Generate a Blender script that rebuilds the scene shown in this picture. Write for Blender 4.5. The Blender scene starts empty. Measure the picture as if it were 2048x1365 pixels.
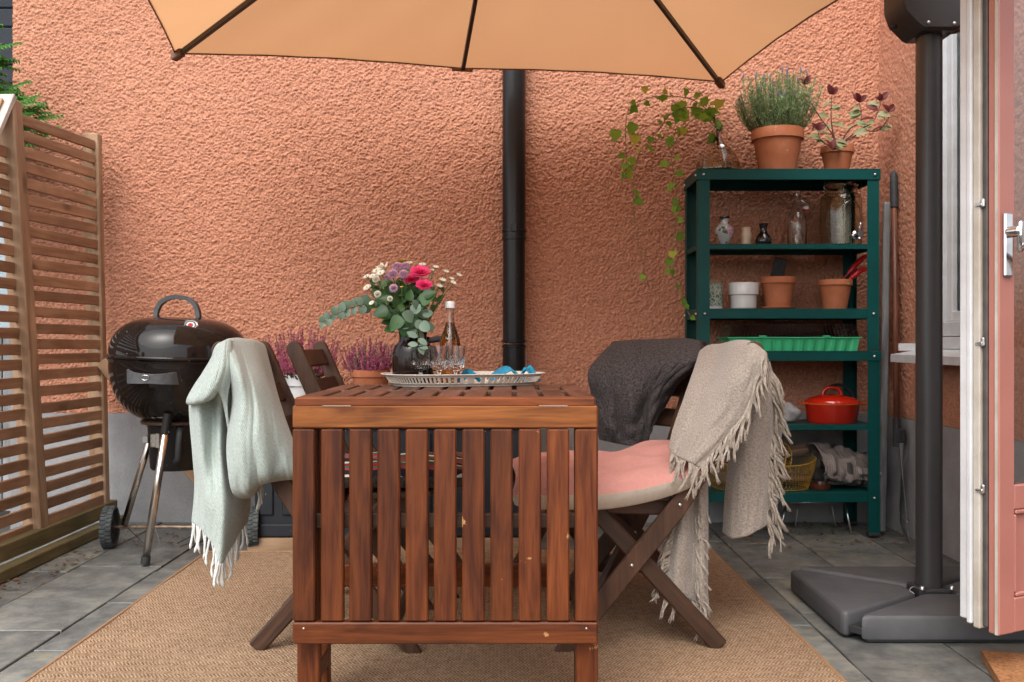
import bpy, math, random
import numpy as np
from mathutils import Vector, Matrix, Euler

R = math.radians
random.seed(7)
rng = np.random.default_rng(11)
scene = bpy.context.scene
COL = scene.collection

# ------------------------------------------------------------------ camera, sky, sun, exposure
F = 1862.0            # focal length in photo pixels (photo 2048 x 1365)
CAMZ = 0.83
cam_data = bpy.data.cameras.new('camera')
cam_data.sensor_width = 36.0
cam_data.lens = F / 2048.0 * 36.0
cam_data.clip_start = 0.05
cam_data.clip_end = 500.0
cam_data.dof.use_dof = True
cam_data.dof.focus_distance = 2.05
cam_data.dof.aperture_fstop = 14.0
cam = bpy.data.objects.new('camera', cam_data)
cam.location = (0, 0, CAMZ)
cam.rotation_euler = (R(90), 0, 0)
COL.objects.link(cam)
scene.camera = cam

SUN_EL, SUN_AZ = 52.0, 200.0      # degrees; azimuth clockwise from +Y
world = bpy.data.worlds.new('World')
scene.world = world
world.use_nodes = True
wn = world.node_tree.nodes; wl = world.node_tree.links
wn.clear()
w_out = wn.new('ShaderNodeOutputWorld')
w_bg = wn.new('ShaderNodeBackground')
w_sky = wn.new('ShaderNodeTexSky')
w_sky.sky_type = 'NISHITA'
w_sky.sun_disc = False
w_sky.sun_elevation = R(SUN_EL)
w_sky.sun_rotation = R(SUN_AZ)
w_sky.air_density = 1.0
w_sky.dust_density = 4.0
w_sky.ozone_density = 1.0
w_hsv = wn.new('ShaderNodeHueSaturation')
w_hsv.inputs['Saturation'].default_value = 0.3     # overcast: nearly colourless sky
wl.new(w_sky.outputs[0], w_hsv.inputs['Color'])
wl.new(w_hsv.outputs[0], w_bg.inputs['Color'])
w_bg.inputs['Strength'].default_value = 0.15
wl.new(w_bg.outputs[0], w_out.inputs[0])

sun_data = bpy.data.lights.new('sun', 'SUN')
sun_data.energy = 0.5
sun_data.angle = R(70)
sun_data.color = (1.0, 0.96, 0.91)
sun = bpy.data.objects.new('sun', sun_data)
_dir = Vector((math.sin(R(SUN_AZ)) * math.cos(R(SUN_EL)), math.cos(R(SUN_AZ)) * math.cos(R(SUN_EL)), math.sin(R(SUN_EL))))
sun.rotation_euler = _dir.to_track_quat('Z', 'Y').to_euler()
sun.location = _dir * 20
COL.objects.link(sun)

scene.view_settings.view_transform = 'Standard'
scene.view_settings.look = 'None'
scene.view_settings.exposure = 1.27
scene.view_settings.gamma = 1.0
scene.view_settings.use_curve_mapping = False
scene.render.engine = 'CYCLES'
scene.cycles.max_bounces = 14
scene.cycles.transmission_bounces = 14
scene.cycles.transparent_max_bounces = 12
scene.cycles.caustics_reflective = False
scene.cycles.caustics_refractive = False
scene.cycles.use_denoising = True
scene.cycles.denoising_prefilter = 'NONE'
scene.cycles.denoising_input_passes = 'RGB_ALBEDO_NORMAL'
scene.cycles.sample_clamp_indirect = 6.0

# ------------------------------------------------------------------ helpers
def P(px, py, d):
    """photo pixel at distance d -> world point"""
    return Vector(((px - 1024.0) / F * d, d, CAMZ - (py - 682.5) / F * d))

def link(o, parent=None):
    COL.objects.link(o)
    if parent is not None:
        o.parent = parent
    return o

def tag(o, label, cat, group=None):
    o['label'] = label; o['category'] = cat
    if group: o['group'] = group
    return o

def thing(name, label, cat, loc=(0, 0, 0), rz=0.0, group=None):
    o = bpy.data.objects.new(name, None)
    o.empty_display_size = 0.05
    o.location = loc; o.rotation_euler = (0, 0, rz)
    COL.objects.link(o)
    return tag(o, label, cat, group)

def mesh_from(name, verts, faces, mat=None, smooth=False, angle=None, uvs=None):
    me = bpy.data.meshes.new(name)
    me.from_pydata([tuple(v) for v in verts], [], [tuple(f) for f in faces])
    if mat is not None: me.materials.append(mat)
    if smooth or angle is not None:
        me.polygons.foreach_set('use_smooth', [True] * len(me.polygons))
        if angle is not None:
            me.set_sharp_from_angle(angle=R(angle))
    if uvs is not None:
        uvl = me.uv_layers.new(name='UVMap')
        li = np.empty(len(me.loops), dtype=np.int32)
        me.loops.foreach_get('vertex_index', li)
        uvl.data.foreach_set('uv', np.asarray(uvs, dtype=np.float32)[li].ravel())
    me.update()
    return me

def obj(name, me, parent=None, loc=None, mat4=None):
    o = bpy.data.objects.new(name, me)
    link(o, parent)
    if loc is not None: o.location = loc
    if mat4 is not None: o.matrix_local = mat4
    return o

class MB:
    """collects shapes into one mesh"""
    def __init__(self): self.v = []; self.f = []
    def add(self, vs, fs):
        b = len(self.v)
        self.v += [tuple(v) for v in vs]
        self.f += [tuple(i + b for i in f) for f in fs]
        return self
    def box(self, c, s, ch=0.0, rot=None):
        vs, fs = cbox_geo(s, ch)
        c = Vector(c)
        m = rot if rot is not None else Matrix.Identity(3)
        return self.add([m @ Vector(v) + c for v in vs], fs)
    def bar(self, p, q, w, t, up=(0, 0, 1), ch=0.0):
        p = Vector(p); q = Vector(q)
        m = frame(q - p, up)
        vs, fs = cbox_geo((w, t, (q - p).length), ch)
        c = (p + q) / 2
        return self.add([m @ Vector(v) + c for v in vs], fs)
    def tube(self, pts, r, seg=8, cap=True):
        vs, fs = tube_geo(pts, r, seg, cap)
        return self.add(vs, fs)
    def lathe(self, prof, seg=24, c=(0, 0, 0), m=None):
        vs, fs = lathe_geo(prof, seg)
        c = Vector(c)
        return self.add([(m @ Vector(v) if m is not None else Vector(v)) + c for v in vs], fs)
    def build(self, name, mat, parent=None, loc=None, smooth=False, angle=None, uvs=None):
        return obj(name, mesh_from(name, self.v, self.f, mat, smooth, angle, uvs), parent, loc)

_cb = {}
def cbox_geo(s, ch=0.0):
    key = (round(s[0], 5), round(s[1], 5), round(s[2], 5), round(ch, 5))
    if key in _cb: return _cb[key]
    h = [s[0] / 2, s[1] / 2, s[2] / 2]
    if ch <= 0:
        vs = [Vector((x * h[0], y * h[1], z * h[2])) for x in (-1, 1) for y in (-1, 1) for z in (-1, 1)]
        fs = [(0, 1, 3, 2), (4, 6, 7, 5), (0, 4, 5, 1), (2, 3, 7, 6), (0, 2, 6, 4), (1, 5, 7, 3)]
    else:
        ch = min(ch, min(h) * 0.9)
        idx = {}; vs = []
        for x in (-1, 1):
            for y in (-1, 1):
                for z in (-1, 1):
                    sg = (x, y, z)
                    for a in range(3):
                        v = [sg[k] * (h[k] if k == a else h[k] - ch) for k in range(3)]
                        idx[(sg, a)] = len(vs); vs.append(Vector(v))
        fs = []
        def put(ids):
            c = sum((vs[i] for i in ids), Vector()) / len(ids)
            n = (vs[ids[1]] - vs[ids[0]]).cross(vs[ids[2]] - vs[ids[0]])
            fs.append(tuple(ids) if n.dot(c) > 0 else tuple(reversed(ids)))
        for a in range(3):
            b, c = [k for k in range(3) if k != a]
            for s1 in (-1, 1):
                ring = []
                for sb, sc in ((-1, -1), (1, -1), (1, 1), (-1, 1)):
                    sg = [0, 0, 0]; sg[a] = s1; sg[b] = sb; sg[c] = sc
                    ring.append(idx[(tuple(sg), a)])
                put(ring)
            for sb in (-1, 1):
                for sc in (-1, 1):
                    lo = [0, 0, 0]; lo[a] = -1; lo[b] = sb; lo[c] = sc
                    hi = list(lo); hi[a] = 1
                    lo = tuple(lo); hi = tuple(hi)
                    put([idx[(lo, b)], idx[(hi, b)], idx[(hi, c)], idx[(lo, c)]])
        for x in (-1, 1):
            for y in (-1, 1):
                for z in (-1, 1):
                    put([idx[((x, y, z), a)] for a in range(3)])
    _cb[key] = (vs, fs)
    return vs, fs

def frame(dirv, up=(0, 0, 1)):
    z = Vector(dirv).normalized()
    u = Vector(up)
    if abs(z.dot(u.normalized())) > 0.999: u = Vector((0, 1, 0))
    x = u.cross(z).normalized()
    y = z.cross(x)
    return Matrix((x, y, z)).transposed()

_barmesh = {}
def bar(name, p, q, w, t, mat, parent=None, up=(0, 1, 0), ch=0.002):
    """bar from p to q, its length along local Z (wood grain axis)"""
    p = Vector(p); q = Vector(q)
    L = (q - p).length
    key = (name, round(w, 4), round(t, 4), round(L, 4), mat.name, ch)
    if key not in _barmesh:
        vs, fs = cbox_geo((w, t, L), ch)
        _barmesh[key] = mesh_from(name, vs, fs, mat)
    m = frame(q - p, up).to_4x4()
    m.translation = (p + q) / 2
    return obj(name, _barmesh[key], parent, mat4=m)

def tube_geo(pts, r, seg=8, cap=True):
    pts = [Vector(p) for p in pts]
    n = len(pts)
    rs = r if isinstance(r, (list, tuple)) else [r] * n
    vs, fs = [], []
    prev = None
    for i, p in enumerate(pts):
        t = (pts[min(i + 1, n - 1)] - pts[max(i - 1, 0)])
        if t.length < 1e-9: t = Vector((0, 0, 1))
        t.normalize()
        if prev is None:
            a = Vector((0, 0, 1)) if abs(t.z) < 0.9 else Vector((1, 0, 0))
            x = a.cross(t).normalized()
        else:
            x = (prev - t * prev.dot(t)).normalized()
        prev = x
        y = t.cross(x)
        for k in range(seg):
            a = 2 * math.pi * k / seg
            vs.append(p + (x * math.cos(a) + y * math.sin(a)) * rs[i])
    for i in range(n - 1):
        for k in range(seg):
            a = i * seg + k; b = i * seg + (k + 1) % seg
            fs.append((a, b, b + seg, a + seg))
    if cap:
        fs.append(tuple(reversed(range(seg))))
        fs.append(tuple((n - 1) * seg + k for k in range(seg)))
    return vs, fs

def lathe_geo(prof, seg=24):
    vs, fs = [], []
    rings = []
    for r, z in prof:
        if r <= 1e-6:
            rings.append([len(vs)]); vs.append(Vector((0, 0, z)))
        else:
            rings.append(list(range(len(vs), len(vs) + seg)))
            for k in range(seg):
                a = 2 * math.pi * k / seg
                vs.append(Vector((r * math.cos(a), r * math.sin(a), z)))
    for A, B in zip(rings, rings[1:]):
        if len(A) == 1 and len(B) == 1: continue
        for k in range(seg):
            k2 = (k + 1) % seg
            if len(A) == 1: fs.append((A[0], B[k2], B[k]))
            elif len(B) == 1: fs.append((A[k], A[k2], B[0]))
            else: fs.append((A[k], A[k2], B[k2], B[k]))
    return vs, fs

def catmull(pts, n):
    pts = [np.asarray(p, float) for p in pts]
    a = [2 * pts[0] - pts[1]] + pts + [2 * pts[-1] - pts[-2]]
    m = len(pts) - 1
    out = []
    for i in range(n):
        t = i / (n - 1) * m
        k = min(int(t), m - 1); s = t - k
        p0, p1, p2, p3 = a[k], a[k + 1], a[k + 2], a[k + 3]
        out.append(0.5 * (2 * p1 + (p2 - p0) * s + (2 * p0 - 5 * p1 + 4 * p2 - p3) * s * s + (3 * p1 - p0 - 3 * p2 + p3) * s ** 3))
    return np.array(out)

def smooth_pts(pts, n):
    return [Vector(p) for p in catmull([tuple(p) for p in pts], n)]

def grid_faces(nu, nv):
    return [(i * nv + j, i * nv + j + 1, (i + 1) * nv + j + 1, (i + 1) * nv + j) for i in range(nu - 1) for j in range(nv - 1)]

# numpy value noise -------------------------------------------------
def vnoise(x, y, seed):
    r = np.random.default_rng(seed)
    T = r.random((256, 256))
    xi = np.floor(x).astype(int); yi = np.floor(y).astype(int)
    fx = x - xi; fy = y - yi
    fx = fx * fx * (3 - 2 * fx); fy = fy * fy * (3 - 2 * fy)
    g = lambda a, b: T[a % 256, b % 256]
    return (g(xi, yi) * (1 - fx) + g(xi + 1, yi) * fx) * (1 - fy) + (g(xi, yi + 1) * (1 - fx) + g(xi + 1, yi + 1) * fx) * fy

def pebbles(x, y, seed):
    """rounded grains of uneven height on a jittered lattice"""
    r = np.random.default_rng(seed)
    J = r.random((256, 256, 2)); H = 0.35 + 0.65 * r.random((256, 256)); S = 0.55 + 0.35 * r.random((256, 256))
    xi = np.floor(x).astype(int); yi = np.floor(y).astype(int)
    out = np.zeros_like(x)
    for dx in (-1, 0, 1):
        for dy in (-1, 0, 1):
            a = (xi + dx) % 256; b = (yi + dy) % 256
            d2 = (x - (xi + dx + J[a, b, 0])) ** 2 + (y - (yi + dy + J[a, b, 1])) ** 2
            out = np.maximum(out, H[a, b] * np.sqrt(np.clip(1 - d2 / S[a, b] ** 2, 0, 1)))
    return out

# ------------------------------------------------------------------ materials
class NT:
    def __init__(self, name):
        self.m = bpy.data.materials.new(name)
        self.m.use_nodes = True
        self.t = self.m.node_tree
        self.n = self.t.nodes
        self.b = self.n['Principled BSDF']
        self.out = self.n['Material Output']
    def node(self, typ, **kw):
        nd = self.n.new(typ)
        for k, v in kw.items():
            if k.startswith('i_'):
                key = k[2:]
                key = int(key) if key.isdigit() else key.replace('_', ' ')
                self.set(nd.inputs[key], v)
            else:
                setattr(nd, k, v)
        return nd
    def set(self, sock, v):
        if isinstance(v, bpy.types.NodeSocket): self.t.links.new(v, sock)
        elif isinstance(v, bpy.types.Node): self.t.links.new(v.outputs[0], sock)
        else:
            if isinstance(v, (tuple, list)) and len(v) == 3 and sock.type == 'RGBA': v = (*v, 1)
            sock.default_value = v
    def math(self, op, a, b=None, c=None):
        nd = self.n.new('ShaderNodeMath'); nd.operation = op
        self.set(nd.inputs[0], a)
        if b is not None: self.set(nd.inputs[1], b)
        if c is not None: self.set(nd.inputs[2], c)
        return nd.outputs[0]
    def vmath(self, op, a, b=None):
        nd = self.n.new('ShaderNodeVectorMath'); nd.operation = op
        self.set(nd.inputs[0], a)
        if b is not None: self.set(nd.inputs[1], b)
        return nd.outputs[0]
    def coord(self, which='Object'):
        return self.n.new('ShaderNodeTexCoord').outputs[which]
    def rand(self):
        return self.n.new('ShaderNodeObjectInfo').outputs['Random']
    def noise(self, vec, scale, detail=3, rough=0.55, dist=0.0):
        nd = self.n.new('ShaderNodeTexNoise')
        self.set(nd.inputs['Vector'], vec)
        nd.inputs['Scale'].default_value = scale; nd.inputs['Detail'].default_value = detail
        nd.inputs['Roughness'].default_value = rough; nd.inputs['Distortion'].default_value = dist
        return nd.outputs['Fac']
    def voronoi(self, vec, scale, feature='F1', out='Distance'):
        nd = self.n.new('ShaderNodeTexVoronoi'); nd.feature = feature
        self.set(nd.inputs['Vector'], vec); nd.inputs['Scale'].default_value = scale
        return nd.outputs[out]
    def ramp(self, fac, stops, interp='LINEAR'):
        nd = self.n.new('ShaderNodeValToRGB'); cr = nd.color_ramp; cr.interpolation = interp
        while len(cr.elements) < len(stops): cr.elements.new(0.5)
        for e, (p, c) in zip(cr.elements, stops):
            e.position = p
            e.color = (c, c, c, 1) if isinstance(c, (int, float)) else (*c, 1)
        self.set(nd.inputs[0], fac)
        return nd.outputs[0]
    def mix(self, fac, a, b, mode='MIX'):
        nd = self.n.new('ShaderNodeMix'); nd.data_type = 'RGBA'; nd.blend_type = mode
        self.set(nd.inputs[0], fac); self.set(nd.inputs[6], a); self.set(nd.inputs[7], b)
        return nd.outputs[2]
    def bump(self, h, strength=0.3, dist=0.01, normal=None):
        nd = self.n.new('ShaderNodeBump')
        nd.inputs['Strength'].default_value = strength; nd.inputs['Distance'].default_value = dist
        self.set(nd.inputs['Height'], h)
        if normal is not None: self.set(nd.inputs['Normal'], normal)
        return nd.outputs[0]
    def bs(self, **kw):
        names = {'base': 'Base Color', 'rough': 'Roughness', 'metal': 'Metallic', 'normal': 'Normal', 'spec': 'Specular IOR Level',
                 'trans': 'Transmission Weight', 'ior': 'IOR', 'coat': 'Coat Weight', 'coatr': 'Coat Roughness', 'sheen': 'Sheen Weight', 'alpha': 'Alpha'}
        for k, v in kw.items(): self.set(self.b.inputs[names[k]], v)
        return self
    def scaled(self, vec, s):
        nd = self.n.new('ShaderNodeMapping'); self.set(nd.inputs['Vector'], vec); nd.inputs['Scale'].default_value = s
        return nd.outputs[0]

def simple(name, c1, c2=None, rough=0.5, scale=30, metal=0.0, bump=0.0, bscale=80, spec=0.5, coat=0.0, rvar=0.08, stretch=(1, 1, 1), var=0.0):
    m = NT(name)
    v = m.scaled(m.coord(), stretch)
    if var:
        off = m.math('MULTIPLY', m.rand(), 37.0)
        v = m.vmath('ADD', v, off)
    n = m.noise(v, scale, 4)
    col = m.mix(m.ramp(n, [(0.35, 0.0), (0.65, 1.0)]), c1, c2 if c2 else tuple(x * 0.8 for x in c1))
    if var:
        f = m.math('MULTIPLY_ADD', m.rand(), 2 * var, 1 - var)
        col = m.mix(1.0, col, m.node('ShaderNodeCombineColor', i_0=f, i_1=f, i_2=f), 'MULTIPLY')
    m.bs(base=col, rough=m.math('MULTIPLY_ADD', n, rvar, rough - rvar / 2), metal=metal, spec=spec, coat=coat)
    if bump:
        m.bs(normal=m.bump(m.noise(v, bscale, 4), bump, 0.004))
    return m.m

def wood(name, dark, light, rough=0.45, grain=60, var=0.25, coat=0.0, knots=0.0, wear=None, wear_amt=0.0, bump=0.25, green=None, spec=0.35):
    m = NT(name)
    rnd = m.rand()
    base = m.coord()
    off = m.n.new('ShaderNodeCombineXYZ')
    m.set(off.inputs[0], m.math('MULTIPLY', rnd, 17.3)); m.set(off.inputs[1], m.math('MULTIPLY', rnd, 41.7)); m.set(off.inputs[2], m.math('MULTIPLY', rnd, 29.1))
    p = m.vmath('ADD', base, off.outputs[0])
    st = m.scaled(p, (1, 1, 0.05))
    fine = m.noise(st, grain * 5, 3, 0.6)
    wide = m.noise(m.scaled(p, (1, 1, 0.12)), grain * 0.55, 4, 0.55, 1.2)
    blot = m.noise(p, 7, 2)
    f = m.math('ADD', m.math('MULTIPLY', wide, 0.72), m.math('MULTIPLY', fine, 0.28))
    col = m.ramp(f, [(0.38, dark), (0.51, tuple((a + b) / 2 for a, b in zip(dark, light))), (0.64, light)])
    bf = m.math('MULTIPLY_ADD', blot, 0.7, 0.62)
    rf = m.math('MULTIPLY_ADD', rnd, 2 * var, 1 - var)
    g = m.math('MULTIPLY', bf, rf)
    col = m.mix(1.0, col, m.node('ShaderNodeCombineColor', i_0=g, i_1=g, i_2=g), 'MULTIPLY')
    if knots:
        vk = m.voronoi(m.scaled(p, (1, 1, 0.45)), 7.0)
        k = m.ramp(vk, [(0.05, 1.0), (0.16, 0.0)])
        col = m.mix(m.math('MULTIPLY', k, knots), col, tuple(x * 0.3 for x in dark))
    if wear is not None:
        wn_ = m.noise(p, 13, 5, 0.6)
        k = m.ramp(wn_, [(0.70 - wear_amt, 0.0), (0.715 - wear_amt, 1.0)])
        col = m.mix(m.math('MULTIPLY', k, 0.85), col, wear)
    if green is not None:
        gn = m.ramp(m.noise(p, 5, 4), [(0.5, 0.0), (0.7, 1.0)])
        col = m.mix(m.math('MULTIPLY', gn, 0.5), col, green)
    m.bs(base=col, rough=m.math('MULTIPLY_ADD', fine, 0.25, rough - 0.1), coat=coat, coatr=0.3, spec=spec)
    m.bs(normal=m.bump(f, bump, 0.003))
    return m.m

def stucco_mat():
    m = NT('coral_stucco')
    v = m.coord()
    n1 = m.noise(v, 1.3, 4); n2 = m.noise(v, 55, 4, 0.6)
    col = m.mix(m.ramp(n1, [(0.3, 0.0), (0.7, 1.0)]), (0.50, 0.228, 0.142), (0.43, 0.188, 0.114))
    col = m.mix(m.ramp(n2, [(0.35, 0.0), (0.75, 0.7)]), col, (0.56, 0.278, 0.182))
    gr = m.ramp(m.noise(v, 115, 3, 0.7), [(0.38, 0.0), (0.62, 1.0)])
    col = m.mix(1.0, col, m.mix(gr, (0.84, 0.80, 0.78), (1.14, 1.17, 1.19)), 'MULTIPLY')
    # a few paint chips and efflorescence specks
    sp = m.ramp(m.noise(v, 38, 2), [(0.765, 0.0), (0.78, 1.0)])
    col = m.mix(m.math('MULTIPLY', sp, 0.5), col, (0.72, 0.45, 0.33))
    m.bs(base=col, rough=0.9, spec=0.25, normal=m.bump(m.noise(v, 150, 5, 0.65), 0.5, 0.004))
    return m.m

def concrete_mat(name, c1, c2):
    m = NT(name)
    v = m.coord()
    n = m.noise(v, 6, 6, 0.65)
    n2 = m.noise(v, 160, 3)
    col = m.mix(m.ramp(n, [(0.3, 0.0), (0.7, 1.0)]), c1, c2)
    col = m.mix(m.ramp(n2, [(0.55, 0.0), (0.7, 0.5)]), col, tuple(x * 0.6 for x in c1))
    m.bs(base=col, rough=0.9, spec=0.3, normal=m.bump(m.noise(v, 90, 5, 0.7), 0.55, 0.006))
    return m.m

def slate_mat():
    m = NT('slate')
    rnd = m.rand()
    p = m.vmath('ADD', m.coord(), m.math('MULTIPLY', rnd, 53.0))
    n = m.noise(p, 4.5, 6, 0.62, 0.6); n2 = m.noise(p, 42, 5, 0.65)
    col = m.ramp(n, [(0.28, (0.072, 0.077, 0.077)), (0.5, (0.148, 0.152, 0.145)), (0.72, (0.228, 0.225, 0.200))])
    gm = m.ramp(m.noise(p, 14, 6, 0.7), [(0.38, 0.0), (0.62, 1.0)])
    col = m.mix(1.0, col, m.mix(gm, (0.72, 0.72, 0.72), (1.15, 1.15, 1.12)), 'MULTIPLY')
    lich = m.math('MULTIPLY', m.ramp(m.noise(p, 18, 5, 0.7), [(0.5, 0.0), (0.62, 1.0)]), m.ramp(rnd, [(0.6, 0.0), (0.9, 0.55)]))
    col = m.mix(lich, col, (0.23, 0.21, 0.13))
    f = m.math('MULTIPLY_ADD', rnd, 0.45, 0.82)
    col = m.mix(1.0, col, m.node('ShaderNodeCombineColor', i_0=f, i_1=f, i_2=f), 'MULTIPLY')
    m.bs(base=col, rough=m.math('MULTIPLY_ADD', n2, 0.35, 0.35), spec=0.45)
    m.bs(normal=m.bump(m.math('ADD', m.math('MULTIPLY', n, 1.5), m.math('MULTIPLY', n2, 0.35)), 0.5, 0.01))
    return m.m

def rug_mat():
    m = NT('sisal_weave')
    sep = m.n.new('ShaderNodeSeparateXYZ'); m.set(sep.inputs[0], m.coord())
    x, y = sep.outputs[0], sep.outputs[1]
    tri = m.math('PINGPONG', m.math('MULTIPLY', y, 1 / 0.022), 1.0)
    s = m.math('SINE', m.math('MULTIPLY', m.math('ADD', x, m.math('MULTIPLY', tri, 0.014)), 2 * math.pi / 0.0095))
    nz = m.noise(m.coord(), 220, 3, 0.7); big = m.noise(m.coord(), 2.2, 4); mid = m.noise(m.coord(), 60, 3)
    h = m.math('ADD', m.math('MULTIPLY', s, 0.17), m.math('ADD', nz, m.math('MULTIPLY', mid, 0.6)))
    col = m.ramp(h, [(0.45, (0.13, 0.078, 0.042)), (0.80, (0.32, 0.205, 0.125)), (1.0, (0.46, 0.325, 0.215))])
    f = m.math('MULTIPLY_ADD', big, 0.5, 0.75)
    col = m.mix(1.0, col, m.node('ShaderNodeCombineColor', i_0=f, i_1=f, i_2=f), 'MULTIPLY')
    m.bs(base=col, rough=0.95, spec=0.15, normal=m.bump(h, 0.8, 0.006))
    return m.m

def canopy_mat():
    m = NT('canopy_cloth')
    v = m.coord()
    n = m.noise(v, 3, 3)
    col = m.mix(n, (0.56, 0.295, 0.145), (0.51, 0.26, 0.125))
    d = m.node('ShaderNodeBsdfDiffuse', i_Color=col)
    t = m.node('ShaderNodeBsdfTranslucent', i_Color=m.mix(n, (0.68, 0.37, 0.185), (0.63, 0.335, 0.16)))
    nb = m.bump(m.noise(v, 600, 2), 0.15, 0.002)
    m.set(d.inputs['Normal'], nb)
    ms = m.node('ShaderNodeMixShader'); ms.inputs[0].default_value = 0.55
    m.t.links.new(d.outputs[0], ms.inputs[1]); m.t.links.new(t.outputs[0], ms.inputs[2])
    m.t.links.new(ms.outputs[0], m.out.inputs[0])
    return m.m

def leaf_mat(name, c1, c2, trans=0.35, rough=0.45, var=0.35):
    m = NT(name)
    rnd = m.rand()
    n = m.noise(m.coord(), 60, 3)
    col = m.mix(m.math('MULTIPLY_ADD', rnd, 0.8, m.math('MULTIPLY', n, 0.3)), c1, c2)
    f = m.math('MULTIPLY_ADD', m.noise(m.coord(), 25, 2), 2 * var, 1 - var)
    col = m.mix(1.0, col, m.node('ShaderNodeCombineColor', i_0=f, i_1=f, i_2=f), 'MULTIPLY')
    m.bs(base=col, rough=rough, spec=0.35)
    t = m.node('ShaderNodeBsdfTranslucent', i_Color=col)
    ms = m.node('ShaderNodeMixShader'); ms.inputs[0].default_value = trans
    m.t.links.new(m.b.outputs[0], ms.inputs[1]); m.t.links.new(t.outputs[0], ms.inputs[2])
    m.t.links.new(ms.outputs[0], m.out.inputs[0])
    return m.m

def wool_mat(name, c1, c2, weave=0.0045, weave_mix=0.5, fuzz=0.5, mottle=220, sheen=0.3):
    m = NT(name)
    uv = m.coord('UV')
    sep = m.n.new('ShaderNodeSeparateXYZ'); m.set(sep.inputs[0], uv)
    k = 2 * math.pi / weave
    a = m.math('SINE', m.math('MULTIPLY', m.math('ADD', sep.outputs[0], m.math('MULTIPLY', sep.outputs[1], 0.5)), k))
    b = m.math('SINE', m.math('MULTIPLY', sep.outputs[1], k))
    w = m.math('MULTIPLY', a, b)
    n = m.noise(uv, mottle, 4, 0.65); big = m.noise(uv, 9, 3)
    h = m.math('ADD', m.math('MULTIPLY', w, weave_mix * 0.5), m.math('MULTIPLY', n, fuzz * 1.6))
    col = m.mix(m.ramp(h, [(0.25 * fuzz * 1.6, 0.0), (0.72 * fuzz * 1.6, 1.0)]), c1, c2)
    f = m.math('MULTIPLY_ADD', big, 0.3, 0.85)
    col = m.mix(1.0, col, m.node('ShaderNodeCombineColor', i_0=f, i_1=f, i_2=f), 'MULTIPLY')
    m.bs(base=col, rough=0.95, spec=0.1, sheen=sheen, normal=m.bump(h, 0.45, 0.004))
    return m.m

def glass_mat(name, col=(1, 1, 1), rough=0.02, ior=1.45, spots=0.0):
    m = NT(name)
    m.bs(base=col, rough=rough, trans=1.0, ior=ior)
    if spots:
        m.bs(normal=m.bump(m.noise(m.coord(), 60, 3), spots, 0.004))
    return m.m

def terracotta_mat():
    m = NT('terracotta')
    rnd = m.rand()
    p = m.vmath('ADD', m.coord(), m.math('MULTIPLY', rnd, 11.0))
    n = m.noise(p, 9, 5, 0.6); n2 = m.noise(p, 130, 3)
    col = m.ramp(n, [(0.3, (0.36, 0.115, 0.05)), (0.6, (0.46, 0.165, 0.08)), (0.85, (0.52, 0.25, 0.15))])
    sp = m.ramp(m.noise(p, 26, 4), [(0.66, 0.0), (0.74, 0.6)])
    col = m.mix(sp, col, (0.58, 0.40, 0.30))
    m.bs(base=col, rough=0.75, spec=0.3, normal=m.bump(n2, 0.2, 0.003))
    return m.m

def dusty_black(name, c=(0.012, 0.011, 0.011), rough=0.12, dust=0.5, dc=(0.35, 0.35, 0.36), coat=0.3):
    m = NT(name)
    v = m.coord()
    sp = m.ramp(m.noise(v, 85, 2, 0.5), [(0.735, 0.0), (0.76, 1.0)])
    film = m.ramp(m.noise(v, 9, 5), [(0.45, 0.0), (0.8, 0.02)])
    k = m.math('ADD', m.math('MULTIPLY', sp, dust), film)
    m.bs(base=m.mix(k, c, dc), rough=m.math('ADD', m.math('MULTIPLY', k, 0.5), rough), coat=coat, spec=0.3)
    return m.m

M = {}
M['stucco'] = stucco_mat()
M['plinth'] = concrete_mat('plinth_concrete', (0.37, 0.37, 0.375), (0.27, 0.27, 0.275))
M['soil'] = simple('soil', (0.045, 0.04, 0.034), (0.075, 0.068, 0.06), 0.95, 14, bump=0.6, bscale=40)
M['slate'] = slate_mat()
M['rug'] = rug_mat()
M['rug_edge'] = simple('rug_binding', (0.34, 0.19, 0.10), (0.25, 0.14, 0.07), 0.9, 150, bump=0.4, bscale=300)
M['fence'] = wood('fence_pine', (0.25, 0.132, 0.070), (0.42, 0.250, 0.148), 0.75, 34, 0.2, knots=0.7, bump=0.3)
M['fence_post'] = wood('fence_post_pine', (0.26, 0.155, 0.088), (0.44, 0.29, 0.18), 0.75, 30, 0.15, knots=0.6, bump=0.3)
M['fence_green'] = wood('mossy_pine', (0.13, 0.095, 0.04), (0.24, 0.18, 0.085), 0.8, 30, 0.15, knots=0.3, bump=0.3, green=(0.075, 0.085, 0.025))
M['fence_pale'] = wood('pale_weathered_pine', (0.45, 0.40, 0.33), (0.66, 0.61, 0.53), 0.8, 40, 0.1, bump=0.2)
M['grey_board'] = wood('grey_weathered_board', (0.14, 0.145, 0.15), (0.30, 0.31, 0.315), 0.85, 30, 0.2, bump=0.4)
M['table'] = wood('stained_acacia', (0.056, 0.0125, 0.0038), (0.160, 0.042, 0.010), 0.40, 44, 0.30, coat=0.0, knots=0.25, wear=(0.42, 0.22, 0.09), wear_amt=0.02, bump=0.22)
M['table_light'] = wood('worn_acacia', (0.12, 0.033, 0.007), (0.28, 0.098, 0.022), 0.40, 38, 0.08, coat=0.0, knots=0.5, wear=(0.42, 0.24, 0.11), wear_amt=0.0, bump=0.22)
M['table_top'] = wood('tabletop_acacia', (0.055, 0.020, 0.012), (0.15, 0.063, 0.038), 0.42, 26, 0.25, coat=0.1, wear=(0.35, 0.2, 0.12), wear_amt=-0.08, bump=0.25)
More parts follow.
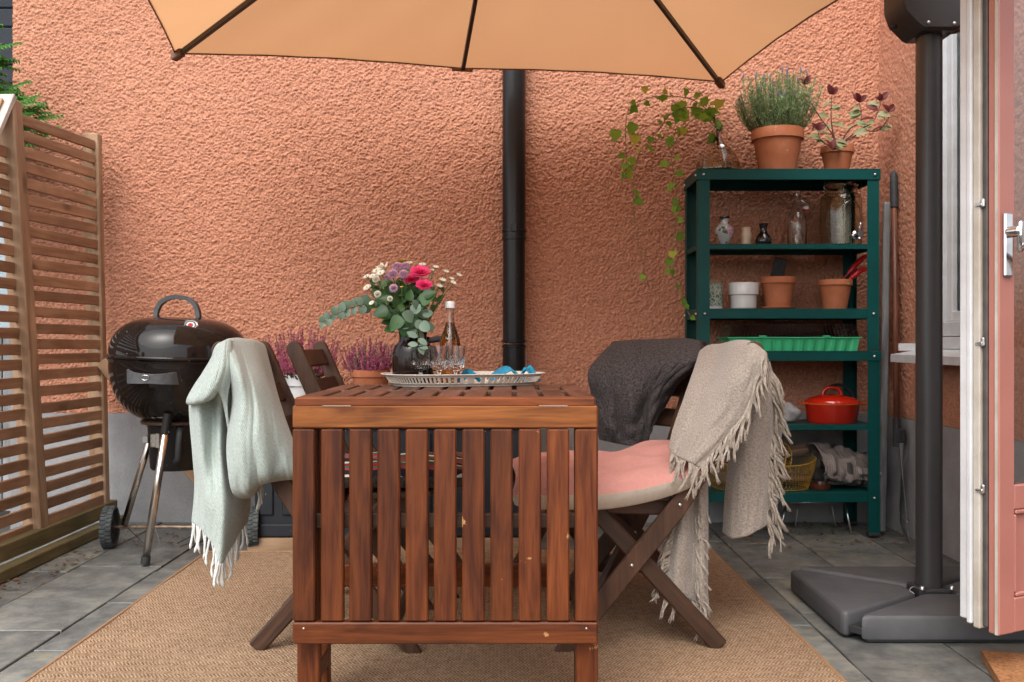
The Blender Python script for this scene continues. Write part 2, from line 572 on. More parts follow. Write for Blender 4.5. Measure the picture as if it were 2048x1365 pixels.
M['chair'] = wood('brown_stained_wood', (0.034, 0.015, 0.008), (0.090, 0.043, 0.024), 0.5, 30, 0.2, coat=0.1, wear=(0.22, 0.13, 0.08), wear_amt=-0.07, bump=0.25)
M['steel'] = simple('bolt_steel', (0.62, 0.62, 0.62), (0.5, 0.5, 0.5), 0.3, 50, metal=1.0)
M['chrome'] = simple('chrome', (0.75, 0.75, 0.76), (0.6, 0.6, 0.62), 0.12, 30, metal=1.0)
M['leg_steel'] = simple('leg_steel_tube', (0.72, 0.67, 0.62), (0.55, 0.48, 0.42), 0.22, 40, metal=1.0, stretch=(1, 1, 0.1))
M['enamel'] = dusty_black('black_enamel', (0.011, 0.008, 0.007), 0.05, 0.45, coat=0.0)
M['ash'] = dusty_black('dusty_black_metal', (0.014, 0.013, 0.013), 0.4, 0.75, (0.5, 0.45, 0.4), 0.0)
M['grey_plastic'] = simple('grey_handle_plastic', (0.085, 0.088, 0.094), (0.06, 0.063, 0.067), 0.55, 60, bump=0.1)
M['rubber'] = simple('grey_green_rubber', (0.085, 0.10, 0.10), (0.045, 0.05, 0.05), 0.8, 40, bump=0.3, bscale=120)
M['black_rubber'] = simple('black_rubber', (0.018, 0.019, 0.022), (0.03, 0.031, 0.034), 0.7, 40, bump=0.2)
M['box'] = dusty_black('deck_box_plastic', (0.018, 0.022, 0.028), 0.42, 0.6, (0.4, 0.42, 0.44), 0.0)
M['pipe'] = dusty_black('black_painted_pipe', (0.010, 0.010, 0.011), 0.30, 0.25, (0.25, 0.25, 0.26), 0.0)
M['conduit'] = simple('grey_conduit', (0.46, 0.42, 0.39), (0.36, 0.33, 0.31), 0.6, 30)
M['green_steel'] = simple('green_painted_steel', (0.001, 0.068, 0.064), (0.001, 0.055, 0.052), 0.42, 6, spec=0.25)
M['green_steel_dark'] = M['green_steel']
M['canopy'] = canopy_mat()
M['hem'] = simple('brown_hem', (0.19, 0.095, 0.06), (0.15, 0.075, 0.045), 0.85, 100)
M['seam'] = simple('canopy_seam_cloth', (0.46, 0.235, 0.11), (0.40, 0.20, 0.09), 0.9, 200, bump=0.2, bscale=400)
M['rib'] = simple('dark_rib_metal', (0.045, 0.032, 0.027), (0.035, 0.025, 0.022), 0.45, 40)
M['pole'] = simple('anthracite_pole', (0.044, 0.044, 0.046), (0.040, 0.040, 0.042), 0.38, 25)
M['base_plastic'] = simple('weight_plastic', (0.088, 0.088, 0.092), (0.066, 0.068, 0.072), 0.62, 9, bump=0.25, bscale=250)
M['base_dark'] = simple('weight_underside', (0.025, 0.026, 0.028), None, 0.6, 30)
M['terracotta'] = terracotta_mat()
M['white_pot'] = simple('white_glaze', (0.74, 0.75, 0.76), (0.68, 0.69, 0.70), 0.25, 8, coat=0.3)
M['white_paint'] = simple('white_paint', (0.62, 0.635, 0.65), (0.54, 0.55, 0.56), 0.45, 12, bump=0.08)
M['cream_paint'] = simple('cream_paint', (0.52, 0.49, 0.44), (0.40, 0.355, 0.29), 0.5, 9, bump=0.1)
M['tray'] = simple('cream_enamel_tray', (0.66, 0.63, 0.56), (0.54, 0.50, 0.43), 0.4, 22, coat=0.1)
M['door_pink'] = simple('pink_door_paint', (0.43, 0.175, 0.14), (0.39, 0.155, 0.122), 0.4, 5, bump=0.06)
M['seal'] = simple('black_door_seal', (0.05, 0.045, 0.045), (0.09, 0.075, 0.065), 0.6, 20)
M['glass'] = glass_mat('clear_glass', (0.97, 0.98, 0.98))
M['crystal'] = glass_mat('crystal_glass', (1, 1, 1), 0.0, 1.54)
M['pane'] = glass_mat('window_pane', (0.75, 0.82, 0.85), 0.0, 1.45)
M['demijohn'] = glass_mat('smoky_glass', (0.80, 0.75, 0.70), 0.02)
M['dispenser'] = glass_mat('dusty_green_glass', (0.84, 0.82, 0.70), 0.06, spots=0.15)
M['liquid'] = glass_mat('amber_cider', (0.80, 0.30, 0.015), 0.0, 1.40)
M['dark_glass'] = simple('black_brown_glass', (0.010, 0.004, 0.003), (0.012, 0.005, 0.003), 0.04, 10, spec=0.3)
M['black_glaze'] = simple('black_glaze', (0.010, 0.010, 0.011), None, 0.08, 10, coat=0.5)
M['beige_glaze'] = simple('beige_marble', (0.58, 0.44, 0.33), (0.46, 0.33, 0.24), 0.3, 16)
M['red_enamel'] = simple('red_enamel', (0.62, 0.022, 0.008), (0.52, 0.018, 0.006), 0.16, 6, coat=0.6)
M['orange_enamel'] = simple('orange_enamel', (0.68, 0.10, 0.015), (0.58, 0.06, 0.01), 0.18, 8, coat=0.5)
M['red_plastic'] = simple('red_plastic', (0.60, 0.012, 0.022), (0.50, 0.01, 0.018), 0.28, 20)
M['green_plastic'] = simple('green_plastic', (0.045, 0.48, 0.22), (0.04, 0.43, 0.19), 0.35, 12)
M['smoke_plastic'] = glass_mat('smoky_ribbed_plastic', (0.34, 0.25, 0.22), 0.08, 1.4)
M['stone'] = simple('pale_stone', (0.46, 0.46, 0.46), (0.28, 0.28, 0.29), 0.9, 30, bump=0.8, bscale=60)
M['gold_wire'] = simple('yellow_wire', (0.46, 0.27, 0.04), (0.34, 0.18, 0.02), 0.45, 40)
M['bark'] = wood('firewood_bark', (0.12, 0.07, 0.045), (0.32, 0.20, 0.13), 0.85, 50, 0.3, bump=0.6)
M['napkin'] = simple('blue_paper_napkin', (0.012, 0.235, 0.40), (0.01, 0.20, 0.35), 0.85, 40, bump=0.15)
M['mint'] = wool_mat('mint_wool', (0.24, 0.295, 0.265), (0.47, 0.525, 0.485), 0.0046, 0.55, 0.65, 170)
M['beige'] = wool_mat('beige_wool', (0.14, 0.116, 0.095), (0.40, 0.350, 0.300), 0.004, 0.1, 0.9, 170)
M['charcoal'] = wool_mat('charcoal_wool', (0.006, 0.005, 0.005), (0.088, 0.076, 0.076), 0.004, 0.1, 1.0, 130, 0.03)
M['mint_yarn'] = simple('white_mint_yarn', (0.66, 0.66, 0.63), (0.55, 0.57, 0.54), 0.95, 200, bump=0.4, bscale=400)
M['beige_yarn'] = simple('beige_yarn', (0.42, 0.36, 0.30), (0.29, 0.245, 0.20), 0.95, 120, bump=0.4, bscale=400)
M['pink_cloth'] = wool_mat('pink_cloth', (0.47, 0.21, 0.182), (0.55, 0.275, 0.24), 0.003, 0.3, 0.25, 90, 0.1)
M['cream_cloth'] = wool_mat('cream_cloth', (0.52, 0.46, 0.38), (0.64, 0.575, 0.49), 0.003, 0.3, 0.25, 90)
M['coir'] = simple('coir_mat', (0.42, 0.19, 0.07), (0.24, 0.10, 0.035), 0.95, 120, bump=1.0, bscale=200)
M['stem'] = simple('green_stem', (0.10, 0.13, 0.045), (0.07, 0.09, 0.03), 0.6, 40)
M['vine'] = simple('ivy_vine', (0.24, 0.20, 0.09), (0.16, 0.17, 0.06), 0.6, 40)
M['brown_stem'] = simple('brown_stem', (0.10, 0.055, 0.035), (0.06, 0.035, 0.03), 0.7, 40)
M['ivy'] = leaf_mat('ivy_leaf', (0.10, 0.29, 0.03), (0.30, 0.55, 0.08), 0.42)
M['ivy_yellow'] = leaf_mat('ivy_yellow_leaf', (0.42, 0.58, 0.06), (0.56, 0.58, 0.12), 0.45)
M['lavender'] = leaf_mat('lavender_leaf', (0.17, 0.27, 0.105), (0.33, 0.42, 0.22), 0.3, 0.7)
M['lav_bud'] = simple('lavender_bud', (0.22, 0.17, 0.23), (0.14, 0.11, 0.15), 0.8, 90)
M['sage'] = leaf_mat('sage_leaf', (0.20, 0.26, 0.11), (0.34, 0.34, 0.19), 0.25, 0.6)
M['sage_red'] = leaf_mat('wine_leaf', (0.085, 0.014, 0.014), (0.16, 0.03, 0.028), 0.2, 0.5)
M['heather'] = leaf_mat('heather_bloom', (0.50, 0.06, 0.19), (0.60, 0.19, 0.31), 0.2, 0.8)
M['heather_pale'] = leaf_mat('heather_pale', (0.36, 0.22, 0.22), (0.42, 0.33, 0.26), 0.2, 0.8)
M['heather_green'] = leaf_mat('heather_green', (0.045, 0.085, 0.022), (0.12, 0.15, 0.06), 0.2, 0.7)
M['thuja'] = leaf_mat('thuja_scale', (0.04, 0.15, 0.03), (0.13, 0.34, 0.065), 0.3, 0.6)
M['euca'] = leaf_mat('eucalyptus_leaf', (0.075, 0.135, 0.08), (0.22, 0.31, 0.235), 0.25, 0.5)
M['leaf'] = leaf_mat('dark_green_leaf', (0.020, 0.062, 0.018), (0.06, 0.14, 0.04), 0.25, 0.35)
M['lilac'] = leaf_mat('lilac_petal', (0.52, 0.29, 0.50), (0.66, 0.45, 0.60), 0.25, 0.7, 0.15)
M['rose'] = leaf_mat('pink_rose_petal', (0.66, 0.016, 0.12), (0.78, 0.06, 0.20), 0.25, 0.6, 0.25)
M['white_petal'] = leaf_mat('white_petal', (0.72, 0.70, 0.58), (0.80, 0.78, 0.70), 0.25, 0.7, 0.1)
M['cream_petal'] = leaf_mat('cream_petal', (0.74, 0.60, 0.44), (0.78, 0.58, 0.50), 0.25, 0.6, 0.1)
M['yellow_petal'] = leaf_mat('yellow_petal', (0.70, 0.42, 0.06), (0.74, 0.48, 0.12), 0.25, 0.6, 0.1)
M['flower_centre'] = simple('flower_centre', (0.50, 0.42, 0.04), (0.35, 0.38, 0.05), 0.8, 100)
M['house_blue'] = concrete_mat('pale_blue_plaster', (0.36, 0.44, 0.48), (0.30, 0.37, 0.41))
M['house_dark'] = concrete_mat('dark_grey_cladding', (0.035, 0.042, 0.05), (0.028, 0.033, 0.04))
M['litter'] = simple('dry_leaf', (0.20, 0.10, 0.045), (0.10, 0.055, 0.03), 0.9, 40, var=0.4)

# ------------------------------------------------------------------ setting: ground and slate paving
def structure(o):
    o['kind'] = 'structure'
    return o

WALL = 4.28      # distance of the rear wall
SIDE = 1.69      # x of the side wall on the right
mb = MB()
mb.add([(-120, -120, -0.045), (120, -120, -0.045), (120, 120, -0.045), (-120, 120, -0.045)], [(0, 1, 2, 3)])
ground = structure(mb.build('ground', M['soil']))

paving = structure(bpy.data.objects.new('patio_paving', None)); COL.objects.link(paving)
def paver_mesh(w, l, seed):
    r = random.Random(seed)
    j = lambda s: (r.random() - 0.5) * s
    h = 0.04; c = 0.002
    nx, ny = 3, 6
    vs = []; top = []
    # uneven outline ring (top inner, top outer, bottom)
    ring = []
    for i in range(nx): ring.append((-w / 2 + w * i / nx, -l / 2))
    for i in range(ny): ring.append((w / 2, -l / 2 + l * i / ny))
    for i in range(nx): ring.append((w / 2 - w * i / nx, l / 2))
    for i in range(ny): ring.append((-w / 2, l / 2 - l * i / ny))
    n = len(ring)
    ring = [(x + j(0.004), y + j(0.004)) for x, y in ring]
    vs += [(x * (1 - 2 * c / w), y * (1 - 2 * c / l), 0.0) for x, y in ring]
    vs += [(x, y, -c) for x, y in ring]
    vs += [(x, y, -h) for x, y in ring]
    fs = [tuple(range(n))]
    for a in (0, n):
        for k in range(n):
            k2 = (k + 1) % n
            fs.append((a + n + k, a + n + k2, a + k2, a + k))
    return mesh_from('paver', vs, fs, M['slate'])
rr = random.Random(5)
xs = -2.22
col_i = 0
while xs < 1.65:
    w = 0.31
    if xs < -1.9: yj = 1.1 + 0.2
    yj = 1.3 + rr.random() * 0.4
    starts = {-1.6: [1.38, 2.05, 2.67, 3.43], -1.29: [1.75, 2.5, 2.95, 3.36]}
    key = min(starts, key=lambda k: abs(k - xs))
    cuts = [1.0]
    if abs(key - xs) < 0.02: cuts += starts[key]
    while cuts[-1] < WALL - 0.35: cuts.append(cuts[-1] + rr.choice([0.42, 0.55, 0.6, 0.7]))
    cuts[-1] = WALL - 0.005
    x1 = min(xs + w, SIDE - 0.004)
    for a, b in zip(cuts, cuts[1:]):
        ww = x1 - xs - 0.007; ll = b - a - 0.007
        o = obj('paver', paver_mesh(ww, ll, rr.random()), paving, ((xs + x1) / 2, (a + b) / 2, rr.uniform(-0.003, 0.0)))
        o.rotation_euler = (rr.uniform(-0.002, 0.002), rr.uniform(-0.003, 0.003), 0)
    xs += w
    col_i += 1

# ------------------------------------------------------------------ the stucco house: rear wall, side wall, plinth, window, door
house = thing('stucco_house', 'coral stucco house walls with a grey plinth around the patio', 'building', (0, WALL, 0))

def relief(a0, a1, b0, b1, step, amp, seed, plane):
    """dense sheet with thrown-plaster lumps; plane maps (a, b, h) -> point"""
    na = int((a1 - a0) / step) + 1; nb = int((b1 - b0) / step) + 1
    A, B = np.meshgrid(np.linspace(a0, a1, na), np.linspace(b0, b1, nb), indexing='ij')
    wx = vnoise(A * 60 + 9, B * 60 + 3, seed + 5) - 0.5; wy = vnoise(A * 60 + 40, B * 60 + 70, seed + 6) - 0.5
    Aw = A + wx * 0.008; Bw = B + wy * 0.008
    ca, sa = math.cos(0.6), math.sin(0.6)
    n1 = pebbles(Aw * 112, Bw * 118, seed)
    n2 = vnoise((Aw * ca - Bw * sa) * 165 + 5, (Aw * sa + Bw * ca) * 165, seed + 1)
    n3 = vnoise((Aw * ca + Bw * sa) * 45, (Bw * ca - Aw * sa) * 50 + 31, seed + 2)
    h = amp * (n1 * 0.78 + n2 * 0.28 + n3 * 0.32)
    h += 0.010 * (vnoise(A * 2.1, B * 2.1, seed + 3) - 0.5)
    X, Y, Z = plane(A, B, h)
    co = np.stack([X, Y, Z], -1).reshape(-1, 3)
    idx = np.arange(na * nb).reshape(na, nb)
    q = np.stack([idx[:-1, :-1], idx[1:, :-1], idx[1:, 1:], idx[:-1, 1:]], -1).reshape(-1, 4)
    me = bpy.data.meshes.new('wall')
    me.vertices.add(len(co)); me.vertices.foreach_set('co', co.ravel().astype(np.float32))
    me.loops.add(q.size); me.loops.foreach_set('vertex_index', q.ravel().astype(np.int32))
    me.polygons.add(len(q)); me.polygons.foreach_set('loop_start', np.arange(0, q.size, 4, dtype=np.int32))
    me.polygons.foreach_set('loop_total', np.full(len(q), 4, dtype=np.int32))
    me.update(calc_edges=True); me.validate()
    me.materials.append(M['stucco'])
    return me

PL = 0.50
WLEFT = -2.29
PLACE_H = Matrix.Translation((0, -WALL, 0))
def hobj(name, me, parent=house):
    o = obj(name, me, parent)
    if parent is house: o.location = (0, -WALL, 0)
    return o
hobj('rear_wall', relief(WLEFT, SIDE + 0.01, PL, 2.62, 0.0031, 0.0105, 3, lambda a, b, h: (a, WALL - h, b)))
# side wall with a window opening (y 3.22..3.68, z 0.86..2.3): four sheets around it
WY0, WY1, WZ0, WZ1 = 3.22, 3.70, 0.845, 2.30
sw = lambda a, b, h: (SIDE - h, a, b)
swalls = [(WY1, WALL, PL, 2.75), (2.62, WY0, PL, 2.75), (WY0, WY1, PL, WZ0), (WY0, WY1, WZ1, 2.75)]
for i, (a0, a1, b0, b1) in enumerate(swalls):
    me = relief(a0, a1, b0, b1, 0.0056, 0.0070, 23, sw)
    me.flip_normals()
    hobj('side_wall', me)
mb = MB()
mb.box(((WLEFT + SIDE) / 2 + 0.1, WALL + 0.13, 1.375), (SIDE - WLEFT + 0.5 - 0.3, 0.24, 2.75 - 0.01))
mb.box((SIDE + 0.14, (WY1 + WALL + 0.2) / 2 + 0.0, 1.37), (0.26, WALL + 0.2 - WY1, 2.72))
mb.box((SIDE + 0.14, (2.62 + WY0) / 2, 1.37), (0.26, WY0 - 2.62, 2.72))
mb.box((SIDE + 0.14, (WY0 + WY1) / 2, WZ0 / 2), (0.26, WY1 - WY0 - 0.002, WZ0 - 0.01))
mb.box((SIDE + 0.14, (WY0 + WY1) / 2, (WZ1 + 2.73) / 2), (0.26, WY1 - WY0 - 0.002, 2.73 - WZ1))
o = mb.build('wall_core', M['stucco'], house); o.location = (0, -WALL, 0)
mb = MB()
mb.box(((WLEFT + SIDE) / 2, WALL + 0.02, PL / 2 - 0.03), (SIDE - WLEFT + 0.02, 0.064, PL + 0.058))
mb.box((SIDE + 0.022, (2.62 + WALL) / 2 - 0.02, PL / 2 - 0.03), (0.058, WALL - 2.62, PL + 0.056))
o = mb.build('plinth', M['plinth'], house); o.location = (0, -WALL, 0)

mb = MB()
mb.box((SIDE + 0.14, 0.2, 1.4), (0.26, 3.2, 2.8))
o = mb.build('side_wall', M['stucco'], house); o.location = (0, -WALL, 0)

# window in the side wall
win = bpy.data.objects.new('window', None); link(win, house); win.location = (SIDE, (WY0 + WY1) / 2 - WALL, WZ0)
def wbox(name, x0, x1, y0, y1, z0, z1, mat, parent=win, ch=0.003):
    c = ((x0 + x1) / 2 - SIDE, (y0 + y1) / 2 - (WY0 + WY1) / 2, (z0 + z1) / 2 - WZ0)
    vs, fs = cbox_geo((x1 - x0, y1 - y0, z1 - z0), ch)
    return obj(name, mesh_from(name, vs, fs, mat), parent, c)
wbox('frame', SIDE - 0.012, SIDE + 0.09, WY1 - 0.055, WY1 - 0.001, WZ0 + 0.002, WZ1 - 0.002, M['white_paint'])
wbox('frame', SIDE - 0.012, SIDE + 0.09, WY0 + 0.001, WY0 + 0.055, WZ0 + 0.002, WZ1 - 0.002, M['white_paint'])
wbox('frame', SIDE - 0.010, SIDE + 0.09, WY0 + 0.056, WY1 - 0.056, WZ0 + 0.003, WZ0 + 0.06, M['white_paint'])
wbox('frame', SIDE - 0.010, SIDE + 0.09, WY0 + 0.056, WY1 - 0.056, WZ1 - 0.06, WZ1 - 0.003, M['white_paint'])
wbox('sash', SIDE + 0.012, SIDE + 0.06, WY1 - 0.098, WY1 - 0.057, WZ0 + 0.062, WZ1 - 0.062, M['white_paint'])
wbox('sash', SIDE + 0.012, SIDE + 0.06, WY0 + 0.057, WY0 + 0.098, WZ0 + 0.062, WZ1 - 0.062, M['white_paint'])
wbox('sash', SIDE + 0.012, SIDE + 0.06, WY0 + 0.099, WY1 - 0.099, WZ0 + 0.062, WZ0 + 0.10, M['white_paint'])
wbox('pane', SIDE + 0.032, SIDE + 0.038, WY0 + 0.09, WY1 - 0.09, WZ0 + 0.095, WZ1 - 0.065, M['pane'], ch=0)
wbox('room_blind', SIDE + 0.14, SIDE + 0.145, WY0 + 0.02, WY1 - 0.02, WZ0 + 0.02, WZ1 - 0.02, simple('grey_blind', (0.30, 0.36, 0.38), (0.22, 0.27, 0.29), 0.8, 3, stretch=(1, 60, 0.2)), ch=0)
# sill: sloping sheet with a raised end
mb = MB()
y0, y1 = 3.18, 3.80
mb.add([(-0.005, y0, 0.80), (-0.005, y1, 0.80), (-0.145, y1, 0.775), (-0.145, y0, 0.775),
        (-0.005, y0, 0.785), (-0.005, y1, 0.785), (-0.145, y1, 0.745), (-0.145, y0, 0.745)],
       [(0, 1, 2, 3), (4, 7, 6, 5), (3, 2, 6, 7), (1, 5, 6, 2), (0, 3, 7, 4), (0, 4, 5, 1)])
mb.box((-0.06, y1 - 0.006, 0.805), (0.11, 0.012, 0.03), 0.002)
mb.box((-0.012, (y0 + y1) / 2, 0.822), (0.02, y1 - y0 - 0.04, 0.045), 0.002)
o = mb.build('sill', M['white_paint'], win); o.location = (0, -(WY0 + WY1) / 2, -WZ0)

# open door: free edge near (1.09, 2.24), leaf runs away to the right
DX, DY, DTH = 1.174, 2.245, R(26)
door = bpy.data.objects.new('door', None); link(door, house)
door.location = (DX, DY - WALL, 0.118); door.rotation_euler = (0, 0, DTH)
# local: x along the leaf, y = thickness (towards the back), z up
DH = 2.05; DW = 0.74
def dbox(name, x0, x1, y0, y1, z0, z1, mat, ch=0.003, parent=door):
    vs, fs = cbox_geo((x1 - x0, y1 - y0, z1 - z0), ch)
    return obj(name, mesh_from(name, vs, fs, mat), parent, ((x0 + x1) / 2, (y0 + y1) / 2, (z0 + z1) / 2))
dbox('stile', 0.001, 0.058, 0.0, 0.030, 0.0, DH, M['door_pink'])
dbox('stile', DW - 0.098, DW, 0.0, 0.030, 0.0, DH, M['door_pink'])
dbox('bottom_rail', 0.0585, DW - 0.0985, 0.001, 0.030, 0.0, 0.085, M['door_pink'])
dbox('middle_rail', 0.0585, DW - 0.0985, 0.001, 0.030, 0.30, 0.36, M['door_pink'])
dbox('top_rail', 0.0585, DW - 0.0985, 0.001, 0.030, DH - 0.10, DH, M['door_pink'])
dbox('panel', 0.0585, DW - 0.0985, 0.012, 0.024, 0.083, 0.302, M['door_pink'])
mb = MB()
mb.box((DW / 2 - 0.02, 0.0055, 0.0915), (DW - 0.17, 0.009, 0.011), 0.003); mb.box((DW / 2 - 0.02, 0.0055, 0.2935), (DW - 0.17, 0.009, 0.011), 0.003)
mb.box((0.0645, 0.0055, 0.1925), (0.010, 0.009, 0.19), 0.003)
mb.build('moulding', M['door_pink'], door)
dbox('pane', 0.0585, DW - 0.0985, 0.014, 0.020, 0.36, DH - 0.10, M['glass'], 0)
dbox('edge_strip', -0.004, 0.0, 0.002, 0.008, 0.002, DH, M['cream_paint'], 0)
dbox('seal', -0.002, 0.012, 0.0305, 0.044, 0.012, DH, M['seal'])
dbox('edge_board', -0.010, 0.09, 0.0445, 0.064, 0.006, DH, M['cream_paint'])
dbox('edge_board', -0.016, 0.09, 0.0645, 0.078, 0.014, DH, M['white_paint'])
dbox('edge_board', -0.012, 0.09, 0.0785, 0.100, 0.022, DH, M['white_paint'])
for z in (1.72 - 0.118 + 0.0, 0.71, 0.35, 1.05):
    mb = MB(); mb.box((-0.006, 0.038, z), (0.010, 0.010, 0.022), 0.003); mb.box((-0.010, 0.045, z - 0.004), (0.008, 0.02, 0.008), 0.002)
    mb.build('lock_stud', M['steel'], door)
# handle on the stile: long plate, collar and lever
hd = obj('handle', mesh_from('handle', *cbox_geo((0.030, 0.008, 0.155), 0.004), M['chrome']), door, (0.026, -0.005, 0.945))
mb = MB()
mb.lathe([(0.0, 0.0), (0.014, 0.0), (0.014, 0.03), (0.010, 0.034), (0.0, 0.034)], 16, (0, -0.002, 0.03), Matrix.Rotation(R(90), 3, 'X'))
mb.bar((0.0, -0.034, 0.055), (0.004, -0.03, -0.02), 0.018, 0.014, (0, 1, 0), 0.005)
mb.tube(smooth_pts([(0.0, -0.036, -0.005), (0.022, -0.044, -0.015), (0.055, -0.046, -0.025), (0.075, -0.045, -0.05), (0.082, -0.044, -0.10)], 14), [0.008] * 10 + [0.0075, 0.007, 0.006, 0.005], 10)
mb.build('lever', M['chrome'], hd, angle=40)

# ------------------------------------------------------------------ drainpipe and conduit
t = thing('drainpipe', 'black metal drainpipe running down the coral wall', 'pipe', (0.009, 4.20, 0.0))
mb = MB(); PR = 0.0525
mb.tube([(0, 0, 1.285), (0, 0, 2.74)], PR, 28); mb.build('pipe', M['pipe'], t, angle=40)
mb = MB(); mb.tube([(0, 0, 0.82), (0, 0, 1.29)], PR * 0.965, 28); mb.build('pipe', M['pipe'], t, angle=40)
mb = MB(); mb.tube([(0, 0, 0.02), (0, 0, 0.815)], PR * 0.985, 28); mb.build('pipe', M['pipe'], t, angle=40)
for z in (0.83, 0.805, 1.29, 1.325):
    mb = MB(); mb.lathe([(PR * 0.98, -0.006), (PR * 1.07, -0.004), (PR * 1.07, 0.004), (PR * 0.98, 0.006)], 28, (0, 0, z)); mb.build('collar', M['pipe'], t, angle=50)
mb = MB(); mb.box((0, -PR * 0.98, 1.335), (0.028, 0.012, 0.035), 0.003); mb.build('bracket', M['pipe'], t)
mb = MB(); mb.box((0, 0, 0.425), (0.016, 0.014, 0.85), 0.003); mb.box((0.0, 0.012, 0.42), (0.024, 0.008, 0.84), 0.002)
o = mb.build('cable_conduit', M['conduit'], None, (0.081, 4.235, 0.0)); o.rotation_euler = (0, R(-2), 0)
tag(o, 'thin grey cable conduit beside the black drainpipe', 'conduit')

# ------------------------------------------------------------------ slatted fence on the left
FX, LEAN = -1.82, 0.065     # x at the ground, lean per metre to the left
fence = thing('slat_fence', 'brown slatted wooden fence along the left of the patio', 'fence', (FX, 3.8, 0))
def fp(y, z, dx=0.0): return (-(0.022 + (4.12 - max(y, 3.4)) * 0.079) * z + dx, y - 3.8, z)
bar('post', fp(4.12, 0.10), fp(4.12, 1.745), 0.07, 0.045, M['fence_post'], fence, (0, 1, 0), 0.004)
bar('post', fp(3.575, 0.10), fp(3.575, 1.755), 0.07, 0.07, M['fence_post'], fence, (0, 1, 0), 0.004)
bar('post', fp(2.75, 0.10), fp(2.75, 0.92), 0.07, 0.07, M['fence_post'], fence, (0, 1, 0), 0.004)
nsl = 26
for i in range(nsl):
    z = 0.135 + i * 0.0622 + rr.uniform(-0.003, 0.003)
    bar('slat', fp(3.613, z, 0.02), fp(4.095, z + rr.uniform(-0.004, 0.004), 0.02), 0.041, 0.015, M['fence'], fence, (0, 0, 1) if False else (1, 0, 0), 0.002)
for i in range(nsl - 2):
    z = 0.115 + i * 0.0622 + rr.uniform(-0.003, 0.003)
    ymin = 2.76 if z < 0.9 else 3.54 - (1.70 - z) * 0.72
    if ymin > 3.50: continue
    bar('slat', fp(ymin + 0.03, z), fp(3.538, z), 0.041, 0.015, M['fence'], fence, (1, 0, 0), 0.002)
# sloping capping of the near bay
bar('capping', fp(3.535, 1.73, 0.0), fp(2.93, 0.90, 0.0), 0.06, 0.035, M['fence'], fence, (1, 0, 0), 0.003)
bar('capping', fp(3.555, 1.765, 0.0), fp(2.93, 0.928, 0.0), 0.022, 0.085, M['fence_pale'], fence, (1, 0, 0), 0.002)
bar('bottom_rail', fp(2.55, 0.085, 0.02), fp(4.20, 0.085, 0.02), 0.06, 0.045, M['fence_green'], fence, (1, 0, 0), 0.003)
o = bar('timber_edging', (FX + 0.055, 2.45, 0.024), (FX + 0.055, 4.2, 0.024), 0.042, 0.05, M['fence_green'], None, (1, 0, 0), 0.003)
tag(o, 'low timber edging board on the slabs along the fence foot', 'board')
o = bar('wooden_stick', (-1.80, 4.08, 0.74), (-1.22, 4.12, 0.01), 0.05, 0.022, M['fence_post'], None, (0, 1, 0), 0.003)
tag(o, 'pale wooden plank leaning diagonally behind the kettle grill', 'plank')

# behind the fence
t = thing('board_fence', 'grey weathered board fence seen through the slats at far left', 'fence', (-2.85, 4.45, 0))
for i in range(12):
    x = -0.55 + i * 0.102
    o = bar('board', (x, rr.uniform(-0.004, 0.004), 0.02), (x, 0, 0.86 + rr.uniform(-0.01, 0.01)), 0.095, 0.02, M['grey_board'], t, (0, 1, 0), 0.002)
bar('rail', (-0.6, 0.03, 0.6), (0.62, 0.03, 0.6), 0.04, 0.06, M['grey_board'], t, (0, 1, 0), 0.002)
t = thing('neighbour_house', 'pale blue neighbouring house with dark upper cladding at top left', 'building', (-4.2, 5.6, 0))
mb = MB(); mb.box((0, 0, 1.05), (4.0, 0.3, 2.1)); mb.build('wall', M['house_blue'], t)
mb = MB()
for i in range(11): mb.box((0, -0.02, 2.16 + 0.11 * i), (4.0, 0.34, 0.104), 0.006)
mb.build('cladding', M['house_dark'], t)

# thuja behind the fence
t = thing('thuja_tree', 'green thuja with feathery flat sprays above the fence', 'tree', (-2.37, 3.85, 0))
mb = MB(); mb.tube([(0, 0, -0.03), (0.01, 0.01, 0.9), (-0.01, 0.0, 1.6), (0, 0, 2.0)], [0.04, 0.035, 0.025, 0.01], 8)
for k in range(22):
    z = 0.9 + 0.05 * k; a = k * 2.4
    mb.tube([(0, 0, z), (0.16 * math.cos(a), 0.16 * math.sin(a), z + 0.08)], [0.008, 0.003], 5)
mb.build('trunk', M['brown_stem'], t, angle=40)
def spray(mb, p, d, L, up, r):
    """flat fern-like spray: main axis with side shoots, each shoot a short chain of scales"""
    d = d.normalized(); s = d.cross(up).normalized(); nrm = s.cross(d)
    n = 9
    for i in range(n):
        f = (i + 0.5) / n
        q = p + d * (L * f) - nrm * (0.10 * L * f * f)
        w = 0.005
        mb.add([q - s * w, q + d * (L / n) , q + s * w], [(0, 1, 2)])
        for sd in (-1, 1):
            sl = L * 0.42 * (1 - f * 0.85) * r.uniform(0.7, 1.1)
            e = (d * 0.75 + s * sd * 0.8 - nrm * 0.15).normalized()
            m = 4
            for k in range(m):
                a = q + e * (sl * k / m); b = q + e * (sl * (k + 1.3) / m) - nrm * 0.004 * k
                sw = (e.cross(nrm)).normalized() * 0.0062
                mb.add([a - sw, a + sw, b + sw * 0.3, b - sw * 0.3], [(0, 1, 2, 3)])
                if k > 0:
                    for s2 in (-1, 1):
                        e2 = (e + sw.normalized() * s2 * 0.8).normalized()
                        c = a + e2 * sl * 0.22
                        mb.add([a - sw * .7, a + sw * .7, c], [(0, 1, 2)])
mb = MB(); r = random.Random(4)
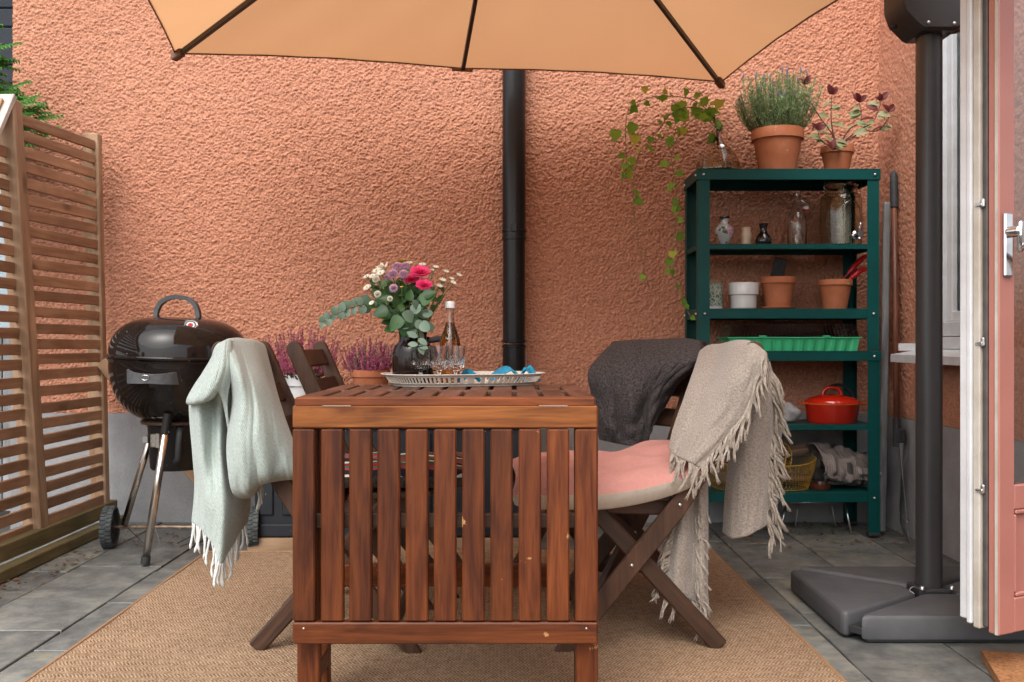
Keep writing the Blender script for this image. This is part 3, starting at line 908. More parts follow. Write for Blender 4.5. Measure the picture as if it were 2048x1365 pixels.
for k in range(430):
    z = r.uniform(1.60, 2.10); a = r.uniform(0, 2 * math.pi)
    rad = 0.34 * (1.15 - abs(z - 1.75) * 0.5) * r.uniform(0.25, 0.9)
    if z > 1.9: rad *= max(0.15, (2.2 - z) / 0.3)
    p = Vector((rad * math.cos(a), rad * math.sin(a) * 0.8, z))
    d = Vector((math.cos(a + r.uniform(-.5, .5)), math.sin(a + r.uniform(-.5, .5)), r.uniform(-0.25, 0.65)))
    up = Vector((r.uniform(-.5, .5), r.uniform(-.9, .3), 1))
    spray(mb, p, d, r.uniform(0.10, 0.17), up, r)
mb.build('crown', M['thuja'], t)

# hedge behind the photographer (it shows in the grill and darkens the reflections)
t = thing('garden_hedge', 'clipped dark green hedge across the far end of the patio', 'hedge', (-2.6, -4.2, 0))
r = random.Random(8)
for (x0_, x1_, zz) in ((-3.4, 1.6, 1.7),):
    mb = MB()
    for k in range(5200):
        x = r.uniform(x0_, x1_); y = r.uniform(-0.6, 0.35); z = r.uniform(-0.03, zz + 0.2 * math.sin(x * 2.1))
        d = Vector((r.uniform(-1, 1), r.uniform(-.3, 1), r.uniform(-.5, 1))).normalized(); s_ = d.cross(Vector((r.uniform(-1, 1), r.uniform(-1, 1), 1))).normalized()
        l = r.uniform(0.06, 0.13); c = Vector((x, y, z))
        mb.add([c - s_ * l * .3, c + d * l * .5 - s_ * l * .1, c + d * l, c + d * l * .5 + s_ * l * .45], [(0, 1, 2, 3)])
    mb.build('foliage', M['leaf'], t)['kind'] = 'stuff'
mb = MB()
for k in range(8):
    x = -3.2 + k * 0.6; mb.tube([(x, -0.1, -0.04), (x + 0.05, -0.12, 0.9), (x, -0.1, 1.5)], [0.03, 0.024, 0.01], 6)
mb.build('stems', M['brown_stem'], t)['kind'] = 'stuff'

# ------------------------------------------------------------------ rug, doormat
def slab(name, cx, cy, w, l, z0, h, mat, rz=0.0, nx=40, ny=60, wob=0.004, seed=1):
    xs_ = np.linspace(-w / 2, w / 2, nx); ys_ = np.linspace(-l / 2, l / 2, ny)
    A, B = np.meshgrid(xs_, ys_, indexing='ij')
    H = h + (vnoise(A * 3 + 50, B * 3 + 50, seed) - 0.5) * wob
    vs = [(float(a), float(b), float(c)) for a, b, c in zip(A.ravel(), B.ravel(), H.ravel())]
    fs = [tuple(reversed(f)) for f in grid_faces(nx, ny)]
    ring = [i * ny for i in range(nx)] + [(nx - 1) * ny + j for j in range(1, ny)] + [i * ny + ny - 1 for i in range(nx - 2, -1, -1)] + [j for j in range(ny - 2, 0, -1)]
    b = len(vs)
    for i in ring: vs.append((vs[i][0] * 1.001, vs[i][1] * 1.001, 0.0))
    n = len(ring)
    for k in range(n):
        k2 = (k + 1) % n
        fs.append((ring[k], b + k, b + k2, ring[k2]))
    o = obj(name, mesh_from(name, vs, fs, mat, angle=50), None, (cx, cy, z0))
    o.rotation_euler = (0, 0, rz)
    return o
rug = slab('sisal_rug', -0.185, 2.36, 1.96, 2.52, 0.002, 0.012, M['rug'], 0.012)
tag(rug, 'large tan sisal rug with herringbone weave under the table', 'rug')
mb = MB()
for sx in (-1, 1):
    mb.tube([(sx * 0.982, -1.26, 0.009), (sx * 0.982, 0, 0.009), (sx * 0.982, 1.262, 0.009)], 0.0065, 6)
mb.tube([(-0.98, 1.262, 0.009), (0.98, 1.262, 0.009)], 0.0065, 6)
mb.build('binding', M['rug_edge'], rug)['kind'] = 'stuff'
mat_o = slab('coir_doormat', 1.46, 2.14, 0.62, 0.42, 0.002, 0.022, M['coir'], -0.30, 40, 30, 0.004, 4)
tag(mat_o, 'small orange coir doormat at the bottom right by the door', 'doormat')

_vs, _fs = lathe_geo([(0.0, 0.002), (0.004, 0.0018), (0.006, 0.0), (0.006, -0.003), (0.0, -0.003)], 10)
BOLT_S = mesh_from('screw', _vs, [tuple(reversed(f)) for f in _fs], M['steel'], angle=50)
# ------------------------------------------------------------------ gateleg table
TX, T0, T1, TW = -0.136, 1.89, 2.465, 0.62
table = thing('gateleg_table', 'reddish brown slatted gateleg table with its front leaf hanging down', 'table', (TX, 2.3, 0))
def tp(x, y, z): return (x, y - 2.3, z)
SW, SP = 0.0455, 0.0572
# hanging leaf
bar('leaf_rail', tp(-TW / 2, T0 + 0.012, 0.676), tp(TW / 2, T0 + 0.012, 0.676), 0.046, 0.024, M['table_light'], table, (0, 1, 0), 0.003)
bar('leaf_rail', tp(-TW / 2, T0 + 0.012, 0.236), tp(TW / 2, T0 + 0.012, 0.236), 0.044, 0.024, M['table'], table, (0, 1, 0), 0.003)
for i in range(11):
    x = -TW / 2 + SW / 2 + i * (TW - SW) / 10
    bar('leaf_slat', tp(x, T0 + 0.011, 0.260), tp(x, T0 + 0.011, 0.651), SW, 0.022, M['table'], table, (0, 1, 0), 0.003)
for i in range(11):
    x = -TW / 2 + SW / 2 + i * (TW - SW) / 10
    obj('screw', BOLT_S, table, mat4=Matrix.Translation(tp(x, T0 + 0.0003, 0.246)) @ Matrix.Rotation(R(90), 4, 'X') @ Matrix.Scale(0.42, 4)) if i in (0, 10) else None
bar('leaf_batten', tp(-TW / 2 + 0.03, T0 + 0.032, 0.46), tp(TW / 2 - 0.03, T0 + 0.032, 0.46), 0.03, 0.018, M['chair'], table, (0, 1, 0), 0.002)
# top
bar('top_rail', tp(-TW / 2 + 0.004, T0 + 0.022, 0.706), tp(TW / 2 - 0.004, T0 + 0.022, 0.706), 0.019, 0.042, M['table'], table, (0, 1, 0), 0.003)
for yy in (2.185, T1 - 0.021):
    bar('top_rail', tp(-TW / 2 + 0.004, yy, 0.7055), tp(TW / 2 - 0.004, yy, 0.7055), 0.019, 0.036, M['table_top'], table, (0, 1, 0), 0.003)
for (ya, yb) in ((T0 + 0.045, 2.165), (2.205, T1 - 0.041)):
    for i in range(11):
        x = -TW / 2 + 0.004 + SW / 2 + i * (TW - 0.008 - SW) / 10
        bar('top_slat', tp(x, ya, 0.706), tp(x, yb, 0.706), SW, 0.019, M['table_top'], table, (0, 0, 1), 0.0025)
for x in (-0.22, 0.22):
    bar('hinge', tp(x - 0.03, T0 + 0.002, 0.6977), tp(x + 0.03, T0 + 0.002, 0.6977), 0.0035, 0.006, M['leg_steel'], table, (0, 1, 0), 0.001)
# frame under the top: two leg frames and gate legs
for sx in (-1, 1):
    xf, xr = (-0.288, -0.300) if sx < 0 else (0.292, 0.300)
    bar('leg', tp(xf, T0 + 0.06, 0.014), tp(xf, T0 + 0.06, 0.695), 0.046, 0.03, M['table'], table, (0, 1, 0), 0.003)
    bar('leg', tp(xr, 2.11, 0.014), tp(xr, 2.11, 0.695), 0.046, 0.03, M['table'], table, (0, 1, 0), 0.003)
    bar('stretcher', tp(xf, T0 + 0.076, 0.12), tp(xf, 2.094, 0.12), 0.024, 0.04, M['table'], table, (0, 0, 1), 0.003)
    bar('apron', tp(xf, T0 + 0.076, 0.66), tp(xf, 2.094, 0.66), 0.022, 0.06, M['table'], table, (0, 0, 1), 0.003)
bar('stretcher', tp(-0.264, 2.11, 0.30), tp(0.262, 2.11, 0.30), 0.05, 0.022, M['table'], table, (0, 1, 0), 0.003)
for x in (-0.308, 0.306):
    bar('gate_leg', tp(x, 2.165, 0.014), tp(x, 2.165, 0.695), 0.042, 0.03, M['table'], table, (0, 1, 0), 0.003)
    bar('gate_rail', tp(x, 2.182, 0.66), tp(x, T1 - 0.05, 0.66), 0.022, 0.05, M['table'], table, (0, 0, 1), 0.003)

# ------------------------------------------------------------------ folding chairs
def bolt_mesh():
    vs, fs = lathe_geo([(0.0, 0.004), (0.004, 0.0035), (0.0055, 0.0015), (0.006, -0.003), (0.0, -0.003)], 10)
    return mesh_from('bolt', vs, [tuple(reversed(f)) for f in fs], M['steel'], angle=50)
BOLT = bolt_mesh()
_LEGK = [(0.27, 0.012), (0.10, 0.225), (-0.062, 0.433), (-0.155, 0.625), (-0.236, 0.805)]
def leg_line(f):
    pts = catmull([(a, 0.0, b) for a, b in _LEGK], 41)
    k = f * 40; i = min(int(k), 39); p = pts[i] * (1 - (k - i)) + pts[i + 1] * (k - i)
    tdir = pts[i + 1] - pts[i]
    return Vector(p), Vector(tdir).normalized()
def long_leg_mesh():
    pts = catmull([(a, 0.0, b) for a, b in _LEGK], 17)
    L, Rr = [], []
    for i, p in enumerate(pts):
        t_ = pts[min(i + 1, 16)] - pts[max(i - 1, 0)]; t_ = t_ / np.linalg.norm(t_)
        n_ = np.array([t_[2], 0, -t_[0]]); w_ = 0.025
        L.append(p - n_ * w_); Rr.append(p + n_ * w_)
    # flat foot on the ground
    L[0][2] = Rr[0][2] = 0.013
    e = pts[-1]; t_ = pts[-1] - pts[-2]; t_ = t_ / np.linalg.norm(t_); n_ = np.array([t_[2], 0, -t_[0]])
    cap = [e + (n_ * math.cos(a) + t_ * math.sin(a)) * 0.025 for a in np.linspace(0.4, math.pi - 0.4, 7)]
    ring = Rr + cap + L[::-1]
    n = len(ring); c = 0.003
    ctr = [(Rr[k] + L[k]) / 2 for k in range(17)] + [e] * 7 + [(Rr[k] + L[k]) / 2 for k in range(16, -1, -1)]
    def inset(p, q):
        v = q - p; l = np.linalg.norm(v)
        return p + v / max(l, 1e-6) * c
    vs = []
    for yy, ins in ((-0.011, True), (-0.008, False), (0.008, False), (0.011, True)):
        for p, q in zip(ring, ctr):
            x = inset(p, q) if ins else p
            vs.append((x[0], yy, x[2]))
    fs = [tuple(range(n)), tuple(reversed(range(3 * n, 4 * n)))]
    for a in range(3):
        for k in range(n):
            k2 = (k + 1) % n
            fs.append((a * n + k, (a + 1) * n + k, (a + 1) * n + k2, a * n + k2))
    return mesh_from('long_leg', vs, fs, M['chair'])
LONG = long_leg_mesh()
def chair(label, loc, rz):
    t = thing('folding_chair', label, 'chair', loc, rz, 'folding chairs around the table')
    # local: front = +x, width along y
    C = Vector((-0.155, 0, 0.016)); D = Vector((0.20, 0, 0.405))        # short member
    for s in (-1, 1):
        obj('long_leg', LONG, t, (0, s * 0.20, 0))
        bar('short_leg', C + Vector((0, s * 0.172, 0)), D + Vector((0, s * 0.172, 0)), 0.046, 0.022, M['chair'], t, (0, 1, 0), 0.005)
        bar('seat_rail', (-0.045, s * 0.146, 0.384), (0.30, s * 0.146, 0.396), 0.045, 0.022, M['chair'], t, (0, 1, 0), 0.004)
        for (q, yy) in ((leg_line(0.46)[0], 0.212), (leg_line(0.27)[0], 0.212), (Vector((0.13, 0, 0.390)), 0.158)):
            m = Matrix.Translation(q + Vector((0, s * yy, 0))) @ Matrix.Rotation(R(-90) * s, 4, 'X')
            obj('bolt', BOLT, t, mat4=m)
    for i in range(6):
        x = 0.0 + i * 0.058
        bar('seat_slat', (x, -0.186, 0.414 + i * 0.0022), (x, 0.186, 0.414 + i * 0.0022), 0.016, 0.046, M['chair'], t, (1, 0, 0), 0.003)
    for f in (0.955, 0.82, 0.69):
        q, d_ = leg_line(f)
        bar('back_slat', q + Vector((0, -0.188, 0)), q + Vector((0, 0.188, 0)), 0.016, 0.06, M['chair'], t, tuple(d_), 0.003)
    q, d_ = leg_line(0.08); bar('stretcher', q + Vector((0, -0.188, 0)), q + Vector((0, 0.188, 0)), 0.018, 0.035, M['chair'], t, (0, 0, 1), 0.003)
    q = C.lerp(D, 0.16); bar('stretcher', q + Vector((0, -0.16, 0)), q + Vector((0, 0.16, 0)), 0.018, 0.035, M['chair'], t, (0, 0, 1), 0.003)
    return t
chair('brown folding chair draped with the mint blanket left of the table', (-0.525, 2.64, 0), R(0))
chair('brown folding chair behind the mint blanket in front of the heather', (-0.455, 3.16, 0), R(0))
chair('brown folding chair with pink cushion and beige blanket right of the table', (0.40, 2.65, 0), R(180))
chair('brown folding chair under the charcoal blanket in front of the shelf', (0.315, 3.08, 0), R(180 + 38))

# ------------------------------------------------------------------ blankets
def loft(cols, nu, nv, wob=0.004, seed=1, ripple=0.0):
    """surface through hand-placed fold lines; each column is a list of (px, py, d)"""
    C = [catmull([tuple(P(*p)) for p in c], nv) for c in cols]
    G = np.stack(C, 0)                       # cols x nv x 3
    out = np.empty((nu, nv, 3))
    for j in range(nv): out[:, j] = catmull(list(G[:, j]), nu)
    U, V = np.meshgrid(np.arange(nu) / nu, np.arange(nv) / nv, indexing='ij')
    n = (vnoise(U * 9 + 20, V * 5 + 20, seed) - 0.5) * 2 * wob + (vnoise(U * 24, V * 13, seed + 1) - 0.5) * wob
    out[..., 1] += n
    out[..., 1] += 0.0016 * np.sin(U * 31 + 5 * vnoise(U * 4, V * 4, seed + 7)) * vnoise(U * 6, V * 3 + 8, seed + 8)
    if ripple:
        out[..., 1] += ripple * np.sin(U * 2 * math.pi * 3.2 + 1.2 * np.sin(V * 5)) * np.clip(V * 1.5, 0.1, 1)
    return out

def cloth_mesh(name, grids, mat):
    vs, fs, uv = [], [], []
    for g in grids:
        nu, nv, _ = g.shape
        b = len(vs)
        du = np.zeros((nu, nv)); dv = np.zeros((nu, nv))
        du[1:] = np.cumsum(np.linalg.norm(np.diff(g, axis=0), axis=2), 0)
        dv[:, 1:] = np.cumsum(np.linalg.norm(np.diff(g, axis=1), axis=2), 1)
        du[:] = du.mean(1, keepdims=True); dv[:] = dv.mean(0, keepdims=True)
        vs += [tuple(p) for p in g.reshape(-1, 3)]
        uv += list(zip(du.ravel(), dv.ravel()))
        fs += [tuple(i + b for i in f) for f in grid_faces(nu, nv)]
    return mesh_from(name, vs, fs, mat, smooth=True, uvs=uv)

def blanket(name, label, grids, mat, thick=0.007):
    base = thing(name, label, 'blanket', (0, 0, 0))
    for g in grids:
        o = obj('cloth', cloth_mesh('cloth', [g], mat), base)
        m = o.modifiers.new('thick', 'SOLIDIFY'); m.thickness = thick; m.offset = 0
        m2 = o.modifiers.new('smooth', 'SUBSURF'); m2.levels = 1; m2.render_levels = 1
    return base

def fuzz(base, grids, mat, n, L, rad, seed):
    """short loose fibres standing off the cloth"""
    r = np.random.default_rng(seed)
    vs, fs = [], []
    for g in grids:
        nu, nv, _ = g.shape
        for _ in range(n):
            i = r.integers(0, nu - 1); j = r.integers(0, nv - 1)
            a, b = r.random(2)
            p = (g[i, j] * (1 - a) + g[i + 1, j] * a) * (1 - b) + (g[i, j + 1] * (1 - a) + g[i + 1, j + 1] * a) * b
            d = r.normal(size=3); d[1] -= 0.6; d /= np.linalg.norm(d)
            l = L * r.uniform(0.5, 1.2)
            s = np.cross(d, r.normal(size=3)); s = s / np.linalg.norm(s) * rad
            q = p + d * l * 0.6; e = p + d * l + np.array([0, 0, -l * 0.35])
            k = len(vs)
            vs += [p - s, p + s, q + s * .8, q - s * .8, e]
            fs += [(k, k + 1, k + 2, k + 3), (k + 3, k + 2, k + 4)]
    o = obj('fuzz', mesh_from('fuzz', vs, fs, mat), base)
    o['kind'] = 'stuff'
    return o

# mint blanket on the left chair
gB = loft([
    [(476, 740, 2.66), (448, 697, 2.53), (404, 750, 2.47), (378, 802, 2.45), (384, 900, 2.44), (391, 970, 2.44), (385, 1045, 2.45)],
    [(478, 740, 2.64), (441, 690, 2.45), (417, 742, 2.42), (396, 800, 2.40), (402, 900, 2.39), (408, 985, 2.39), (402, 1058, 2.40)],
    [(482, 740, 2.64), (446, 686, 2.42), (431, 738, 2.385), (424, 800, 2.43), (424, 900, 2.42), (430, 1000, 2.37), (426, 1090, 2.37)],
    [(486, 740, 2.64), (452, 684, 2.415), (444, 750, 2.37), (440, 822, 2.42), (440, 915, 2.39), (446, 1018, 2.34), (440, 1128, 2.34)],
    [(492, 740, 2.66), (460, 683, 2.43), (458, 762, 2.39), (455, 845, 2.46), (458, 935, 2.45), (464, 1020, 2.40), (454, 1108, 2.39)],
    [(500, 740, 2.68), (470, 684, 2.47), (472, 780, 2.46), (474, 860, 2.52), (480, 945, 2.52), (484, 1010, 2.48), (474, 1072, 2.46)],
    [(510, 740, 2.72), (482, 686, 2.54), (488, 790, 2.52), (492, 870, 2.57), (498, 950, 2.57), (500, 1002, 2.56), (495, 1045, 2.55)],
], 64, 80, 0.006, 21, 0.005)
gA = loft([
    [(470, 745, 2.70), (440, 691, 2.45), (452, 730, 2.385), (463, 800, 2.40), (453, 880, 2.37), (456, 942, 2.35), (468, 988, 2.37), (500, 994, 2.43), (516, 975, 2.47)],
    [(486, 745, 2.72), (455, 681, 2.47), (472, 732, 2.35), (484, 800, 2.33), (478, 880, 2.31), (482, 945, 2.31), (492, 984, 2.34), (508, 984, 2.41), (520, 965, 2.47)],
    [(500, 745, 2.76), (474, 678, 2.54), (492, 736, 2.39), (508, 810, 2.34), (508, 885, 2.31), (510, 945, 2.32), (514, 970, 2.35), (520, 968, 2.42), (526, 952, 2.48)],
    [(514, 745, 2.82), (494, 680, 2.63), (516, 745, 2.44), (532, 825, 2.36), (538, 890, 2.33), (540, 945, 2.33), (542, 962, 2.37), (542, 955, 2.44), (540, 940, 2.5)],
    [(526, 745, 2.90), (512, 683, 2.74), (536, 765, 2.50), (556, 845, 2.40), (568, 900, 2.37), (576, 942, 2.37), (580, 958, 2.4), (578, 950, 2.48), (572, 930, 2.52)],
    [(536, 745, 2.96), (528, 690, 2.86), (554, 792, 2.58), (580, 870, 2.46), (600, 920, 2.42), (612, 945, 2.42), (614, 956, 2.46), (610, 945, 2.52), (605, 930, 2.56)],
], 64, 80, 0.006, 31, 0.006)
gF = loft([
    [(470, 735, 2.58), (447, 698, 2.50), (405, 748, 2.42), (375, 798, 2.405), (380, 808, 2.43), (392, 800, 2.47)],
    [(472, 735, 2.56), (445, 688, 2.44), (418, 740, 2.375), (395, 797, 2.35), (400, 806, 2.375), (410, 798, 2.43)],
    [(474, 735, 2.56), (449, 684, 2.415), (436, 735, 2.35), (418, 788, 2.33), (422, 797, 2.36), (430, 789, 2.42)],
    [(478, 735, 2.56), (456, 682, 2.415), (450, 730, 2.352), (438, 776, 2.345), (440, 785, 2.37), (447, 779, 2.42)],
    [(482, 735, 2.58), (463, 681, 2.43), (464, 735, 2.37), (456, 800, 2.375), (458, 850, 2.38), (464, 900, 2.40)],
], 40, 48, 0.004, 81)
bl = blanket('mint_blanket', 'pale mint woven blanket with white tassels over the left chair', [gB, gA, gF], M['mint'])
fuzz(bl, [gB, gA], M['mint_yarn'], 2600, 0.006, 0.00022, 3)
r = random.Random(9)
hem = gB[:, -1]
for k in range(26):
    i = int((k + 0.5) / 26 * (len(hem) - 1))
    p = Vector(hem[i]); L = r.uniform(0.055, 0.08)
    sw = r.uniform(-0.010, 0.010); s2 = r.uniform(-0.012, 0.012)
    pts = smooth_pts([p + Vector((0, 0, 0.004)), p + Vector((sw * 0.5, r.uniform(-.004, .004), -L * 0.35)), p + Vector((sw, s2 * 0.5, -L * 0.7)), p + Vector((sw * 0.4 + s2 * 0.4, s2, -L))], 8)
    mb = MB(); mb.tube(pts, [0.0026, 0.0030, 0.0027, 0.0031, 0.0028, 0.0032, 0.0040, 0.0016], 6)
    mb.build('tassel', M['mint_yarn'], bl, smooth=True)
hem = gA[:, -1]
for k in range(5):
    p = Vector(gA[2 + k * 5, -2]); L = r.uniform(0.05, 0.07)
    pts = smooth_pts([p, p + Vector((0.004, 0, -L * 0.5)), p + Vector((r.uniform(-.008, .008), 0, -L))], 6)
    mb = MB(); mb.tube(pts, [0.0026, 0.003, 0.0026, 0.003, 0.0036, 0.0015], 6); mb.build('tassel', M['mint_yarn'], bl, smooth=True)

# beige blanket on the right chair
gC = loft([
    [(1418, 760, 2.86), (1404, 703, 2.80), (1388, 745, 2.68), (1368, 800, 2.58), (1350, 850, 2.52), (1338, 898, 2.48)],
    [(1432, 750, 2.84), (1418, 693, 2.78), (1404, 742, 2.64), (1382, 800, 2.54), (1362, 858, 2.48), (1346, 908, 2.45)],
    [(1450, 745, 2.82), (1442, 690, 2.74), (1432, 740, 2.59), (1408, 802, 2.49), (1384, 862, 2.45), (1358, 916, 2.43)],
    [(1484, 745, 2.70), (1474, 683, 2.57), (1460, 740, 2.45), (1436, 806, 2.43), (1404, 868, 2.42), (1370, 922, 2.41)],
    [(1514, 750, 2.62), (1503, 686, 2.46), (1490, 746, 2.405), (1462, 815, 2.405), (1424, 876, 2.41), (1384, 928, 2.40)],
    [(1536, 765, 2.56), (1532, 708, 2.42), (1518, 766, 2.40), (1486, 830, 2.40), (1440, 888, 2.41), (1398, 936, 2.405)],
], 60, 64, 0.005, 41)
gD = loft([
    [(1510, 705, 2.72), (1495, 745, 2.70), (1474, 820, 2.67), (1460, 900, 2.65), (1451, 990, 2.64), (1446, 1066, 2.64)],
    [(1520, 702, 2.66), (1508, 745, 2.63), (1494, 820, 2.60), (1480, 900, 2.59), (1471, 990, 2.585), (1466, 1078, 2.585)],
    [(1528, 706, 2.61), (1520, 745, 2.595), (1512, 820, 2.575), (1502, 900, 2.57), (1496, 990, 2.57), (1494, 1072, 2.57)],
    [(1535, 718, 2.60), (1531, 755, 2.59), (1530, 825, 2.58), (1522, 905, 2.58), (1518, 990, 2.58), (1518, 1060, 2.58)],
    [(1540, 732, 2.61), (1541, 765, 2.61), (1548, 835, 2.62), (1540, 910, 2.62), (1536, 985, 2.62), (1538, 1050, 2.62)],
    [(1542, 745, 2.66), (1550, 780, 2.68), (1562, 845, 2.70), (1556, 915, 2.70), (1552, 985, 2.70), (1556, 1052, 2.70)],
], 60, 64, 0.005, 51)
gE = loft([
    [(1356, 915, 2.53), (1354, 985, 2.53), (1346, 1050, 2.52), (1336, 1115, 2.52), (1322, 1172, 2.51)],
    [(1374, 910, 2.51), (1370, 985, 2.50), (1366, 1060, 2.49), (1358, 1135, 2.48), (1352, 1190, 2.48)],
    [(1392, 905, 2.53), (1388, 985, 2.53), (1386, 1060, 2.53), (1386, 1145, 2.52), (1390, 1205, 2.52)],
    [(1404, 905, 2.52), (1404, 985, 2.51), (1404, 1065, 2.51), (1404, 1155, 2.50), (1408, 1225, 2.50)],
    [(1414, 905, 2.56), (1414, 985, 2.56), (1415, 1065, 2.56), (1414, 1160, 2.56), (1417, 1235, 2.56)],
], 44, 60, 0.006, 61)
bg = blanket('beige_blanket', 'beige wool blanket with ragged fringe hung over the right chair', [gC, gD, gE], M['beige'], 0.008)
fuzz(bg, [gC, gD, gE], M['beige_yarn'], 2600, 0.008, 0.00025, 5)
def ragged(base, line, n, L, out, seed, mat, rad=0.0011, spread=0.012):
    """wavy matted wool strands along a polyline; out = mean direction"""
    r = random.Random(seed); mb = MB()
    nc = max(6, n // 7)
    for c_ in range(nc):
        f0 = (c_ + r.random()) / nc * (len(line) - 1.001)
        i = int(f0); pc = Vector(line[i]).lerp(Vector(line[i + 1]), f0 - i)
        d = (Vector(out) + Vector((r.uniform(-.45, .45), r.uniform(-.35, .1), r.uniform(-.25, .25)))).normalized()
        l = L * r.uniform(0.6, 1.2)
        sd = d.cross(Vector((0, 1, 0))).normalized(); a = r.uniform(0, 6.28); s = spread * r.uniform(0.2, 0.8)
        tip = pc + d * l + sd * s * math.sin(a + 3.0) + Vector((0, 0, -l * .3))
        m1 = pc + d * l * .35 + sd * s * math.sin(a); m2 = pc + d * l * .7 + sd * s * math.sin(a + 1.7) + Vector((0, 0, -l * .12))
        for k in range(9):
            f = min(max(f0 + r.uniform(-.5, .5) * (len(line) - 1) / nc * 1.3, 0), len(line) - 1.002); i = int(f)
            p = Vector(line[i]).lerp(Vector(line[i + 1]), f - i)
            j = lambda q: Vector((r.uniform(-q, q), r.uniform(-q, q), r.uniform(-q, q)))
            pts = [p, p.lerp(pc, 0.35) + (m1 - pc) + j(0.0022), m2 + j(0.0026), tip + j(0.0045)]
            mb.tube(smooth_pts(pts, 7), [rad * 1.2, rad * 1.3, rad * 1.3, rad * 1.2, rad * 1.1, rad * .9, rad * .35], 4, False)
    o = mb.build('fringe', mat, base, smooth=True); o['kind'] = 'stuff'
    return o
ragged(bg, [tuple(x) for x in gC[-1, 8:] + np.array([0, -0.004, 0])], 330, 0.062, (-0.25, -0.15, -1), 1, M['beige_yarn'])
ragged(bg, [tuple(x) for x in gC[::3, -1] + np.array([0, -0.004, 0])], 70, 0.055, (-0.1, -0.1, -1), 2, M['beige_yarn'])
ragged(bg, [tuple(x) for x in gD[-14, 4:] + np.array([0, -0.006, 0])], 460, 0.065, (0.55, -0.1, -1), 3, M['beige_yarn'])
ragged(bg, [tuple(x) for x in gE[2, 16:] + np.array([0, -0.006, 0])], 220, 0.05, (-0.8, -0.1, -0.55), 4, M['beige_yarn'])
ragged(bg, [tuple(x) for x in gE[24, 18:] + np.array([0, -0.008, 0])], 220, 0.05, (0.5, -0.2, -0.9), 5, M['beige_yarn'])
ragged(bg, [tuple(x) for x in gE[::4, -1]], 90, 0.05, (-0.2, -0.1, -1), 6, M['beige_yarn'])

# charcoal blanket on the far right chair
gG = loft([
    [(1245, 760, 3.38), (1228, 694, 3.30), (1198, 716, 3.20), (1177, 746, 3.14), (1184, 790, 3.14), (1193, 840, 3.13), (1200, 880, 3.13)],
    [(1255, 750, 3.36), (1240, 686, 3.27), (1216, 720, 3.14), (1198, 755, 3.08), (1203, 805, 3.08), (1210, 848, 3.07), (1216, 884, 3.07)],
    [(1275, 745, 3.33), (1262, 683, 3.22), (1244, 725, 3.08), (1228, 770, 3.06), (1230, 815, 3.05), (1235, 855, 3.04), (1240, 889, 3.04)],
    [(1300, 745, 3.28), (1292, 682, 3.17), (1278, 728, 3.02), (1262, 780, 2.98), (1258, 822, 2.97), (1260, 860, 2.97), (1264, 893, 2.97)],
    [(1335, 745, 3.22), (1328, 681, 3.11), (1318, 722, 2.96), (1300, 772, 2.96), (1288, 820, 2.99), (1286, 858, 2.99), (1288, 894, 2.99)],
    [(1365, 745, 3.17), (1360, 680, 3.05), (1356, 712, 2.91), (1338, 745, 2.90), (1312, 785, 2.94), (1302, 828, 2.96), (1300, 870, 2.97)],
    [(1392, 750, 3.12), (1390, 684, 3.00), (1394, 708, 2.88), (1376, 730, 2.88), (1338, 768, 2.93), (1322, 800, 2.97), (1314, 838, 2.98)],
    [(1402, 755, 3.10), (1404, 695, 2.98), (1406, 716, 2.90), (1392, 735, 2.92), (1362, 762, 2.97), (1342, 790, 3.0), (1326, 818, 3.02)],
], 72, 72, 0.016, 71)
dk = blanket('charcoal_blanket', 'dark charcoal wool blanket heaped over the far right chair back', [gG], M['charcoal'], 0.010)
fuzz(dk, [gG], simple('charcoal_fibre', (0.06, 0.05, 0.05), None, 0.95), 3000, 0.009, 0.00025, 7)

# ------------------------------------------------------------------ cushions
def cushion(name, label, cx, cy, w, l, z0, h, lift, mt, mbm, parent_loc, rz=0, split=0.48, piping=None, seed=1):
    t = thing(name, label, 'cushion', parent_loc, rz)
    nu, nv = 48, 40
    u = np.linspace(-1, 1, nu); v = np.linspace(-1, 1, nv)
    U, V = np.meshgrid(u, v, indexing='ij')
    # pinched corners
    X = U * w / 2 * (1 - 0.07 * (1 - U ** 2) * V ** 2 * 0 - 0.06 * (1 - V ** 2) * 0 - 0.05 * (1 - np.abs(V) ** 2) * np.sign(0))
    X = U * w / 2 * (1 - 0.06 * (1 - V ** 2)); Y = V * l / 2 * (1 - 0.06 * (1 - U ** 2))
    prof = ((1 - U ** 4) * (1 - V ** 4)) ** 0.5
    wr = (vnoise(U * 3 + 10, V * 4 + 10, seed) - 0.5) * 0.018 + 0.008 * np.sin(U * 7 + V * 5) * (vnoise(U * 2 + 3, V * 2 + 6, seed + 3))
    mid = z0 + h * 0.50 + lift(U, V)
    top = mid + (h * 0.36 + wr) * prof
    bot = mid - h * 0.50 * prof ** 0.42
    for nm, Z, m, flip in (('top_cover', top, mt, False), ('bottom_cover', bot, mbm, True)):
        vs = [(float(a), float(b), float(c)) for a, b, c in zip(X.ravel(), Y.ravel(), Z.ravel())]
        fs = grid_faces(nu, nv)
        if not flip: fs = [tuple(reversed(f)) for f in fs]
        obj(nm, mesh_from(nm, vs, fs, m, smooth=True, uvs=list(zip((X + 1).ravel(), (Y + 1).ravel()))), t)
    return t
cushion('seat_cushion', 'salmon pink and cream cushion slumped on the right chair seat', 0, 0, 0.50, 0.44, 0.0, 0.112,
        lambda U, V: 0.060 * np.clip((U + 0.1) / 1.1, 0, 1) ** 1.6 + 0.018 * V - 0.01, M['pink_cloth'], M['cream_cloth'], (0.245, 2.63, 0.402), 0.0, seed=3)
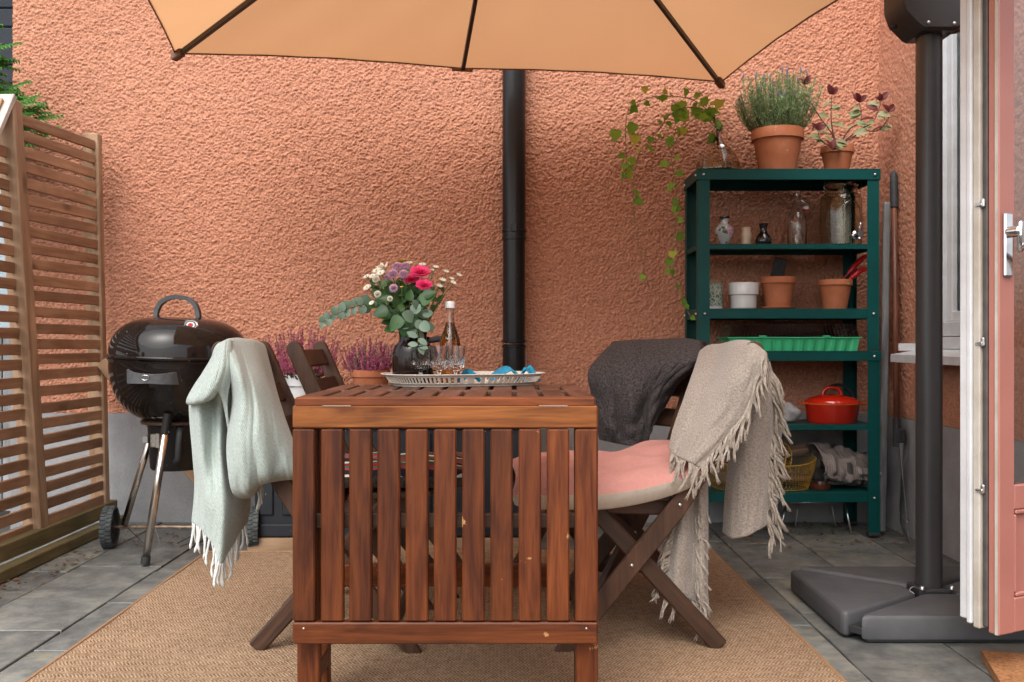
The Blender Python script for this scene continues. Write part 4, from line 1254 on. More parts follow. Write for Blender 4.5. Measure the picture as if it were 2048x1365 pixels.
def striped():
    m = NT('striped_cushion_cloth')
    sep = m.n.new('ShaderNodeSeparateXYZ'); m.set(sep.inputs[0], m.coord('UV'))
    f = m.math('FRACT', m.math('MULTIPLY', m.math('ADD', sep.outputs[1], m.math('MULTIPLY', m.noise(m.coord('UV'), 12, 3), 0.05)), 9.0))
    col = m.ramp(f, [(0.0, (0.30, 0.02, 0.03)), (0.2, (0.02, 0.10, 0.06)), (0.4, (0.55, 0.50, 0.42)), (0.5, (0.02, 0.02, 0.03)), (0.7, (0.32, 0.05, 0.05)), (0.85, (0.03, 0.14, 0.10))], 'CONSTANT')
    m.bs(base=col, rough=0.9, spec=0.1)
    return m.m
cushion('seat_cushion', 'red and green striped cushion on the left chair seen through table slats', 0, 0, 0.46, 0.40, 0.0, 0.08,
        lambda U, V: 0 * U, striped(), M['charcoal'], (-0.33, 2.64, 0.432), 0.0, seed=8)

# ------------------------------------------------------------------ cantilever parasol
PX, PY = 1.272, 2.84
para = thing('cantilever_parasol', 'large apricot cantilever parasol with anthracite pole on the right', 'parasol', (PX, PY, 0))
pl = lambda x, y, z: Vector((x - PX, y - PY, z))
cornL = Vector((-1.357, 3.75, 1.99)); cornR = Vector((0.936, 4.16, 1.99))
e1 = (cornR - cornL); side = e1.length; e1.normalize()
e2 = Vector((e1.y, -e1.x, 0))                    # towards the camera
cornRN = cornR + e2 * side; cornLN = cornL + e2 * side
apex = (cornL + cornRN) / 2; apex.z = 2.46
hubp = apex
corners = [cornL, cornR, cornRN, cornLN]
spokes = []
for k in range(4):
    spokes += [corners[k], (corners[k] + corners[(k + 1) % 4]) / 2]
for k in range(8):
    a, b = spokes[k], spokes[(k + 1) % 8]
    n = 30
    vs, fs = [], []
    rows = []
    for i in range(n + 1):
        f = i / n
        row = []
        m = max(1, i)
        for j in range(n + 1):
            g = j / n
            q = apex.lerp(a.lerp(b, g), f)
            sag = math.sin(g * math.pi) * f
            q = q + (apex - q) * 0.009 * sag * f            # scalloped hem, pulled in between the ribs
            q.z += -0.012 * math.sin(g * math.pi) * math.sin(f * math.pi) + 0.006 * sag + 0.001 * math.sin(g * 26 + k) * f ** 7 * math.sin(g * math.pi) + 0.004 * math.sin(g * math.pi * 6 + f * 9 + k * 2) * f * (1 - f) * 2
            row.append(pl(*q))
        rows.append(row)
    vs = [p for r_ in rows for p in r_]
    fs = grid_faces(n + 1, n + 1)
    mesh = mesh_from('canopy_panel', vs, fs, M['canopy'], smooth=True)
    o = obj('canopy_panel', mesh, para)
    mb = MB()
    for j in range(n):
        p, q = rows[n][j], rows[n][j + 1]
        mb.bar(p, q, 0.003, 0.010, (0, 0, 1))
    mb.build('hem', M['hem'], o)
for k in range(8):
    a = spokes[k]
    d = (apex - a)
    off = Vector((0, 0, -0.018))
    p = a + d * 0.012 + off; q = apex + off - d * 0.04
    bar('rib', pl(*p), pl(*q), 0.015, 0.022, M['rib'], para, (0, 0, 1), 0.002)
    # end pocket of the rib
    t_ = d.normalized(); s_ = t_.cross(Vector((0, 0, 1))).normalized()
    mb = MB()
    if k % 2:
        mb.add([pl(*(a + s_ * 0.045 + Vector((0, 0, 0.004)) - t_ * 0.004)), pl(*(a - s_ * 0.045 + Vector((0, 0, 0.004)) - t_ * 0.004)), pl(*(a - s_ * 0.022 + d * 0.03 + Vector((0, 0, -0.034)))), pl(*(a + s_ * 0.022 + d * 0.03 + Vector((0, 0, -0.034)))),
                pl(*(a + s_ * 0.045 + Vector((0, 0, -0.012)) - t_ * 0.006)), pl(*(a - s_ * 0.045 + Vector((0, 0, -0.012)) - t_ * 0.006))],
               [(0, 1, 5, 4), (4, 5, 2, 3), (0, 4, 3), (1, 2, 5), (0, 3, 2, 1)])
    else:
        mb.bar(pl(*(a - t_ * 0.012 + off * 0.7)), pl(*(a + t_ * 0.05 + off)), 0.030, 0.034, (0, 0, 1), 0.005)
    mb.build('rib_pocket', M['hem'], para)
mb = MB(); mb.lathe([(0, 0.03), (0.03, 0.03), (0.06, 0.0), (0.06, -0.07), (0.03, -0.09), (0, -0.09)], 20, pl(apex.x, apex.y, apex.z)); mb.build('hub', M['pole'], para, angle=40)
# pole: rounded profile
mb = MB(); prof = []
for k in range(24):
    a = 2 * math.pi * k / 24
    c, s_ = math.cos(a), math.sin(a)
    rr_ = 0.034 / (abs(c) ** 3.2 + abs(s_) ** 3.2) ** (1 / 3.2)
    prof.append((rr_ * c, rr_ * 1.1 * s_))
vs = [(x, y, 0.085) for x, y in prof] + [(x, y, 2.62) for x, y in prof]
fs = [(k, (k + 1) % 24, 24 + (k + 1) % 24, 24 + k) for k in range(24)] + [tuple(range(24, 48))]
mb.add(vs, fs); mb.build('pole', M['pole'], para, angle=35)
# crank housing
hp = [(-0.114, 1.96), (-0.112, 1.845), (-0.098, 1.805), (-0.058, 1.765), (-0.045, 1.757), (0.052, 1.757), (0.066, 1.765), (0.072, 1.80), (0.072, 1.96)]
n = len(hp)
vs = [(x, -0.062, z) for x, z in hp] + [(x * 0.985, -0.072, z + 0.008) for x, z in hp] + [(x, 0.062, z) for x, z in hp] 
fs = [tuple(range(n, 2 * n)), tuple(reversed(range(2 * n, 3 * n)))]
for k in range(n):
    k2 = (k + 1) % n
    fs.append((k, k2, n + k2, n + k)); fs.append((2 * n + k, 2 * n + k2, k2, k))
mb = MB(); mb.add(vs, fs); hs = mb.build('crank_housing', M['pole'], para, angle=30)
for (x, z) in ((-0.034, 1.777), (0.043, 1.774)):
    obj('screw', BOLT, hs, mat4=Matrix.Translation((x, -0.073, z)) @ Matrix.Rotation(R(90), 4, 'X'))
mb = MB(); mb.tube(smooth_pts([(0.045, -0.03, 1.765), (0.075, -0.03, 1.772), (0.086, -0.03, 1.81), (0.088, -0.03, 1.90), (0.075, -0.03, 1.955), (0.05, -0.03, 1.965)], 18), 0.010, 10); mb.build('handle', M['pole'], hs, smooth=True)
mb = MB(); mb.tube([(-0.10, 0, 1.79), (-0.118, 0, 1.785)], 0.008, 10); mb.build('knob', M['black_rubber'], hs, smooth=True)
mb = MB(); mb.bar((0, 0, 2.60), pl(apex.x, apex.y, apex.z + 0.10), 0.05, 0.07, (0, 0, 1), 0.008); mb.build('arm', M['pole'], para)
mb = MB(); mb.bar((-0.02, 0, 1.90), pl(apex.x * 0.55 + PX * 0.45, apex.y, 2.52), 0.03, 0.045, (0, 0, 1), 0.006); mb.build('strut', M['pole'], para)
# four triangular base weights around a cross foot
HX, HY = 0.352, 0.285
def weight(kind):
    g = 0.016
    if kind == 'f': T = [(-HX + g + 0.012, -HY), (HX - g - 0.012, -HY), (0.045, -0.05), (-0.045, -0.05)]
    if kind == 'b': T = [(HX - g - 0.012, HY), (-HX + g + 0.012, HY), (-0.045, 0.05), (0.045, 0.05)]
    if kind == 'l': T = [(-HX, HY - g - 0.012), (-HX, -HY + g + 0.012), (-0.055, -0.04), (-0.055, 0.04)]
    if kind == 'r': T = [(HX, -HY + g + 0.012), (HX, HY - g - 0.012), (0.055, 0.04), (0.055, -0.04)]
    # round the corners
    def ring(ins):
        c = Vector((sum(p[0] for p in T) / 4, sum(p[1] for p in T) / 4))
        pts = []
        for k in range(4):
            p = Vector(T[k]); a = Vector(T[k - 1]); b = Vector(T[(k + 1) % 4])
            ra = 0.032 if k < 2 else 0.02
            p0 = p + (a - p).normalized() * ra; p2 = p + (b - p).normalized() * ra
            for f in (0, .25, .5, .75, 1):
                q = p0 * (1 - f) ** 2 + p * 2 * f * (1 - f) + p2 * f * f
                pts.append(q + (c - q).normalized() * ins)
        return pts
    lv = [(0.004, 0.010), (0.0, 0.016), (0.0, 0.064), (0.004, 0.070), (0.011, 0.0745), (0.024, 0.0755)]
    vs = []; n = 20
    for ins, z in lv: vs += [(p.x, p.y, z) for p in ring(ins)]
    fs = []
    for a in range(len(lv) - 1):
        for k in range(n):
            k2 = (k + 1) % n
            fs.append((a * n + k, a * n + k2, (a + 1) * n + k2, (a + 1) * n + k))
    fs.append(tuple((len(lv) - 1) * n + k for k in range(n))); fs.append(tuple(reversed(range(n))))
    o = obj('base_weight', mesh_from('base_weight', vs, fs, M['base_plastic'], angle=35), para)
    vs = [(p.x, p.y, 0.003) for p in ring(0.014)] + [(p.x, p.y, 0.0105) for p in ring(0.012)]
    fs = [(k, (k + 1) % n, n + (k + 1) % n, n + k) for k in range(n)] + [tuple(reversed(range(n)))]
    obj('foot', mesh_from('foot', vs, fs, M['base_dark']), o)
for k in 'fblr': weight(k)
for a, b in (((-HX + 0.03, -HY + 0.02, 0.03), (HX - 0.03, HY - 0.02, 0.03)), ((-HX + 0.03, HY - 0.02, 0.0295), (HX - 0.03, -HY + 0.02, 0.0295))):
    bar('cross_foot', a, b, 0.04, 0.02, M['base_dark'], para, (0, 0, 1), 0.002)
mb = MB(); mb.box((0, 0, 0.06), (0.10, 0.10, 0.05), 0.006); mb.build('pole_socket', M['base_dark'], para)
for x, y in ((-0.04, -0.045), (0.05, -0.042)):
    obj('bolt', BOLT, para, mat4=Matrix.Translation((x, y, 0.089)) @ Matrix.Scale(1.6, 4))
mb = MB(); mb.tube(smooth_pts([(-0.045, -0.05, 0.086), (-0.07, -0.052, 0.094), (-0.085, -0.06, 0.086), (-0.075, -0.07, 0.078)], 10), 0.0012, 5); mb.build('wire_loop', M['steel'], para)

# ------------------------------------------------------------------ kettle grill
GX, GY = -1.298, 3.64
grill = thing('kettle_grill', 'black enamel kettle grill with closed lid beside the slat fence', 'grill', (GX, GY, 0))
TILT = Matrix.Rotation(R(1.8), 3, 'Y')
GR = 0.262; RZ = 0.765
def gl(prof, seg=56): 
    vs, fs = lathe_geo(prof, seg)
    return [TILT @ Vector(v) + Vector((0, 0, RZ)) for v in vs], fs
lid_p = [(GR * 1.012, -0.006), (GR * 1.022, 0.0), (GR * 1.016, 0.006), (GR * 0.995, 0.008)]
for a in np.linspace(0.05, 1.0, 22):
    th = a * math.pi / 2
    lid_p.append((GR * 0.992 * math.cos(th) ** 0.62, 0.152 * math.sin(th) ** 0.86 + 0.006))
lid_p[-1] = (0.0, 0.158)
vs, fs = gl(lid_p); lid = obj('lid', mesh_from('lid', vs, fs, M['enamel'], angle=60), grill)
bowl_p = [(0.0, -0.262)]
for a in np.linspace(0.1, 0.98, 20):
    th = a * math.pi / 2
    bowl_p.append((GR * 0.985 * math.sin(th) ** 0.8, -0.008 - 0.254 * math.cos(th) ** 0.85))
bowl_p += [(GR * 1.0, -0.012), (GR * 1.012, -0.008)]
vs, fs = gl(bowl_p); bowl = obj('bowl', mesh_from('bowl', vs, fs, M['enamel'], angle=60), grill)
# lid handle: flat arch on two studs
arch = [(-0.082, 0.925), (-0.080, 0.945), (-0.066, 0.975), (-0.035, 0.996), (0.0, 1.001), (0.035, 0.996), (0.066, 0.975), (0.080, 0.942), (0.082, 0.920)]
c = catmull([(x, 0, z) for x, z in arch], 28)
vs, fs = [], []
for i, p in enumerate(c):
    t_ = c[min(i + 1, 27)] - c[max(i - 1, 0)]; t_ /= np.linalg.norm(t_); nn = np.array([t_[2], 0, -t_[0]])
    for (a, b) in ((-0.008, -0.014), (0.008, -0.012), (0.008, 0.012), (-0.008, 0.014)): vs.append(p + nn * a + np.array([0, b, 0]))
for i in range(27):
    for k in range(4): fs.append((i * 4 + k, i * 4 + (k + 1) % 4, i * 4 + 4 + (k + 1) % 4, i * 4 + 4 + k))
fs += [(3, 2, 1, 0), (108, 109, 110, 111)]
o = obj('lid_handle', mesh_from('lid_handle', vs, fs, M['grey_plastic'], angle=40), lid, (-0.003, -0.02, 0.0))
for x in (-0.082, 0.082):
    mb = MB(); mb.tube([(x, -0.02, 0.895), (x, -0.02, 0.93)], 0.006, 8); mb.build('handle_stud', M['ash'], lid)
# thermometer
m = frame(Vector((0.28, -0.80, 0.62)))
q = Vector((0.098, -0.165, 0.882))
mb = MB(); mb.lathe([(0, 0.012), (0.022, 0.012), (0.022, 0.006), (0.026, 0.014), (0.029, 0.010), (0.029, -0.02), (0, -0.02)], 26, q, m); th_ = mb.build('thermometer', M['chrome'], lid, angle=40)
def dial():
    m_ = NT('thermometer_dial'); sep = m_.n.new('ShaderNodeSeparateXYZ'); m_.set(sep.inputs[0], m_.coord())
    r_ = m_.math('SQRT', m_.math('ADD', m_.math('MULTIPLY', sep.outputs[0], sep.outputs[0]), m_.math('MULTIPLY', sep.outputs[1], sep.outputs[1])))
    col = m_.ramp(m_.math('MULTIPLY', r_, 45.0), [(0.0, (0.35, 0.02, 0.02)), (0.36, (0.30, 0.03, 0.03)), (0.42, (0.65, 0.65, 0.65)), (0.66, (0.08, 0.07, 0.07)), (0.9, (0.5, 0.5, 0.5))], 'CONSTANT')
    m_.bs(base=col, rough=0.3); return m_.m
vs, fs = lathe_geo([(0, 0.0), (0.0215, 0.0)], 24)
m4 = m.to_4x4(); m4.translation = q + m @ Vector((0, 0, 0.0128))
obj('dial', mesh_from('dial', vs, [tuple(reversed(f)) for f in fs], dial()), th_, mat4=m4)
# bowl handle
vs, fs = [], []
for i in range(15):
    f = i / 14; x = -0.10 + 0.185 * f
    up = 0.012 * (abs(f - .5) * 2) ** 3
    y = -math.sqrt(max(GR ** 2 - (x + 0.05) ** 2, 0)) - 0.026 + 0.03 * (abs(f - .5) * 2) ** 4
    hb = 0.020 + 0.004 * (abs(f - .5) * 2)
    for dy, dz in ((-0.008, -hb), (-0.009, hb * 0.6 + up), (0.006, hb * 0.7 + up), (0.008, -hb)): vs.append((x, y + dy, 0.700 + dz - 0.006 * f))
for i in range(14):
    for k in range(4): fs.append((i * 4 + k, i * 4 + 4 + k, i * 4 + 4 + (k + 1) % 4, i * 4 + (k + 1) % 4))
fs += [(0, 1, 2, 3), (59, 58, 57, 56)]
h_ = obj('bowl_handle', mesh_from('bowl_handle', vs, fs, M['grey_plastic'], angle=30), bowl)
tor = []
mb = MB(); mb.tube([(-0.02 + 0.014 * math.cos(a), -math.sqrt(GR ** 2 - 0.0009) - 0.036, 0.698 + 0.009 * math.sin(a)) for a in np.linspace(0, 2 * math.pi, 21)], 0.0011, 5, False); mb.build('oval_emblem', M['steel'], h_)
# ash catcher
mb = MB(); mb.lathe([(0.0, 0.335), (0.092, 0.335), (0.098, 0.342), (0.108, 0.51), (0.112, 0.515), (0.100, 0.517), (0.0, 0.51)], 36, (-0.005, -0.02, 0)); ac = mb.build('ash_catcher', M['ash'], grill, angle=40)
mb = MB(); mb.lathe([(0.10, 0.508), (0.135, 0.512), (0.137, 0.522), (0.10, 0.535), (0.0, 0.535)], 36, (-0.005, -0.01, 0)); mb.build('collar', simple('rusty_ring', (0.16, 0.09, 0.06), (0.06, 0.05, 0.045), 0.5, 25, metal=0.6), ac, angle=40)
mb = MB(); mb.tube(smooth_pts([(0.045, -0.125, 0.495), (0.052, -0.150, 0.485), (0.050, -0.155, 0.44), (0.045, -0.148, 0.39), (0.030, -0.130, 0.372)], 14), 0.0125, 8); mb.build('catcher_handle', M['black_rubber'], ac, smooth=True)
mb = MB(); mb.box((-0.045, -0.128, 0.455), (0.042, 0.010, 0.052), 0.003); mb.box((-0.035, -0.136, 0.455), (0.016, 0.008, 0.056), 0.002); mb.build('latch', M['leg_steel'], ac)
mb = MB(); mb.box((-0.095, -0.10, 0.455), (0.024, 0.012, 0.028), 0.003); mb.build('clamp', M['steel'], ac)
# legs, axle, wheels
gp = lambda px, py, d: P(px, py, d) - Vector((GX, GY, 0))
f0 = gp(335, 838, 3.455); f1 = gp(291, 1121, 3.435); f1.z = 0.02
mb = MB(); mb.tube([f0, f1], 0.0145, 14); lg = mb.build('leg', M['leg_steel'], grill, smooth=True)
mb = MB(); dd = (f1 - f0).normalized(); mb.tube([f1 - dd * 0.015, f1 + dd * 0.012], 0.017, 14); mb.build('foot_cap', M['black_rubber'], lg, angle=40)
mb = MB(); mb.tube([f0 - dd * 0.02, f0 + dd * 0.055], 0.0165, 14); mb.build('socket', M['ash'], lg, angle=40)
W1 = Vector((-0.318, 0.10, 0.083)); W2 = Vector((0.262, 0.10, 0.083))
for w, x in ((W1, -0.10), (W2, 0.10)):
    mb = MB(); mb.tube([Vector((x, 0.02, 0.53)), Vector((x * 2.55, 0.09, 0.095))], 0.0135, 14); mb.build('leg', M['leg_steel'], grill, smooth=True)
mb = MB(); mb.tube([W1, W2], 0.006, 8); mb.build('axle', simple('rusty_axle', (0.45, 0.34, 0.25), (0.22, 0.12, 0.07), 0.5, 40, metal=0.5), grill, smooth=True)
mb = MB()
ctr_ = Vector((-0.02, -0.03, 0.085))
for k in range(5):
    a = -1.0 + k * 0.5
    mb.tube([W1.lerp(W2, 0.12 + 0.19 * k), Vector((-0.05, -0.20, 0.07)) + Vector((k * 0.03, 0.05 * (k % 2), 0))], 0.0022, 5)
mb.build('wire_rack', M['leg_steel'], grill)
def wheel(c, name='wheel'):
    r0, wd = 0.083, 0.045
    rot = Matrix.Rotation(R(90), 3, 'Y')
    rot = Matrix.Rotation(R(10), 3, 'Z') @ rot
    o = obj(name, mesh_from('hub', *[list(x) for x in lathe_geo([(0.0, wd * 0.42), (0.020, wd * 0.42), (0.024, wd * 0.2), (0.066, wd * 0.18), (0.07, wd * 0.4), (0.07, -wd * 0.4), (0.066, -wd * 0.18), (0.024, -wd * 0.2), (0.02, -wd * 0.42), (0.0, -wd * 0.42)], 28)], M['black_rubber'], angle=40), grill)
    m_ = rot.to_4x4(); m_.translation = c; o.matrix_local = m_
    mb = MB()
    vs, fs = lathe_geo([(0.068, wd * 0.42), (0.078, wd * 0.5), (0.080, wd * 0.45), (0.080, -wd * 0.45), (0.078, -wd * 0.5), (0.068, -wd * 0.42)], 36)
    mb.add(vs, fs)
    for k in range(30):
        a = 2 * math.pi * k / 30
        for s in (-1, 1):
            rm = Matrix.Rotation(a + s * 0.05, 3, 'Z')
            mb.box(rm @ Vector((0.0815, 0, s * wd * 0.24)), (0.005, 0.010, wd * 0.42), 0.001, rm)
    mb.build('tyre', M['rubber'], o)
wheel(W1); wheel(W2)

# ------------------------------------------------------------------ deck storage box
BX0, BX1, BY0, BY1, BZ = -1.03, 0.06, 3.72, 4.18, 0.585
box = thing('storage_box', 'dark plastic storage box with ribbed front against the wall', 'storage box', ((BX0 + BX1) / 2, (BY0 + BY1) / 2, 0))
bw, bd = BX1 - BX0, BY1 - BY0
mb = MB(); mb.box((0, 0, 0.275), (bw, bd, 0.47), 0.012)
body = mb.build('body', M['box'], box)
for i in range(12):
    x = -bw / 2 + 0.05 + i * (bw - 0.1) / 11
    mb = MB(); mb.box((x, -bd / 2 - 0.004, 0.30), (0.055, 0.012, 0.33), 0.004); mb.build('rib', M['box'], body)
for z, h in ((0.075, 0.05), (0.495, 0.03)):
    mb = MB(); mb.box((0, -bd / 2 - 0.006, z), (bw + 0.012, 0.022, h), 0.005); mb.build('band', M['box'], body)
mb = MB(); mb.box((0, -0.003, 0.549), (bw + 0.03, bd + 0.03, 0.07), 0.012); ld = mb.build('lid', M['box'], box)
mb = MB(); mb.box((0, -bd / 2 - 0.019, 0.542), (bw + 0.02, 0.006, 0.012), 0.002); mb.build('lip', M['box'], ld)
o = bar('timber_batten', (BX0 - 0.02, BY0 - 0.01, 0.021), (BX1 + 0.02, BY0 - 0.01, 0.021), 0.036, 0.05, M['fence_post'], None, (0, 0, 1), 0.002)
tag(o, 'wooden batten lying under the front of the storage box', 'batten')

# ------------------------------------------------------------------ green shelf unit
SX0, SX1, SY0, SY1 = 0.783, 1.553, 3.93, 4.225
shelf = thing('shelf_unit', 'dark green steel shelf unit against the coral wall on the right', 'shelf', ((SX0 + SX1) / 2, (SY0 + SY1) / 2, 0))
sc_x, sc_y = (SX0 + SX1) / 2, (SY0 + SY1) / 2
hw, hd_ = (SX1 - SX0) / 2, (SY1 - SY0) / 2
PWD = 0.05; TH = 0.003
def lpost(sx, sy, z0, z1, ins):
    mb = MB()
    w = PWD
    a = hw - ins; b = hd_ - ins
    # L profile: one flange on the front/back plane, one on the side plane
    prof = [(a, b), (a - w, b), (a - w, b - TH), (a - TH, b - TH), (a - TH, b - 0.035), (a, b - 0.035)]
    prof = [(x * sx, y * sy) for x, y in prof]
    if sx * sy < 0: prof = prof[::-1]
    n = 6
    vs = [(x, y, z0) for x, y in prof] + [(x, y, z1) for x, y in prof]
    fs = [(k, (k + 1) % n, n + (k + 1) % n, n + k) for k in range(n)] + [tuple(reversed(range(n))), tuple(range(n, 2 * n))]
    mb.add(vs, fs)
    p = mb.build('post', M['green_steel'], shelf)
    if z0 < 0.1:
        mb = MB(); mb.box(((a - 0.022) * sx, (b - 0.016) * sy, z0 - 0.004), (0.05, 0.038, 0.016), 0.003); mb.build('foot', M['black_rubber'], p)
    return p
for sx in (-1, 1):
    for sy in (-1, 1):
        lpost(sx, sy, 0.016, 0.782, 0.0)
        lpost(sx, sy, 0.7875, 1.512, 0.002)
def tray_shelf(z, lip, inset, name='shelf'):
    """folded sheet shelf: top sheet with turned-down lips"""
    a = hw - inset; b = hd_ - inset
    mb = MB()
    mb.box((0, 0, z - 0.002), (2 * a, 2 * b, 0.004), 0.001)
    for s in (-1, 1):
        mb.box((0, s * (b - 0.0015), z - lip / 2 - 0.004), (2 * a, 0.003, lip), 0.001)
        mb.box((s * (a - 0.0015), 0, z - lip / 2 - 0.004), (0.003, 2 * b - 0.007, lip), 0.001)
    return mb.build(name, M['green_steel'], shelf)
tray_shelf(1.557, 0.042, -0.003)
tray_shelf(1.241, 0.018, 0.006)
tray_shelf(0.967, 0.038, 0.006)
tray_shelf(0.786, 0.036, -0.004)
tray_shelf(0.475, 0.018, 0.006)
tray_shelf(0.190, 0.038, 0.006)
for x, z in ((-hw + 0.025, 1.532), (hw - 0.022, 1.532), (-hw + 0.03, 0.945), (hw - 0.028, 0.945), (hw - 0.025, 0.765), (-hw + 0.025, 0.765), (hw - 0.025, 0.168), (-hw + 0.025, 0.168)):
    obj('bolt', BOLT, shelf, mat4=Matrix.Translation((x, -hd_ - 0.006, z)) @ Matrix.Rotation(R(90), 4, 'X'))
for z in (1.532, 0.945):
    obj('bolt', BOLT, shelf, mat4=Matrix.Translation((-hw - 0.005, -hd_ + 0.018, z)) @ Matrix.Rotation(R(-90), 4, 'Y'))
    obj('bolt', BOLT, shelf, mat4=Matrix.Translation((-hw - 0.005, hd_ - 0.018, z)) @ Matrix.Rotation(R(-90), 4, 'Y'))

# ------------------------------------------------------------------ pots
def flower_pot(r, h, rim=0.28, seg=32, taper=0.68):
    rb = r * taper; rh = h * rim
    return [(0, 0), (rb, 0), (r * 0.92 * 0.995, h - rh), (r * 0.995, h - rh + 0.002), (r, h - 0.003), (r * 0.985, h), (r * 0.90, h), (r * 0.86, h - rh * 0.6), (0, h - rh * 0.62)]
def lobj(name, prof, mat, parent=None, loc=(0, 0, 0), seg=32, angle=35):
    vs, fs = lathe_geo(prof, seg)
    return obj(name, mesh_from(name, vs, fs, mat, angle=angle), parent, loc)
def at_shelf(px, z, d=4.06):
    return ((px - 1024) / F * d, d, z)
Z0, Z1, Z2, Z3, Z4, Z5 = 1.558, 1.242, 0.968, 0.787, 0.476, 0.191

# leaf meshes ------------------------------------------------------
def leaf_mesh(name, outline, mat, fold=0.25, curl=0.15):
    """flat leaf in XY with tip along +Y, slightly folded along the midrib and curled"""
    vs, fs = [], []
    n = len(outline)
    for (x, y) in outline: vs.append((0.0, y, -curl * y * y))
    for (x, y) in outline: vs.append((x, y, abs(x) * fold - curl * y * y))
    for (x, y) in outline: vs.append((-x, y, abs(x) * fold - curl * y * y))
    for i in range(n - 1):
        fs.append((i, n + i, n + i + 1, i + 1)); fs.append((i, i + 1, 2 * n + i + 1, 2 * n + i))
    me = mesh_from(name, vs, fs, mat, smooth=True)
    return me
IVY = [(0.0, 0.0), (0.30, -0.06), (0.46, 0.10), (0.40, 0.30), (0.50, 0.48), (0.28, 0.60), (0.14, 0.80), (0.0, 1.0)]
OVAL = [(0.0, 0.0), (0.16, 0.12), (0.26, 0.32), (0.29, 0.5), (0.24, 0.72), (0.12, 0.9), (0.0, 1.0)]
ROUND = [(0.0, 0.0), (0.30, 0.08), (0.46, 0.30), (0.50, 0.52), (0.42, 0.76), (0.22, 0.94), (0.0, 1.0)]
HEART = [(0.0, 0.0), (0.28, 0.02), (0.42, 0.22), (0.40, 0.45), (0.26, 0.72), (0.10, 0.92), (0.0, 1.0)]
LM = {'ivy': leaf_mesh('leaf', IVY, M['ivy'], 0.2, 0.12), 'ivy_y': leaf_mesh('leaf', IVY, M['ivy_yellow'], 0.2, 0.12),
      'sage': leaf_mesh('leaf', OVAL, M['sage'], 0.35, 0.25), 'wine': leaf_mesh('leaf', OVAL, M['sage_red'], 0.4, 0.25),
      'euca': leaf_mesh('leaf', ROUND, M['euca'], 0.3, 0.3), 'euca_l': leaf_mesh('leaf', OVAL, M['euca'], 0.15, 0.15), 'leaf': leaf_mesh('leaf', HEART, M['leaf'], 0.25, 0.2)}
def put_leaf(kind, p, direction, size, parent, normal=(0, -1, 0.4), rnd=None, twist=0.0):
    y = Vector(direction).normalized(); z = Vector(normal)
    x = y.cross(z).normalized(); z = x.cross(y)
    m = Matrix((x, y, z)).transposed()
    if twist: m = m @ Matrix.Rotation(twist, 3, 'Y')
    m4 = m.to_4x4() @ Matrix.Scale(size, 4); m4.translation = Vector(p) - (parent.location if parent is not None else Vector())
    return obj('leaf', LM[kind], parent, mat4=m4)

# ------------------------------------------------------------------ top of the shelf
q = at_shelf(1436, Z0)
dj = thing('demijohn', 'round smoky glass demijohn bottle on top of the shelf', 'bottle', q)
outer = [(0.0, 0.0), (0.085, 0.0), (0.096, 0.012), (0.0965, 0.035), (0.088, 0.065), (0.066, 0.100), (0.040, 0.128), (0.022, 0.148), (0.0155, 0.165), (0.0145, 0.185), (0.016, 0.188), (0.021, 0.192), (0.0215, 0.198)]
inner = [(r_ - 0.003, z_) for r_, z_ in reversed(outer[2:])] + [(0.08, 0.006), (0.0, 0.006)]
lobj('bottle_body', outer + inner, M['demijohn'], dj)
lobj('water', [(0, 0.0065), (0.08, 0.0068), (0.091, 0.014), (0.0925, 0.034), (0.0905, 0.044), (0.0, 0.044)], glass_mat('stale_water', (0.62, 0.58, 0.36), 0.0, 1.33), dj)
mb = MB(); m = frame(Vector((0.05, -1, 0.75))); qq = Vector((0.003, -0.060, 0.108))
mb.lathe([(0, 0.006), (0.008, 0.006), (0.009, 0.004), (0.012, 0.005), (0.014, 0.002), (0.014, -0.004), (0, -0.004)], 18, qq, m); mb.build('seal_emblem', M['demijohn'], dj, angle=40)

ivy = thing('ivy_cutting', 'long trailing ivy stems hanging from the demijohn bottle', 'plant', (q[0], q[1], q[2] + 0.15))
r = random.Random(12)
vines = [
    ([(1436, 300, 4.06), (1434, 250, 4.06), (1420, 226, 4.05), (1385, 200, 4.03), (1340, 193, 4.02), (1300, 196, 4.02), (1262, 213, 4.03), (1252, 240, 4.04), (1251, 290, 4.05), (1253, 330, 4.07), (1248, 352, 4.08)], 19),
    ([(1437, 300, 4.06), (1433, 250, 4.05), (1410, 220, 4.02), (1370, 216, 4.0), (1340, 230, 4.0), (1315, 262, 4.01), (1288, 292, 4.02), (1272, 330, 4.03), (1266, 400, 4.05), (1272, 460, 4.06), (1284, 520, 4.07), (1297, 575, 4.08)], 22),
    ([(1438, 300, 4.06), (1432, 250, 4.04), (1410, 236, 4.01), (1380, 244, 3.98), (1353, 280, 3.97), (1343, 318, 3.97), (1352, 370, 3.97), (1352, 430, 3.96), (1346, 490, 3.95), (1346, 540, 3.94), (1362, 595, 3.91), (1384, 640, 3.90)], 26),
    ([(1436, 300, 4.06), (1432, 248, 4.06), (1424, 222, 4.04), (1408, 196, 4.03), (1396, 180, 4.03)], 7),
]
